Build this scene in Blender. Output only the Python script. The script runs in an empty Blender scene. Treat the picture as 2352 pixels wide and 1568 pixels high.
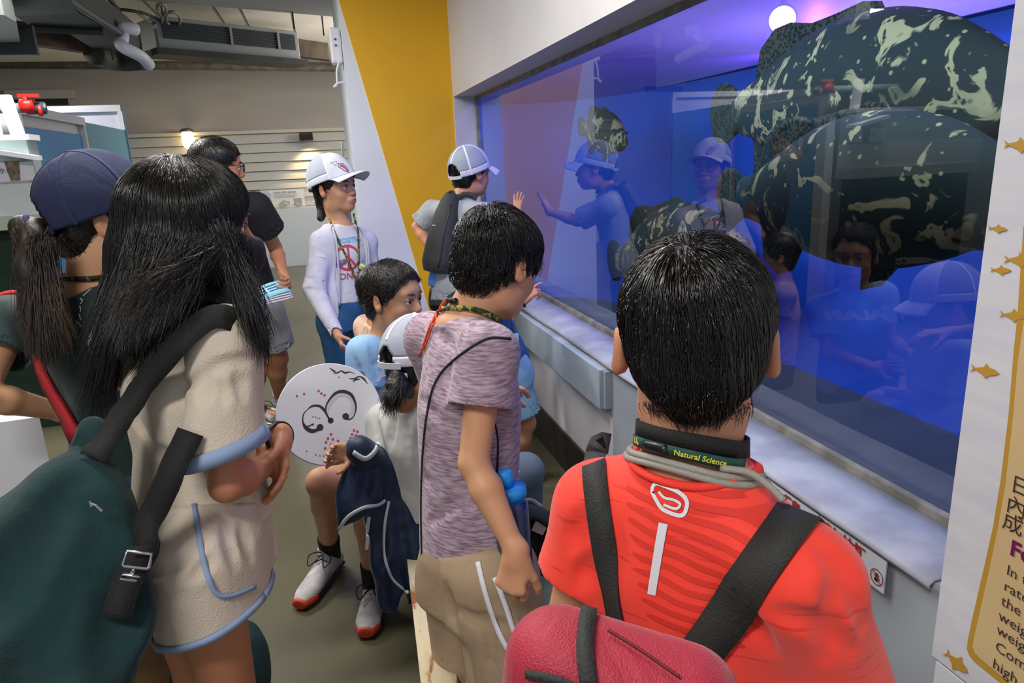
import bpy, math, random
import numpy as np
from mathutils import Vector, Matrix
from mathutils.bvhtree import BVHTree
sc = bpy.context.scene
COL = sc.collection
random.seed(7)
# ------------------------------------------------------------------ camera
H = 1.45                                   # eye height of the phone
FPX = 1590.0
_d = np.array([279., 6066., FPX]); _d /= np.linalg.norm(_d)
_y = np.array([-446., -396., FPX]); _y -= _d * (_y @ _d); _y /= np.linalg.norm(_y)
_z = -_d
_x = np.cross(_y, _z)
RW = np.array([_x, _y, _z])                # rows: world axes in camera axes (x right, y down, z forward)
cam_d = bpy.data.cameras.new('camera'); cam = bpy.data.objects.new('camera', cam_d); COL.objects.link(cam)
cam_d.sensor_width = 36; cam_d.lens = 36 * FPX / 2352; cam_d.clip_start = 0.02
_m = RW @ np.diag([1., -1., -1.])
cam.matrix_world = Matrix([[*_m[0], 0], [*_m[1], 0], [*_m[2], H], [0, 0, 0, 1]])
sc.camera = cam
# ------------------------------------------------------------------ world, light, exposure
W = bpy.data.worlds.new('world'); sc.world = W; W.use_nodes = True
W.node_tree.nodes['Background'].inputs[0].default_value = (0.82, 0.9, 1.0, 1)
W.node_tree.nodes['Background'].inputs[1].default_value = 0.55
sc.view_settings.view_transform = 'Standard'; sc.view_settings.look = 'None'
sc.view_settings.exposure = 0.35; sc.view_settings.gamma = 1.0; sc.view_settings.use_curve_mapping = False
sc.cycles.max_bounces = 6; sc.cycles.diffuse_bounces = 3; sc.cycles.glossy_bounces = 3
sc.cycles.transmission_bounces = 4; sc.cycles.transparent_max_bounces = 8
sc.cycles.caustics_reflective = False; sc.cycles.caustics_refractive = False
sc.cycles.sample_clamp_indirect = 4.0

def area_light(name, loc, target, size, power, color=(1, 1, 1), size_y=None):
    l = bpy.data.lights.new(name, 'AREA'); o = bpy.data.objects.new(name, l); COL.objects.link(o)
    l.energy = power; l.color = color; l.size = size
    if size_y: l.shape = 'RECTANGLE'; l.size_y = size_y
    o.location = loc
    o.rotation_euler = (Vector(target) - Vector(loc)).to_track_quat('-Z', 'Y').to_euler()
    return o
def point_light(name, loc, power, color, r=.05, kind='POINT', target=None, angle=1.2, blend=.6):
    l = bpy.data.lights.new(name, kind); o = bpy.data.objects.new(name, l); COL.objects.link(o)
    l.energy = power; l.color = color; l.shadow_soft_size = r; o.location = loc
    if kind == 'SPOT':
        l.spot_size = angle; l.spot_blend = blend
        o.rotation_euler = (Vector(target) - Vector(loc)).to_track_quat('-Z', 'Y').to_euler()
    return o
LIGHT_GAIN = 1.0
area_light('rear_hall_fill', (1.9, 8.6, 2.3), (-1.5, 10.0, 3.0), 1.2, 48, (1, .95, .86), .8)  # unseen lamp added behind the partition to brighten the far ceiling
for _i, (lx, ly, e) in enumerate([(-1.1, -.3, 46), (-.2, 2.1, 40), (-1.6, 4.4, 78), (-3.2, 7.0, 60), (.0, 9.0, 45)]):
    area_light('ceiling_lamp_light', (lx, ly, 2.86), (lx, ly, 0), 1.2, e * LIGHT_GAIN, (1, .97, .93), .3)
area_light('tank_blue_fill', (1.37, 3.4, 1.975), (3.0, 3.4, .5), 9.0, 88, (.34, .66, 1.0), .22)  # unseen strip added above the opening, lights the tank interior blue
area_light('tank_end_fill', (2.4, -1.1, 1.6), (2.9, 4.5, .9), 1.0, 45, (.25, .55, 1.0))  # unseen lamp added past the window end to light the tank back wall
point_light('tank_purple_fill', (2.4, 3.0, 2.75), 95, (.42, .26, 1.0), .1)  # extra unseen light added to even out the purple above the water
# ------------------------------------------------------------------ pixel -> world helpers
K = H / 1.6
def ray(px, py): return RW @ (np.array([px - 1176., py - 784., FPX]) / FPX)
def at(px, py, dep): return np.array([0, 0, H]) + ray(px, py) * dep
def onx(px, py, x): r = ray(px, py); return np.array([0, 0, H]) + r * x / r[0]
def ony(px, py, y): r = ray(px, py); return np.array([0, 0, H]) + r * y / r[1]
def onz(px, py, z): r = ray(px, py); return np.array([0, 0, H]) + r * (z - H) / r[2]
def A3(*v): return np.array(v, float)
def nrm(v): v = np.asarray(v, float); return v / max(np.linalg.norm(v), 1e-9)
# ------------------------------------------------------------------ materials
def s2l(c):
    if isinstance(c, str):
        c = c.lstrip('#'); c = [int(c[i:i + 2], 16) / 255 for i in (0, 2, 4)]
    return tuple(((v + .055) / 1.055) ** 2.4 if v > .04045 else v / 12.92 for v in c[:3])
class NT:
    def __init__(s, name):
        s.m = bpy.data.materials.new(name); s.m.use_nodes = True; s.t = s.m.node_tree
        s.b = s.t.nodes['Principled BSDF']
    def n(s, typ, **kw):
        nd = s.t.nodes.new(typ)
        for k, v in kw.items():
            if k.startswith('i_'):
                key = k[2:].replace('_', ' ')
                nd.inputs[key].default_value = v
            else: setattr(nd, k, v)
        return nd
    def l(s, a, ao, b, bi): s.t.links.new(a.outputs[ao], b.inputs[bi])
_mc = {}
def mat(name, col, rough=.6, metal=0, col2=None, nscale=8, bump=0, bscale=40, emit=None, estr=0, spec=.5,
        stretch=None, ramp=(.4, .6), coat=0, alpha=1, sheen=0, weave=None, subsurf=0, attr=None, ndetail=4):
    if name in _mc: return _mc[name]
    M = NT(name); b = M.b
    c1 = (*s2l(col), 1)
    b.inputs['Base Color'].default_value = c1
    b.inputs['Roughness'].default_value = rough; b.inputs['Metallic'].default_value = metal
    b.inputs['Specular IOR Level'].default_value = spec
    if coat: b.inputs['Coat Weight'].default_value = coat; b.inputs['Coat Roughness'].default_value = .15
    if sheen: b.inputs['Sheen Weight'].default_value = sheen; b.inputs['Sheen Roughness'].default_value = .4
    if subsurf:
        b.inputs['Subsurface Weight'].default_value = subsurf
        b.inputs['Subsurface Radius'].default_value = (.01, .004, .002)
        b.inputs['Subsurface Scale'].default_value = .6
    if alpha < 1: b.inputs['Alpha'].default_value = alpha
    tc = M.n('ShaderNodeTexCoord'); mp = M.n('ShaderNodeMapping'); M.l(tc, 'Object', mp, 'Vector')
    if stretch: mp.inputs['Scale'].default_value = stretch
    if col2:
        no = M.n('ShaderNodeTexNoise', i_Scale=nscale, i_Detail=ndetail); M.l(mp, 'Vector', no, 'Vector')
        cr = M.n('ShaderNodeValToRGB'); e = cr.color_ramp.elements
        e[0].position, e[1].position = ramp; e[0].color = c1; e[1].color = (*s2l(col2), 1)
        M.l(no, 'Fac', cr, 'Fac'); M.l(cr, 'Color', b, 'Base Color')
    if attr:                       # vertex colours carry the thing's own coloured areas
        va = M.n('ShaderNodeVertexColor', layer_name=attr)
        if col2:
            mx = M.n('ShaderNodeMix', data_type='RGBA', blend_type='MULTIPLY'); mx.inputs[0].default_value = 1
            M.t.links.new(cr.outputs['Color'], mx.inputs[6]); M.t.links.new(va.outputs['Color'], mx.inputs[7])
            M.t.links.new(mx.outputs[2], b.inputs['Base Color'])
        else: M.l(va, 'Color', b, 'Base Color')
    wr = .3 if weave or any(w in name for w in ('tee_', 'shorts', 'jeans', 'top_', 'jacket_w', 'trousers', 'navy', 'denim', 'floral', 'khaki', 'bag_g')) else 0
    if bump or weave or wr:
        last = None
        if wr:
            nw = M.n('ShaderNodeTexNoise', i_Scale=7, i_Detail=3, i_Distortion=1.6); m_w = M.n('ShaderNodeMapping'); m_w.inputs['Scale'].default_value = (1, 1, .55); M.l(tc, 'Object', m_w, 'Vector'); M.l(m_w, 'Vector', nw, 'Vector')
            bw = M.n('ShaderNodeBump', i_Strength=wr, i_Distance=.03); M.l(nw, 'Fac', bw, 'Height'); last = bw
        if bump:
            n2 = M.n('ShaderNodeTexNoise', i_Scale=bscale, i_Detail=5); M.l(mp, 'Vector', n2, 'Vector')
            bp = M.n('ShaderNodeBump', i_Strength=bump, i_Distance=.01); M.l(n2, 'Fac', bp, 'Height')
            if last: M.l(last, 'Normal', bp, 'Normal')
            last = bp
        if weave:
            wv = M.n('ShaderNodeTexVoronoi', i_Scale=weave); M.l(tc, 'Object', wv, 'Vector')
            b2 = M.n('ShaderNodeBump', i_Strength=.35, i_Distance=.002); M.l(wv, 'Distance', b2, 'Height')
            if last: M.l(last, 'Normal', b2, 'Normal')
            last = b2
        M.l(last, 'Normal', b, 'Normal')
    if emit:
        b.inputs['Emission Color'].default_value = (*s2l(emit), 1); b.inputs['Emission Strength'].default_value = estr
    _mc[name] = M.m
    return M.m
# ------------------------------------------------------------------ objects
def link_mesh(name, me, m=None, parent=None, smooth=True):
    o = bpy.data.objects.new(name, me); COL.objects.link(o)
    if m is not None:
        for x in (m if isinstance(m, (list, tuple)) else [m]): me.materials.append(x)
    if parent is not None:
        o.parent = parent
        pl = world_loc(parent)
        # geometry is written in world space; put it back under an unrotated parent
        me.transform(Matrix.Translation(-pl))
    if smooth: me.polygons.foreach_set('use_smooth', [True] * len(me.polygons))
    me.update()
    return o
def pym(name, V, F, m=None, parent=None, smooth=False):
    me = bpy.data.meshes.new(name)
    me.from_pydata([tuple(v) for v in V], [], [tuple(int(i) for i in f) for f in F])
    return link_mesh(name, me, m, parent, smooth)
def npmesh(name, V, Q, m=None, parent=None, smooth=True, colors=None):
    """V (n,3), Q (k,4) or (k,3) numpy"""
    me = bpy.data.meshes.new(name); k = Q.shape[1]
    me.vertices.add(len(V)); me.vertices.foreach_set('co', np.ascontiguousarray(V, np.float32).ravel())
    me.loops.add(Q.size); me.loops.foreach_set('vertex_index', np.ascontiguousarray(Q, np.int32).ravel())
    me.polygons.add(len(Q)); me.polygons.foreach_set('loop_start', np.arange(0, Q.size, k, dtype=np.int32))
    me.update(calc_edges=True)
    if colors is not None:
        ca = me.color_attributes.new('tint', 'FLOAT_COLOR', 'POINT')
        cc = np.ones((len(V), 4), np.float32); cc[:, :3] = colors
        ca.data.foreach_set('color', cc.ravel())
    return link_mesh(name, me, m, parent, smooth)
def tag(o, label=None, cat=None, group=None, kind=None):
    if label: o['label'] = label
    if cat: o['category'] = cat
    if group: o['group'] = group
    if kind: o['kind'] = kind
    return o
def empty(name, loc, label=None, cat=None, group=None):
    o = bpy.data.objects.new(name, None); COL.objects.link(o); o.location = [float(v) for v in loc]; o.empty_display_size = .1
    return tag(o, label, cat, group)
class MB:
    """collects shapes, builds ONE mesh"""
    def __init__(s): s.V = []; s.F = []
    def add(s, V, F):
        o = len(s.V); s.V += [tuple(float(c) for c in v) for v in V]; s.F += [tuple(i + o for i in f) for f in F]; return s
    def box(s, lo, hi, bev=0):
        x0, y0, z0 = lo; x1, y1, z1 = hi
        return s.add([(x0, y0, z0), (x1, y0, z0), (x1, y1, z0), (x0, y1, z0), (x0, y0, z1), (x1, y0, z1), (x1, y1, z1), (x0, y1, z1)],
                     [(0, 3, 2, 1), (4, 5, 6, 7), (0, 1, 5, 4), (1, 2, 6, 5), (2, 3, 7, 6), (3, 0, 4, 7)])
    def obox(s, c, ax, ay, az):      # centre, half-axis vectors
        c = np.array(c, float); ax, ay, az = map(np.array, (ax, ay, az))
        P = [c + a * ax + b * ay + d * az for d in (-1, 1) for a, b in ((-1, -1), (1, -1), (1, 1), (-1, 1))]
        return s.add(P, [(0, 3, 2, 1), (4, 5, 6, 7), (0, 1, 5, 4), (1, 2, 6, 5), (2, 3, 7, 6), (3, 0, 4, 7)])
    def tube(s, pts, r, n=10, cap=True, closed=False):
        pts = [np.array(p, float) for p in pts]; N = len(pts)
        rs = r if hasattr(r, '__len__') else [r] * N
        T = []
        for i in range(N):
            a = pts[i - 1] if (i > 0 or closed) else pts[i]; b = pts[(i + 1) % N] if (i < N - 1 or closed) else pts[i]
            T.append(nrm(b - a))
        u = nrm(np.cross(T[0], (0, 0, 1)) if abs(T[0][2]) < .9 else np.cross(T[0], (1, 0, 0)))
        V = []; F = []
        for i in range(N):
            u = nrm(u - T[i] * (u @ T[i])); v = np.cross(T[i], u)
            for k in range(n):
                a = 2 * math.pi * k / n; V.append(pts[i] + (u * math.cos(a) + v * math.sin(a)) * rs[i])
        for i in range(N if closed else N - 1):
            j = (i + 1) % N
            for k in range(n):
                F.append((i * n + k, i * n + (k + 1) % n, j * n + (k + 1) % n, j * n + k))
        if cap and not closed:
            F.append(tuple(range(n - 1, -1, -1))); F.append(tuple((N - 1) * n + k for k in range(n)))
        return s.add(V, F)
    def lathe(s, c, prof, n=24, axis=(0, 0, 1), ang=(0, 2 * math.pi)):
        c = np.array(c, float); w = nrm(axis); u = nrm(np.cross(w, (0, 1, 0)) if abs(w[1]) < .9 else np.cross(w, (1, 0, 0))); v = np.cross(w, u)
        V = []; F = []
        for (r, z) in prof:
            for k in range(n):
                a = 2 * math.pi * k / n; V.append(c + w * z + (u * math.cos(a) + v * math.sin(a)) * r)
        for i in range(len(prof) - 1):
            for k in range(n): F.append((i * n + k, i * n + (k + 1) % n, (i + 1) * n + (k + 1) % n, (i + 1) * n + k))
        F.append(tuple(range(n - 1, -1, -1))); F.append(tuple((len(prof) - 1) * n + k for k in range(n)))
        return s.add(V, F)
    def prism(s, poly, o, u, v, w):   # polygon (a,b) in plane o+u*a+v*b extruded by vector w
        o, u, v, w = map(lambda q: np.array(q, float), (o, u, v, w)); n = len(poly)
        V = [o + u * a + v * b for a, b in poly] + [o + u * a + v * b + w for a, b in poly]
        F = [tuple(range(n - 1, -1, -1)), tuple(range(n, 2 * n))] + [(i, (i + 1) % n, n + (i + 1) % n, n + i) for i in range(n)]
        return s.add(V, F)
    def ribbon(s, pts, nors, w, t=.0015):   # flat strap: centre line, face normals, width, thickness
        N = len(pts); V = []; F = []; ws = w if hasattr(w, '__len__') else [w] * N
        for i in range(N):
            a = pts[max(i - 1, 0)]; b = pts[min(i + 1, N - 1)]; T = nrm(np.array(b) - np.array(a)); n = np.array(nors[i], float); n = nrm(n - T * (n @ T)); sd = np.cross(T, n)
            p = np.array(pts[i], float); h = ws[i] / 2
            V += [p + sd * h, p + sd * h + n * t, p - sd * h + n * t, p - sd * h]
        for i in range(N - 1):
            for k in range(4): F.append((i * 4 + k, i * 4 + (k + 1) % 4, (i + 1) * 4 + (k + 1) % 4, (i + 1) * 4 + k))
        F += [(3, 2, 1, 0), tuple((N - 1) * 4 + k for k in range(4))]
        return s.add(V, F)
    def sheet(s, G, t=.002):     # grid of points [i][j] solidified along its normals
        G = np.array(G, float); n, m = G.shape[:2]
        du = np.gradient(G, axis=0); dv = np.gradient(G, axis=1); nn = np.cross(du, dv); nn /= np.maximum(np.linalg.norm(nn, axis=2, keepdims=True), 1e-9)
        B = G - nn * t; V = list(G.reshape(-1, 3)) + list(B.reshape(-1, 3)); F = []; o = n * m
        for i in range(n - 1):
            for j in range(m - 1):
                a = i * m + j; F.append((a, a + m, a + m + 1, a + 1)); F.append((o + a, o + a + 1, o + a + m + 1, o + a + m))
        for i in range(n - 1):
            a = i * m; F.append((a, a + o, a + m + o, a + m)); a = i * m + m - 1; F.append((a, a + m, a + m + o, a + o))
        for j in range(m - 1):
            F.append((j, j + 1, j + 1 + o, j + o)); a = (n - 1) * m + j; F.append((a, a + o, a + 1 + o, a + 1))
        return s.add(V, F)
    def build(s, name, m=None, parent=None, smooth=False, bevel=0):
        o = pym(name, s.V, s.F, m, parent, smooth)
        if bevel:
            b = o.modifiers.new('b', 'BEVEL'); b.width = bevel; b.segments = 2; b.limit_method = 'ANGLE'
        return o
def spline(P, n=24):
    P = [np.array(p, float) for p in P]; P = [2 * P[0] - P[1]] + P + [2 * P[-1] - P[-2]]; out = []
    segs = len(P) - 3; per = max(2, n // segs)
    for i in range(segs):
        a, b, c, d = P[i:i + 4]
        for k in range(per):
            t = k / per; out.append(.5 * ((2 * b) + (c - a) * t + (2 * a - 5 * b + 4 * c - d) * t * t + (3 * b - 3 * c + d - a) * t ** 3))
    out.append(P[-2]); return out
# ------------------------------------------------------------------ text
def text_geo(txt, size=1.0, bold=0.0, align='LEFT', spacing=1.0):
    cu = bpy.data.curves.new('t', 'FONT'); cu.body = txt; cu.size = size; cu.align_x = align; cu.resolution_u = 2
    cu.space_line = spacing
    if bold: cu.offset = bold
    o = bpy.data.objects.new('t', cu); COL.objects.link(o)
    dg = bpy.context.evaluated_depsgraph_get(); me = o.evaluated_get(dg).to_mesh()
    V = np.array([v.co[:] for v in me.vertices]); F = [tuple(p.vertices) for p in me.polygons]
    o.evaluated_get(dg).to_mesh_clear(); bpy.data.objects.remove(o); bpy.data.curves.remove(cu)
    return V, F
def flat_text(name, txt, o, u, v, size, m, parent=None, bold=0.0, lift=.0008, align='LEFT', spacing=1.0):
    V, F = text_geo(txt, size, bold, align, spacing); o, u, v = (np.array(q, float) for q in (o, u, v)); n = nrm(np.cross(u, v))
    P = [o + u * a[0] + v * a[1] + n * lift for a in V]
    return pym(name, P, F, m, parent)
def bvh_of(*objs):
    V = []; F = []
    for o in objs:
        mw = Matrix.Translation(world_loc(o)); k = len(V)
        V += [mw @ v.co for v in o.data.vertices]; F += [tuple(i + k for i in p.vertices) for p in o.data.polygons]
    return BVHTree.FromPolygons(V, F)
def world_loc(o):
    p = Vector((0, 0, 0))
    while o is not None: p += o.matrix_basis.translation; o = o.parent
    return p
def hitpx(bvh, px, py, off=.002, dep=1.0):
    r = ray(px, py); h = bvh.ray_cast(Vector((0, 0, H)), Vector(nrm(r)), 30)
    if h[0] is None: return at(px, py, dep), -nrm(r)
    return np.array(h[0]) + np.array(h[1]) * off, np.array(h[1])
def pxstrap(root, bvh, pts, w, m, name='strap', off=.003, t=.002, n=30, dep=1.0, pre=(), post=(), sm=3, mf=0):
    """strap that lies on a surface; pts are seen points, pre/post are world points out of view"""
    P2 = spline([A3(a, b, 0) for a, b in pts], n) if len(pts) > 2 else [A3(*p, 0) for p in pts]; P = []; N = []
    for p in P2: q, nn = hitpx(bvh, p[0], p[1], off, dep); P.append(q); N.append(nn)
    if mf:
        o_ = A3(0, 0, H); D_ = np.array([np.linalg.norm(p - o_) for p in P]); U_ = [nrm(p - o_) for p in P]; Dp = np.pad(D_, mf, 'edge'); D_ = np.array([Dp[i:i + 2 * mf + 1].min() for i in range(len(P))])
        for _ in range(6): D_[1:-1] = np.minimum((D_[:-2] + 2 * D_[1:-1] + D_[2:]) / 4, D_[1:-1] + .002)
        P = [o_ + u * d for u, d in zip(U_, D_)]; nm_ = nrm(sum(N)); N = [nrm(n_ * .3 + nm_) for n_ in N]
    P = [np.array(p) for p in pre] + P + [np.array(p) for p in post]; N = [N[0]] * len(pre) + N + [N[-1]] * len(post); P = np.array(P); N = np.array(N)
    for _ in range(sm): N[1:-1] = (N[:-2] + N[1:-1] * 2 + N[2:]) / 4
    for _ in range(sm // 2): P[1:-1] = (P[:-2] + P[1:-1] * 2 + P[2:]) / 4
    if isinstance(w, tuple): w = list(np.linspace(w[0], w[1], len(P)))
    return MB().ribbon(list(P), list(N), w, t).build(name, m, root, True)
def pxtube(root, bvh, pts, r, m, name, off=.002, n=30, dep=1.0, pre=(), post=()):
    P = [np.array(p) for p in pre] + [hitpx(bvh, p[0], p[1], off, dep)[0] for p in spline([A3(a, b, 0) for a, b in pts], n)] + [np.array(p) for p in post]
    return MB().tube(P, r, 8).build(name, m, root, True)
def subdiv_geo(V, F, maxlen):
    import bmesh
    bm = bmesh.new(); vs = [bm.verts.new(tuple(v) if len(v) == 3 else (v[0], v[1], 0)) for v in V]
    for f in F:
        try: bm.faces.new([vs[i] for i in f])
        except ValueError: pass
    bmesh.ops.triangulate(bm, faces=bm.faces[:])
    for _ in range(4):
        es = [e for e in bm.edges if e.calc_length() > maxlen]
        if not es: break
        bmesh.ops.subdivide_edges(bm, edges=es, cuts=1); bmesh.ops.triangulate(bm, faces=bm.faces[:])
    bm.verts.index_update()
    r = np.array([v.co[:] for v in bm.verts]), [tuple(v.index for v in f.verts) for f in bm.faces]
    bm.free(); return r
def decal(name, geo, o, u, v, bvh, m, parent=None, lift=.0015, sub=.01, depth=.4, thick=0):
    """planar drawing projected along -n onto the cloth it is printed on"""
    V, F = subdiv_geo(*geo, sub)
    o, u, v = (np.array(q, float) for q in (o, u, v)); n = nrm(np.cross(u, v)); P = []
    bad = set()
    for a in V:
        p = o + u * a[0] + v * a[1]
        h = bvh.ray_cast(Vector(p + n * depth / 2), Vector(-n), depth)
        q = p
        if h[0] is not None: q = np.array(h[0]) + n * lift
        else: bad.add(len(P))
        P.append(q)
    F = [f for f in F if not any(i in bad for i in f)]
    return pym(name, P, F, m, parent, True)
def disc_geo(c, r, n=20): 
    return [(c[0] + r * math.cos(2 * math.pi * k / n), c[1] + r * math.sin(2 * math.pi * k / n), 0) for k in range(n)], [tuple(range(n))]
def stroke_geo(pts, w, closed=False):
    pts = [np.array(p[:2], float) for p in pts]; N = len(pts); ws = w if hasattr(w, '__len__') else [w] * N; V = []; F = []
    for i in range(N):
        a = pts[i - 1] if i > 0 or closed else pts[i]; b = pts[(i + 1) % N] if i < N - 1 or closed else pts[i]
        t = (b - a) / max(np.linalg.norm(b - a), 1e-9); nn = np.array([-t[1], t[0]]) * ws[i] / 2
        V += [(*(pts[i] + nn), 0), (*(pts[i] - nn), 0)]
    for i in range(N if closed else N - 1):
        j = (i + 1) % N; F.append((2 * i, 2 * i + 1, 2 * j + 1, 2 * j))
    return V, F
def join_geo(*gs):
    V = []; F = []
    for g in gs:
        k = len(V); V += [tuple(v) for v in g[0]]; F += [tuple(i + k for i in f) for f in g[1]]
    return V, F
# ------------------------------------------------------------------ signed-distance modelling + surface nets
def smin(a, b, k):
    if k <= 0: return np.minimum(a, b)
    h = np.maximum(k - np.abs(a - b), 0) / k
    return np.minimum(a, b) - h * h * k * .25
class Fld:
    FAR = .12
    def __init__(s, lo, hi, h):
        s.lo = np.array(lo, float); s.h = h; s.n = np.maximum(np.ceil((np.array(hi, float) - s.lo) / h).astype(int) + 1, 4)
        s.a = np.full(s.n, s.FAR, np.float32)
        s.ax = [(s.lo[i] + h * np.arange(s.n[i])).astype(np.float32) for i in range(3)]
    def sub(s, lo, hi):
        i0 = np.clip(np.floor((np.array(lo) - s.lo) / s.h).astype(int), 0, s.n); i1 = np.clip(np.ceil((np.array(hi) - s.lo) / s.h).astype(int) + 1, 0, s.n)
        if np.any(i1 <= i0): return None
        sl = tuple(slice(a, b) for a, b in zip(i0, i1))
        X = s.ax[0][sl[0]][:, None, None]; Y = s.ax[1][sl[1]][None, :, None]; Z = s.ax[2][sl[2]][None, None, :]
        return sl, X, Y, Z
    def put(s, sl, d, k, op='u'):
        a = s.a[sl]
        if op == 'u': s.a[sl] = smin(a, d, k)
        elif op == 's': s.a[sl] = -smin(-a, d, k)       # subtract
    def cap(s, a, b, ra, rb=None, k=.02, ax=None, sx=1., op='u', rel=None):
        a = np.array(a, float); b = np.array(b, float); rb = ra if rb is None else rb
        R = max(ra, rb) * max(sx, 1) + k + 2 * s.h
        g = s.sub(np.minimum(a, b) - R, np.maximum(a, b) + R)
        if g is None: return s
        sl, X, Y, Z = g; d = b - a; L2 = max(d @ d, 1e-12)
        t = ((X - a[0]) * d[0] + (Y - a[1]) * d[1] + (Z - a[2]) * d[2]) / L2; t = np.clip(t, 0, 1)
        qx = X - a[0] - t * d[0]; qy = Y - a[1] - t * d[1]; qz = Z - a[2] - t * d[2]
        if ax is not None and sx != 1:
            ax = nrm(ax); m = (qx * ax[0] + qy * ax[1] + qz * ax[2]) * (1 / sx - 1)
            qx = qx + ax[0] * m; qy = qy + ax[1] * m; qz = qz + ax[2] * m
        s.put(sl, (np.sqrt(qx * qx + qy * qy + qz * qz) - (ra + (rb - ra) * t)).astype(np.float32), k, op)
        return s
    def chain(s, P, r, k=.02, ax=None, sx=1., op='u'):
        rs = r if hasattr(r, '__len__') else [r] * len(P)
        sxs = sx if hasattr(sx, '__len__') else [sx] * len(P)
        for i in range(len(P) - 1): s.cap(P[i], P[i + 1], rs[i], rs[i + 1], k, ax, (sxs[i] + sxs[i + 1]) / 2, op)
        return s
    def loft(s, o, f, u, st, k=.02, op='u'):
        """st rows: (t, half_u, half_v, off_u, off_v) along axis f from o; u = width direction"""
        o = np.array(o, float); f = nrm(f); u = nrm(np.array(u, float) - f * (np.array(u, float) @ f)); v = np.cross(f, u); st = np.array([(*r, *([0] * (5 - len(r)))) for r in st], float)
        pts = np.array([o + f * r[0] + u * (r[3] + a * r[1]) + v * (r[4] + b * r[2]) for r in st for a in (-1, 1) for b in (-1, 1)])
        m = k + 3 * s.h + st[:, 1:3].max() * .3; g = s.sub(pts.min(0) - m, pts.max(0) + m)
        if g is None: return s
        sl, X, Y, Z = g; X = X - o[0]; Y = Y - o[1]; Z = Z - o[2]
        T = X * f[0] + Y * f[1] + Z * f[2]; t0, t1 = st[0, 0], st[-1, 0]; Tc = np.clip(T, t0, t1); ti = np.linspace(t0, t1, 200)
        def I(c): 
            y = np.interp(ti, st[:, 0], st[:, c]); kk = 9; yp = np.pad(y, kk, 'edge'); y = np.convolve(yp, np.ones(2 * kk + 1) / (2 * kk + 1), 'valid')
            return np.interp(Tc, ti, y)
        A = I(1); B = I(2); U = X * u[0] + Y * u[1] + Z * u[2] - I(3); V = X * v[0] + Y * v[1] + Z * v[2] - I(4)
        q = np.sqrt((U / A) ** 2 + (V / B) ** 2); q1 = np.sqrt((U / A ** 2) ** 2 + (V / B ** 2) ** 2); d = q * (q - 1) / np.maximum(q1, 1e-6)
        ov = np.abs(T - Tc); d = np.where(ov > 0, np.sqrt(np.maximum(d, 0) ** 2 + ov ** 2) + np.minimum(d, 0) * (ov <= 0), d)
        s.put(sl, d.astype(np.float32), k, op); return s
    def ell(s, c, r, M=None, k=.02, op='u'):
        c = np.array(c, float); r = np.array(r, float); R = r.max() + k + 2 * s.h; g = s.sub(c - R, c + R)
        if g is None: return s
        sl, X, Y, Z = g; X = X - c[0]; Y = Y - c[1]; Z = Z - c[2]
        if M is not None:
            X, Y, Z = (X * M[0, j] + Y * M[1, j] + Z * M[2, j] for j in range(3))
        q0 = np.sqrt((X / r[0]) ** 2 + (Y / r[1]) ** 2 + (Z / r[2]) ** 2); q1 = np.sqrt((X / r[0] ** 2) ** 2 + (Y / r[1] ** 2) ** 2 + (Z / r[2] ** 2) ** 2)
        s.put(sl, (q0 * (q0 - 1) / np.maximum(q1, 1e-6)).astype(np.float32), k, op); return s
    def box(s, c, r, M=None, k=.0, rnd=.01, op='u'):
        c = np.array(c, float); r = np.array(r, float); R = np.linalg.norm(r) + k + rnd + 2 * s.h; g = s.sub(c - R, c + R)
        if g is None: return s
        sl, X, Y, Z = g; X = X - c[0]; Y = Y - c[1]; Z = Z - c[2]
        if M is not None: X, Y, Z = (X * M[0, j] + Y * M[1, j] + Z * M[2, j] for j in range(3))
        dx, dy, dz = (np.abs(v) - (q - rnd) for v, q in zip((X, Y, Z), r))
        o = np.sqrt(np.maximum(dx, 0) ** 2 + np.maximum(dy, 0) ** 2 + np.maximum(dz, 0) ** 2) + np.minimum(np.maximum(dx, np.maximum(dy, dz)), 0) - rnd
        s.put(sl, o.astype(np.float32), k, op); return s
    def cut(s, p, n, k=.0):          # remove everything on the n side of plane
        n = nrm(n); d = ((s.ax[0] - p[0]) * n[0])[:, None, None] + ((s.ax[1] - p[1]) * n[1])[None, :, None] + ((s.ax[2] - p[2]) * n[2])[None, None, :]
        s.a = (-smin(-s.a, -d.astype(np.float32), k)).astype(np.float32); return s
    def grow(s, r): s.a = s.a - r; return s
    def clone(s):
        c = object.__new__(Fld); c.lo, c.h, c.n, c.ax, c.a = s.lo, s.h, s.n, s.ax, s.a.copy(); return c
    def hollow(s, solid, t, openings, depth=.05):
        """carve the cloth open near its openings: (point, outward normal, radius)"""
        for p, n, R in openings:
            g = s.sub(p - R - depth, p + R + depth)
            if g is None: continue
            sl, X, Y, Z = g; d = (X - p[0]) * n[0] + (Y - p[1]) * n[1] + (Z - p[2]) * n[2]; r = np.sqrt(np.maximum((X - p[0]) ** 2 + (Y - p[1]) ** 2 + (Z - p[2]) ** 2 - d * d, 0))
            c = np.maximum(np.maximum(solid.a[sl] + t, -d - depth), r - R); s.a[sl] = np.maximum(s.a[sl], -c).astype(np.float32)
    def shell(s, t):
        s.solid = s.clone(); s.a = np.maximum(s.a, -(s.a + t)); return s
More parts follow.
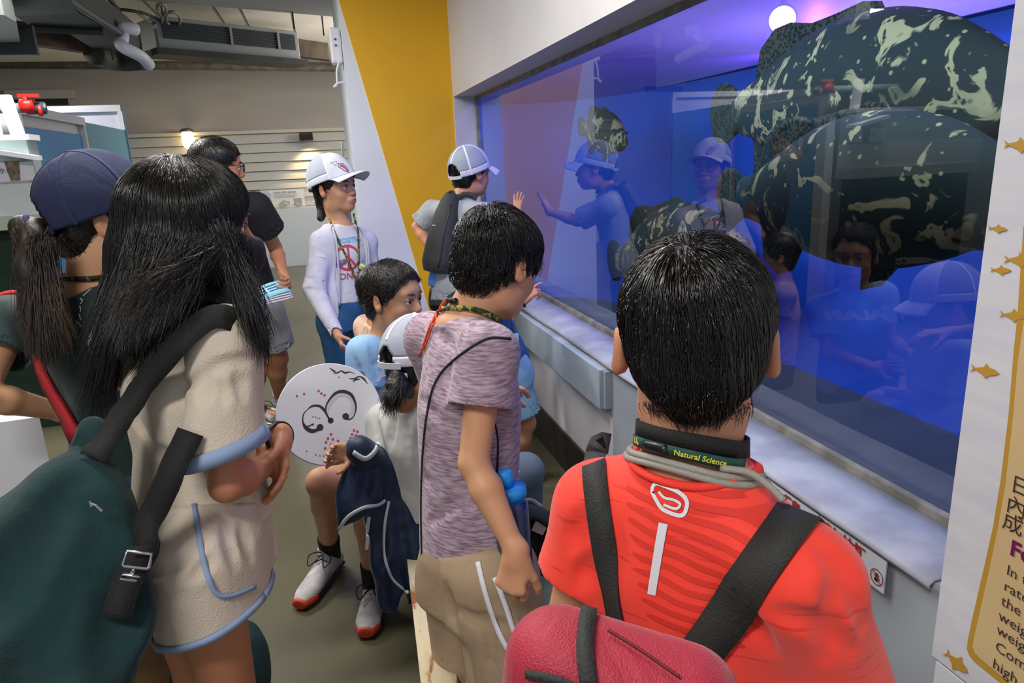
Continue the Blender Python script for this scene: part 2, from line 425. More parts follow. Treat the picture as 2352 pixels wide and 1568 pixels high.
    def folds(s, amp, freq, dirv, seed=0, box=None, warp=.5):
        """cloth folds: warped ridges running along dirv"""
        g = s.sub(*(box if box else (s.lo, s.lo + s.h * s.n))); 
        if g is None: return s
        sl, X, Y, Z = g; rs = np.random.RandomState(seed); d = nrm(dirv)
        u = nrm(np.cross(d, (0.3, .2, 1) if abs(d[2]) < .9 else (1, .2, 0))); v = np.cross(d, u)
        U = X * u[0] + Y * u[1] + Z * u[2]; V = X * v[0] + Y * v[1] + Z * v[2]; D = X * d[0] + Y * d[1] + Z * d[2]
        ph = rs.rand(8) * 6.28
        w = np.sin(D * freq * .35 + ph[0] + 2 * np.sin(U * freq * .3 + ph[5])) * warp * 2
        f = (np.sin(U * freq + w + ph[1]) + np.sin(V * freq * 1.13 + w * 1.3 + ph[2]) + .6 * np.sin((U + V) * freq * 1.9 + w * 2 + ph[3])) / 2.6
        f = f * (.6 + .4 * np.sin(D * freq * .5 + ph[4] + U * freq * .4))
        s.a[sl] += (amp * f).astype(np.float32); return s
    def sample(s, P):
        q = (np.asarray(P) - s.lo) / s.h; q = np.clip(q, 0, np.array(s.n) - 1.001); i = q.astype(int); f = q - i; a = s.a; r = 0
        for dx in (0, 1):
            for dy in (0, 1):
                for dz in (0, 1):
                    w = (f[:, 0] if dx else 1 - f[:, 0]) * (f[:, 1] if dy else 1 - f[:, 1]) * (f[:, 2] if dz else 1 - f[:, 2])
                    r = r + w * a[i[:, 0] + dx, i[:, 1] + dy, i[:, 2] + dz]
        return r
    def grad(s, P):
        e = s.h; G = np.stack([s.sample(P + np.eye(3)[j] * e) - s.sample(P - np.eye(3)[j] * e) for j in range(3)], 1)
        return G / np.maximum(np.linalg.norm(G, axis=1, keepdims=True), 1e-9)
    def mesh(s):
        a = s.a; a[0] = a[-1] = .01; a[:, 0] = a[:, -1] = .01; a[:, :, 0] = a[:, :, -1] = .01
        ins = a < 0; n = s.n - 1
        cnt = np.zeros(n, np.uint8)
        for dx in (0, 1):
            for dy in (0, 1):
                for dz in (0, 1): cnt += ins[dx:dx + n[0], dy:dy + n[1], dz:dz + n[2]]
        act = np.argwhere((cnt > 0) & (cnt < 8)); idx = np.full(n, -1, np.int32); idx[act[:, 0], act[:, 1], act[:, 2]] = np.arange(len(act))
        P = np.zeros((len(act), 3)); C = np.zeros(len(act)); o = np.array([(x, y, z) for x in (0, 1) for y in (0, 1) for z in (0, 1)])
        val = np.stack([a[act[:, 0] + c[0], act[:, 1] + c[1], act[:, 2] + c[2]] for c in o], 1)
        for i in range(8):
            for j in range(i + 1, 8):
                if np.abs(o[i] - o[j]).sum() != 1: continue
                va, vb = val[:, i], val[:, j]; m = (va < 0) != (vb < 0); t = np.where(m, va / np.where(m, va - vb, 1), 0)
                P += m[:, None] * (o[i] + (o[j] - o[i]) * t[:, None]); C += m
        V = s.lo + s.h * (act + P / C[:, None]); Q = []
        for ax in range(3):
            b, c = (ax + 1) % 3, (ax + 2) % 3
            s0 = [slice(0, None)] * 3; s1 = [slice(0, None)] * 3; s0[ax] = slice(0, -1); s1[ax] = slice(1, None)
            p = ins[tuple(s0)]; q = ins[tuple(s1)]; E = np.argwhere(p != q); E = E[(E[:, b] > 0) & (E[:, c] > 0) & (E[:, b] < n[b]) & (E[:, c] < n[c])]
            fl = p[E[:, 0], E[:, 1], E[:, 2]]
            def g(db, dc): e = E.copy(); e[:, b] -= db; e[:, c] -= dc; return idx[e[:, 0], e[:, 1], e[:, 2]]
            q4 = np.stack([g(1, 1), g(0, 1), g(0, 0), g(1, 0)], 1); q4[~fl] = q4[~fl][:, ::-1]; Q.append(q4)
        Q = np.concatenate(Q); Q = Q[(Q >= 0).all(1)]
        # light relaxation
        for _ in range(2):
            acc = np.zeros_like(V); w = np.zeros(len(V))
            for i in range(4):
                x, y = Q[:, i], Q[:, (i + 1) % 4]
                for dd in range(3): acc[:, dd] += np.bincount(x, V[y, dd], len(V)) + np.bincount(y, V[x, dd], len(V))
                w += np.bincount(x, minlength=len(V)) + np.bincount(y, minlength=len(V))
            V = V * .5 + .5 * acc / np.maximum(w, 1)[:, None]
        return V, Q
    def build(s, name, m, parent=None, color=None):
        V, Q = s.mesh(); return npmesh(name, V, Q, m, parent, True, color(V) if color else None)
def rayhit(F, px, py, d0=.3, d1=4.5):
    t = np.arange(d0, d1, F.h * .8); r = ray(px, py); P = np.array([0, 0, H]) + r * t[:, None]; hi = F.lo + F.h * (F.n - 1); ok = ((P > F.lo) & (P < hi)).all(1); P = P[ok]
    if not len(P): return None
    s_ = F.sample(P); j = np.argmax(s_ < 0); return P[j] if s_[j] < 0 else None
def groove(F, lines, r=.011, k=.014, out=.8):
    """press long creases into cloth along seen lines"""
    base = F.clone()
    for ln in lines:
        P = [rayhit(base, p[0], p[1]) for p in spline([A3(a, b, 0) for a, b in ln], 6)] if len(ln) > 2 else [rayhit(base, ln[0][0] + (ln[1][0] - ln[0][0]) * t, ln[0][1] + (ln[1][1] - ln[0][1]) * t) for t in np.linspace(0, 1, 5)]
        P = [p for p in P if p is not None]
        if len(P) < 2 or max(np.linalg.norm(P[i + 1] - P[i]) for i in range(len(P) - 1)) > .12: continue
        P = [p - nrm(p - np.array([0, 0, H])) * (r * out) for p in P]; rs = [r * (.35 + .65 * math.sin(math.pi * (i + .5) / len(P))) for i in range(len(P))]; F.chain(P, rs, k, op='s')
def frame(fwd, up=(0, 0, 1)):
    f = nrm(fwd); r = nrm(np.cross(f, up)); u = np.cross(r, f); return np.array([r, f, u]).T      # columns right, forward, up
# ------------------------------------------------------------------ hair strands grown along a hair volume
def strands(F, roots, dirf, steps, step, rad, lift=.002, seed=0, curl=.0, fields=(), lens=None, pull=.6):
    rs = np.random.RandomState(seed); N = len(roots); P = np.array(roots, float); out = [P.copy()]
    jit = rs.normal(0, 1, (N, 3)); lf = lift * (.2 + 1.3 * rs.rand(N)); prev = None
    for t in range(steps):
        d = dirf(P, t / steps) + jit * curl
        d /= np.maximum(np.linalg.norm(d, axis=1, keepdims=True), 1e-9)
        if prev is not None: d = d * .45 + prev * .55; d /= np.maximum(np.linalg.norm(d, axis=1, keepdims=True), 1e-9)
        s_ = F.sample(P); g = F.grad(P); near = (s_ < .02)[:, None]
        d = np.where(near, d - g * np.minimum((d * g).sum(1, keepdims=True), 0), d)
        d /= np.maximum(np.linalg.norm(d, axis=1, keepdims=True), 1e-9)
        P = P + d * (step if lens is None else (step * lens)[:, None])
        s_ = F.sample(P); g = F.grad(P); P = P + g * np.maximum(lf - s_, 0)[:, None] - g * np.clip(s_ - lf, 0, .006)[:, None] * pull
        for f2 in fields:
            s2 = f2.sample(P); g2 = f2.grad(P); P = P + g2 * np.maximum(.003 - s2, 0)[:, None]
        prev = d; out.append(P.copy())
    return np.stack(out, 1)
def clump(S, per=14, w=.65, seed=0):
    rs = np.random.RandomState(seed); N, T = S.shape[:2]; g = rs.permutation(N)[:max(1, N // per)]; R = S[:, 0]; G = R[g]; idx = np.zeros(N, int)
    for a in range(0, N, 2000): idx[a:a + 2000] = g[np.argmin(((R[a:a + 2000, None] - G[None]) ** 2).sum(2), 1)]
    off = (R - R[idx])[:, None]; t = (np.linspace(0, 1, T)[None, :, None]) ** .8 * w * (.5 + .5 * rs.rand(N))[:, None, None]; return S * (1 - t) + (S[idx] + off * .25) * t
def strand_mesh(name, S, r0, r1, m, parent):
    """S (N,T,3) -> one mesh of thin three-sided tubes"""
    N, T = S.shape[:2]; tan = np.gradient(S, axis=1); tan /= np.maximum(np.linalg.norm(tan, axis=2, keepdims=True), 1e-9)
    u = np.cross(tan, np.array([.31, .52, .79])); u /= np.maximum(np.linalg.norm(u, axis=2, keepdims=True), 1e-9); v = np.cross(tan, u)
    rr = (r0 + (r1 - r0) * (np.linspace(0, 1, T) ** 2))[None, :, None]; R = []
    for k in range(3):
        a = 2 * math.pi * k / 3; R.append(S + (u * math.cos(a) + v * math.sin(a)) * rr)
    V = np.stack(R, 2).reshape(-1, 3); i = np.arange(N)[:, None, None] * T * 3 + np.arange(T - 1)[None, :, None] * 3; k = np.arange(3)[None, None, :]; k2 = (k + 1) % 3
    Q = np.stack([i + k, i + k2, i + 3 + k2, i + 3 + k], 3).reshape(-1, 4)
    o = npmesh(name, V, Q, m, parent, True); return o
# ------------------------------------------------------------------ the room
DW = .995; GX = 1.172; OY0, OY1 = .80, 5.176; OZ0, OZ1 = .68, 1.907; YP = 5.21; CZ = 3.05; YB = 11.87; XL = -5.5
white = mat('white_paint', '#dcdcde', .6, bump=.08, bscale=6)
cream = mat('cream_wall', '#c9c2b2', .8, col2='#bcb4a4', nscale=1.5)
greyw = mat('grey_wall', '#a9a294', .8, col2='#98928a', nscale=1.2, stretch=(.3, 1, 1.5))
def S(name, mb, m, parent=None, **k):
    o = mb.build(name, m, parent, **k); o['kind'] = 'structure' if parent is None else 'structure'
    if parent is not None: del o['kind']
    return o
floor_m = mat('floor_concrete', '#605c48', .32, col2='#575341', nscale=1.3, bump=.05, bscale=9, spec=.4)
S('floor', MB().box((XL, -3, -.1), (3.4, YB, 0)), floor_m)
S('ceiling', MB().box((XL, -3, CZ), (3.4, YB + .1, CZ + .1)), mat('ceiling_paint', '#f4edde', .8, col2='#eee6d5', nscale=2))
for k, (a, b) in enumerate([((570, 60), (640, 150)), ((250, 20), (300, 120))]): pass
S('wall_back', MB().box((XL, YB, 0), (3.4, YB + .1, CZ)), greyw)
S('wall_left', MB().box((XL - .1, -3, 0), (XL, YB + .1, CZ)), mat('left_wall_paint', '#85888a', .8, col2='#7a7d80', nscale=1))
# tank wall: one wall with the window opening cut in it
w = MB(); w.box((DW, -1.2, .195), (DW + .16, YP, OZ0 - .001)); w.box((DW, -1.2, OZ1), (DW + .16, YP, CZ))
w.box((DW, -1.2, OZ0 - .001), (DW + .16, OY0, OZ1)); w.box((DW, OY1, OZ0 - .001), (DW + .16, YP, OZ1))
S('wall_right', w, mat('tank_wall_paint', '#d5d3d6', .55, col2='#cfcdd2', nscale=2, bump=.1, bscale=5))
S('baseboard_right', MB().box((DW - .012, -1.2, 0), (DW + .16, YP, .195)), mat('black_base', '#22241f', .35))
p = MB(); p.box((.254, YP, 0), (DW + .16, YP + 1.15, CZ)); pt = S('wall_partition', p, mat('partition_white', '#e3e8f1', .55, bump=.05, bscale=5))
pa, pb = ony(778, 0, YP), ony(975, 675, YP); sl = (pb - pa) / (pa[2] - pb[2])
top = pa - sl * (CZ - pa[2]) * 1.0; bot = pb + sl * pb[2]
yw = MB(); yw.prism([(top[0], CZ), (DW, CZ), (DW, 0), (bot[0], 0)], (0, YP - .006, 0), (1, 0, 0), (0, 0, 1), (0, .006, 0))
S('wall_panel_yellow', yw, mat('yellow_paint', '#eab000', .5, bump=.04, bscale=6), pt)
# ledge in front of the glass
lg = MB(); G = []
ys = np.linspace(.865, OY1, 60)
for y in ys:
    wob = .003 * math.sin(y * 5) + .0015 * math.sin(y * 13 + 1)
    G.append([(DW - .010 + wob, y, .669), (DW - .013 + wob, y, .677), (DW - .004 + wob, y, .684), (DW + .08, y, .686), (GX - .018, y, .688)])
lg.sheet(G, .004)
S('trim_1', lg, mat('ledge_paint', '#a9a9b8', .55, col2='#9493a4', nscale=7, bump=.25, bscale=30), smooth=True)
# silicone seal round the pane
sm = mat('grey_sealant', '#8d8980', .5, col2='#6f6c62', nscale=14)
fr = MB(); t = .024
fr.box((GX - .02, OY0, OZ0 + .006), (GX - .001, OY1, OZ0 + .006 + t)); fr.box((GX - .02, OY0, OZ1 - t), (GX - .001, OY1, OZ1 - .001))
fr.box((GX - .02, OY1 - t, OZ0 + .03), (GX - .001, OY1 - .001, OZ1 - t)); fr.box((GX - .02, OY0, OZ0 + .03), (GX - .001, OY0 + t, OZ1 - t))
S('trim_2', fr, sm)
# box panel below the ledge
b0 = onx(1377.6, 939.4, DW - .045)
bx = MB(); bx.box((DW - .045, b0[1], b0[2]), (DW - .001, 4.6, .660)); bx.box((DW - .03, b0[1] - .02, b0[2] + .004), (DW - .001, b0[1] - .001, .658))
S('trim_3', bx, mat('ledge_box_paint', '#a3aeb8', .5, col2='#98a4af', nscale=4, bump=.1, bscale=9))
S('trim_4', MB().box((DW - .004, -1.2, .196), (DW - .0005, b0[1] - .03, .668)), mat('lower_wall_paint', '#a5acb5', .5, col2='#959da7', nscale=3, bump=.15, bscale=12))
# ceiling beam close to the partition
Ba, Bb = onz(262, -4, 2.9), onz(764, 38, 2.9); bd0 = nrm(A3(*(Bb - Ba)[:2], 0)); bp0 = A3(bd0[1], -bd0[0], 0); Bc = Bb; Ba = Ba - bd0 * 1.6
S('ceiling_beam', MB().add([*(q for q in (Ba, Bc, Bc + bp0 * .9, Ba + bp0 * .9)), *(A3(q[0], q[1], CZ - .001) for q in (Ba, Bc, Bc + bp0 * .9, Ba + bp0 * .9))], [(0, 1, 2, 3), (7, 6, 5, 4), (0, 4, 5, 1), (1, 5, 6, 2), (2, 6, 7, 3), (3, 7, 4, 0)]), mat('beam_grey', '#a9a7a0', .8))
# ceiling panel joints
for i, (px, py) in enumerate([(572, 60), (676, 60), (520, 60), (390, 60)]):
    q = onz(px, py, CZ)
    S('trim_%d' % (5 + i), MB().box((q[0] - .008, 6.8, CZ - .004), (q[0] + .008, YB - .01, CZ - .0005)), mat('joint_dark', '#7a7468', .9))
# siding on the far wall
sd = MB(); zt = ony(540, 309, YB)[2]; zb = ony(660, 479, YB - .5)[2]; n = 9; hh = (zt - .75) / n
xa = ony(290, 400, YB)[0]
for k in range(n):
    z0 = .75 + k * hh; sd.add([(xa, YB - .012, z0 + hh - .012), (.9, YB - .012, z0 + hh - .012), (.9, YB - .045, z0), (xa, YB - .045, z0), (xa, YB - .001, z0), (.9, YB - .001, z0), (xa, YB - .001, z0 + hh - .012), (.9, YB - .001, z0 + hh - .012)],
        [(0, 1, 2, 3), (3, 2, 5, 4), (0, 3, 4, 6), (1, 7, 5, 2), (0, 6, 7, 1)])
S('wall_siding', sd, mat('siding_white', '#adaca4', .7))
S('trim_9', MB().box((xa, YB - .07, zt + .002), (.9, YB - .002, zt + .05)), mat('siding_cap', '#b5b0a0', .7))
# low grey cabinet with a glass display case of corals
g0 = empty('display_case', (-.5, YB - .3, 0), 'low pale grey cabinet with a clear case of corals under the white siding', 'display case')
cabx0 = ony(575, 480, YB - .55)[0]
MB().box((cabx0 - 1.2, YB - .55, 0), (.9, YB - .08, zb)).build('cabinet_body', mat('case_grey', '#b6bcbe', .6), g0)
gls = mat('case_glass', '#dfe8e8', .05, alpha=.18)
gx0 = ony(603, 480, YB - .5)[0]
MB().box((gx0, YB - .5, zb + .005), (.85, YB - .497, zb + .30)).box((gx0, YB - .5, zb + .30), (.85, YB - .12, zb + .304)).build('case_glass', gls, g0)
MB().box((gx0, YB - .503, zb + .298), (.85, YB - .497, zb + .306)).box((gx0 - .004, YB - .503, zb), (gx0 + .004, YB - .497, zb + .3)).build('case_edge', mat('case_edge_m', '#7d8278', .5), g0)
card = MB().obox((gx0 + .37, YB - .25, zb + .145), (.26, 0, 0), (0, .003, 0), (0, .02, .13)).build('info_card', mat('card_white', '#dcdcd4', .6)); tag(card, 'white printed card with photos standing inside the coral case', 'sign')
flat_text('card_text', 'CORAL REEF ANIMALS', (gx0 + .17, YB - .262, zb + .23), (1, 0, 0), (0, 0, 1), .034, mat('ink_dark', '#3a3a3a', .6), card, bold=.002)
for k in range(4): MB().box((gx0 + .17, YB - .262 - .001, zb + .205 - k * .016), (gx0 + .52 - .03 * (k % 2), YB - .262, zb + .210 - k * .016)).build('text_line', mat('ink_dark', '#3a3a3a'), card)
MB().box((gx0 + .3, YB - .268, zb + .03), (gx0 + .4, YB - .262, zb + .1)).build('photo', mat('photo_dark', '#51483c', .5, col2='#7a6e58', nscale=30), card)
MB().box((gx0 + .46, YB - .268, zb + .05), (gx0 + .58, YB - .262, zb + .14)).build('photo', mat('photo_dark', '#51483c'), card)
MB().box((gx0 + .05, YB - .3, zb + .02), (gx0 + .13, YB - .296, zb + .24)).build('bookmark_card', mat('tagblue', '#8fa0b6', .6), card)
def coral(c, r, seed):
    F = Fld(np.array(c) - r * 1.5, np.array(c) + r * 1.5, r / 9); rs = np.random.RandomState(seed)
    for _ in range(9):
        d = rs.normal(0, 1, 3); d[2] = abs(d[2]) * .5; F.cap(c, np.array(c) + nrm(d) * r * 1.0 * A3(1, 1, .8), r * .3, r * .16, r * .2)
    F.cut((c[0], c[1], c[2] - r * .45), (0, 0, -1)); return F
for k, (dx, r) in enumerate([(.28, .10), (.52, .07), (.83, .065), (1.06, .055), (1.27, .07)]):
    o = coral((gx0 + dx, YB - .38, zb + .005 + r * .45), r, k).build('coral_sample', mat('coral_tan', '#9a7c50', .8, col2='#7f6238', nscale=30))
    tag(o, ['broad flat brown coral piece at the info card in the glass case', 'small coral piece before the card picture in the glass case', 'tan coral piece just right of the white card in the glass case', 'smallest tan coral piece, middle of those right of the card', 'tan coral piece nearest the girl in the white cap'][k], 'coral', 'coral samples in the glass case')
# wall lamps on the siding
lm = ony(432, 322, YB - .18)
t = empty('wall_lamp', lm, 'lit white jar-shaped bulkhead lamp on the far siding wall', 'lamp')
MB().lathe(lm - A3(0, 0, .12), [(.03, 0), (.07, .03), (.085, .1), (.085, .2), (.07, .24)], 16).build('lamp_shade', mat('lamp_glow', '#fff3d0', .4, emit='#ffe2a8', estr=6), t, smooth=True)
MB().lathe(lm + A3(0, 0, .12), [(.09, 0), (.09, .03), (.05, .05)], 16).box((lm[0] - .03, lm[1], lm[2] + .12), (lm[0] + .03, YB - .01, lm[2] + .16)).build('lamp_bracket', mat('lamp_metal', '#6b6558', .5, .6), t)
point_light('wall_lamp_light', tuple(lm + A3(0, -.02, -.02)), 9, (1, .78, .45), .08)
sp = ony(703, 313, YB - .28)
t = empty('spot_lamp', sp, 'small black spotlight washing warm light down the far siding', 'lamp')
MB().obox(sp, (.10, 0, .0), (0, .07, .02), (0, -.02, .045)).build('lamp_head', mat('black_metal', '#24221e', .5), t)
MB().box((sp[0] - .02, sp[1] + .05, sp[2] - .02), (sp[0] + .02, YB - .01, sp[2] + .02)).build('lamp_arm', mat('black_metal', '#24221e'), t)
point_light('spot_lamp_light', tuple(sp + A3(0, .03, -.07)), 30, (1, .72, .35), .05, 'SPOT', tuple(sp + A3(.1, .25, -1.2)), 1.9, .8)
# pipes and ducts under the ceiling
zp = ony(400, 152, YB - .25)[2]
tag(MB().tube([(XL + .05, YB - .25, ony(0, 143, YB - .25)[2]), (-1.5, YB - .25, zp), (.9, YB - .25, ony(750, 158, YB - .25)[2])], .055, 12).build('ceiling_pipe', mat('pipe_grey', '#77705f', .6, col2='#5d564a', nscale=9), None, True), 'long grey pipe running along the top of the far wall', 'pipe')
q1, q2 = onz(60, 92, 2.55), onz(290, 112, 2.45)
ac = mat('galvanised', '#9a9c98', .45, .3); dk = mat('dark_grille', '#26302e', .6)
def seg(pt, z): return onz(pt[0], pt[1], z)
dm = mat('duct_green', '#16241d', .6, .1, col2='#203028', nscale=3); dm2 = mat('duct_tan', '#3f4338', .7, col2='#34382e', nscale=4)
D = empty('air_duct', (-2.0, 6.8, 2.3), 'large boxy green-grey air duct slanting under the ceiling at top left', 'duct')
zd = 2.52
A_, B_, C_, D_ = seg((0, -60), zd), seg((150, -60), zd), seg((355, 118), zd), seg((250, 142), zd)
E_ = seg((60, 40), zd); 
poly = [seg((-120, -60), zd), seg((135, -40), zd), seg((180, 30), zd), seg((30, 38), zd), seg((-60, 10), zd)]
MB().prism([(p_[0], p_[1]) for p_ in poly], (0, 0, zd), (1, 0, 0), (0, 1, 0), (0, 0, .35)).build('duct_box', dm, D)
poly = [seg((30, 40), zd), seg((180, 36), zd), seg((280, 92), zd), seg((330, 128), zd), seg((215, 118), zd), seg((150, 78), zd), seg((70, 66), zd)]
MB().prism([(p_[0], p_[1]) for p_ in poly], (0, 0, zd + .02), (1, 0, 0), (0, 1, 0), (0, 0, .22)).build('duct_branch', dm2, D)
a, b = seg((70, 64), zd), seg((236, 72), zd)
MB().tube([a, b], .03, 8).build('duct_flange', mat('duct_dark', '#2a332f', .7), D)
a, b = seg((150, 6), zd), seg((282, 88), zd)
MB().tube([a + A3(0, 0, .03), b + A3(0, 0, .03)], .025, 8).build('duct_edge', mat('duct_edge_m', '#47524b', .5, .2), D)
a, b, c_ = seg((215, 124), zd - .02), seg((270, 140), zd - .02), seg((330, 138), zd - .02)
MB().tube(spline([a, b, c_], 10), [.1] * 11 if False else .09, 10).build('duct_mouth', dm2, D, True)
# brown steel joist behind the duct
a, b = onz(10, 70, 2.6), onz(190, 98, 2.6)
jb = MB(); jb.obox((a + b) / 2, (b - a) / 2, A3(-(b - a)[1], (b - a)[0], 0) / np.linalg.norm(b - a) * .05, (0, 0, .08)); j = jb.build('steel_joist', mat('joist_brown', '#4a3a22', .8, col2='#37291b', nscale=8))
tag(j, 'rusty brown joist crossing behind the green duct', 'joist')
a, b = onz(690, 112, 2.75), onz(752, 120, 2.75)
jb = MB(); jb.obox((a + b) / 2, (b - a) / 2 * 1.1, (0, .08, 0), (0, 0, .09)); tag(jb.build('steel_joist', mat('joist_brown', '#4a3a22')), 'brown stained joist between the fan unit and the white pillar', 'joist')
# fan-coil unit
z = 2.62; U = empty('fan_coil_unit', onz(530, 110, z), 'long grey fan coil unit with dark louvres hung under the ceiling', 'air conditioner')
a, b = onz(365, 100, z), onz(690, 128, z); dx = nrm(A3(*(b - a)[:2], 0)); L = np.linalg.norm(b - a); nn = A3(-dx[1], dx[0], 0); mid = (a + b) / 2
MB().obox(mid + nn * .22 + A3(0, 0, .10), dx * L / 2, nn * .22, (0, 0, .14)).build('casing', ac, U, bevel=.01)
MB().obox(mid - nn * .004 + A3(0, 0, .125), dx * (L / 2 - .05), nn * .004, (0, 0, .075)).build('louvre', dk, U)
for k in range(5): MB().obox(mid - nn * .012 + A3(0, 0, .075 + k * .025), dx * (L / 2 - .05), nn * .006, (0, 0, .002)).build('slat', mat('slat_dk', '#4a524f', .5), U)
for f in (-.02, .33): MB().obox(mid + dx * L * f - nn * .012 + A3(0, 0, .125), dx * .012, nn * .012, (0, 0, .08)).build('divider', ac, U)
MB().obox(mid + nn * .10 - A3(0, 0, .07), dx * (L / 2 + .05), nn * .16, (0, 0, .028)).build('drip_tray', mat('tray_dark', '#39382b', .6, col2='#2b2a20', nscale=5), U)
wp = mat('pvc_white', '#d4d3dc', .5)
P_ = [onz(312, 68, 2.6), onz(288, 64, 2.6), onz(281, 74, 2.58), onz(282, 88, 2.52), onz(276, 100, 2.47), onz(290, 112, 2.42), onz(325, 130, 2.38), onz(342, 148, 2.35)]
tag(MB().tube(spline(P_, 30), .047, 12).build('insulated_pipe', wp, None, True), 'fat white insulated pipe bending beside the fan coil unit', 'pipe')
# hanging rods and cables
def rod(px, py, px2, py2, z, label, r=.008, c='#3a3a34'):
    a, b = onz(px, py, z), onz(px2, py2, z); b2 = ony(px2, py2, a[1]); q = A3(a[0], a[1], CZ - .01)
    tag(MB().tube([a, q], r, 6).build('hanger_rod', mat('rod_dark', c, .6), None, True), label, 'rod', 'threaded rods holding the ducts')
for (x_, y_, z_, lb) in [(232, 72, 2.52, 'thin steel rod holding the tan branch of the duct'), (260, 138, 2.45, 'thin steel rod reaching down to the duct mouth'), (676, 66, 2.75, 'thin steel rod at the far end of the fan coil unit'), (744, 82, 2.75, 'thin steel rod next to the white pillar'), (378, 62, 2.75, 'thin steel rod at the near end of the fan coil unit')]: rod(x_, y_, x_, 0, z_, lb)
cb = mat('cable_black', '#2d2c27', .6); cg = mat('conduit_grey', '#8a8880', .6)
zc = 2.8
def cable(pts, r, m, label, z=zc):
    return tag(MB().tube(spline([onz(a, b, z) for a, b in pts], 40), r, 8).build('cable', m, None, True), label, 'cable')
cable([(170, 18), (215, 32), (255, 40), (275, 28), (262, 10), (248, -5)], .016, cb, 'black cable sagging in a loop under the ceiling')
cable([(168, 14), (240, 18), (310, 26), (345, 36), (385, 58)], .013, cb, 'straight black cable crossing to the fan unit')
cable([(312, 26), (330, 40), (352, 55), (365, 62)], .013, cg, 'grey conduit dropping into the fan unit')
cable([(372, 38), (362, 22), (365, 10), (378, 12), (382, 26), (372, 40), (372, 52)], .014, cg, 'smaller loop of grey flexible conduit, the upright one')
cable([(382, 44), (384, 30), (400, 28), (413, 40), (410, 56), (396, 60), (382, 50)], .014, cg, 'round coil of grey flexible conduit above the fan unit')
# second grey unit cut by the left edge
a = onz(20, 100, 2.35)
U2 = empty('duct_outlet', a, 'grey duct outlet box cut off by the left picture edge', 'duct')
pl_ = [onz(-40, 40, 2.3), onz(12, 44, 2.3), onz(40, 60, 2.3), onz(48, 104, 2.3), onz(-40, 106, 2.3)]
MB().prism([(q[0], q[1]) for q in pl_], (0, 0, 2.32), (1, 0, 0), (0, 1, 0), (0, 0, .22)).build('outlet_box', mat('outlet_grey', '#5f6663', .5, .2), U2)
MB().obox(a - A3(0, .12, .0), (.2, 0, 0), (0, .02, 0), (0, 0, .09)).build('outlet_mouth', dk, U2)
# thermometer / sensor box on the pillar edge
sb = ony(764, 117, YP + .3); SB = empty('sensor_box', (.25, YP + .15, sb[2]), 'white plastic sensor box clipped to the edge of the white pillar', 'sensor')
zz = sb[2]
F = Fld((.17, YP + .02, zz - .16), (.27, YP + .3, zz + .16), .005); F.box((.212, YP + .12, zz), (.04, .06, .118), k=0, rnd=.02); F.build('box_body', mat('sensor_white', '#dfdfe8', .4), SB)
for dz in (.04, -.0): MB().lathe((.212, YP + .06, zz + dz), [(.008, 0), (.006, .006)], 12, (0, -1, 0)).build('led', mat('led_dark', '#4a3030', .4), SB)
MB().tube(spline([(.225, YP + .06, zz - .10), (.20, YP + .06, zz - .17), (.195, YP + .06, zz - .25), (.17, YP + .06, zz - .27), (.20, YP + .06, zz - .245), (.25, YP + .06, zz - .24)], 24), .007, 8).build('sensor_wire', mat('sensor_white', '#dfdfe8'), SB, True)
# thin metal frame stand behind the pillar (seen beside the siding)
gx = ony(788, 350, 8.2)
tag(MB().tube([(gx[0], 8.2, 0), (gx[0], 8.2, ony(788, 325, 8.2)[2])], .02, 8).tube([(gx[0] + .05, 8.2, 0), (gx[0] + .05, 8.2, ony(788, 312, 8.2)[2])], .012, 8).tube([(gx[0] - .0, 8.2, ony(788, 370, 8.2)[2]), (gx[0] + .06, 8.2, ony(788, 370, 8.2)[2])], .012, 6).build('metal_stand', mat('stand_metal', '#9aa79b', .4, .5), None, True), 'thin metal stand just visible behind the white pillar', 'stand')
# ---- blue booth on the left
sx = -1.78; hz = 1.9; y0, y1, y2 = ony(25, 260, 5.12)[1], 6.5, 7.81
booth = empty('partition_booth', (sx, 6.4, 0), 'white framed booth with a blue door and teal side panel', 'booth')
wf = mat('booth_white', '#e1e2ea', .5)
bz = lambda y: hz
MB().box((sx - .05, y1 + .03, 0), (sx, y2, hz)).build('side_panel', mat('teal_panel', '#4a7f93', .5, col2='#56848c', nscale=1), booth)
MB().box((sx - .06, 5.1, 0), (sx + .02, 5.22, hz + .03)).box((sx - .06, y1, 0), (sx + .01, y1 + .035, hz)).box((sx - .06, 5.1, hz - .03), (sx + .015, y1 + .035, hz + .03)).build('door_frame', mat('booth_frame', '#b9bcbc', .5), booth)
dr = MB().box((sx - .05, 5.23, .02), (sx - .02, y1 - .01, hz - .10)).build('blue_door', mat('blue_door_m', '#1d6fa5', .5, col2='#2478aa', nscale=1), booth)
MB().box((sx - .045, 5.23, hz - .10), (sx - .035, y1 - .01, hz - .035)).build('transom_pane', mat('transom', '#c8c4c0', .3), booth)
ez = ony(279, 241, y2)[2]
MB().box((sx - 1.6, y2, 0), (sx + .005, y2 + .05, ez)).build('end_panel', mat('booth_end', '#d5d6e6', .5), booth)
MB().box((sx - 1.6, y2 - .03, ez - .06), (sx, y2 - .001, ez)).box((sx - .03, y2 - .03, hz), (sx + .008, y2 - .001, ez - .06)).build('end_frame', wf, booth)
MB().box((sx + .006, y2 - .002, 0), (sx + .012, y2 + .055, ez)).build('corner_strip', mat('corner_blue', '#3d5f78', .5), booth)
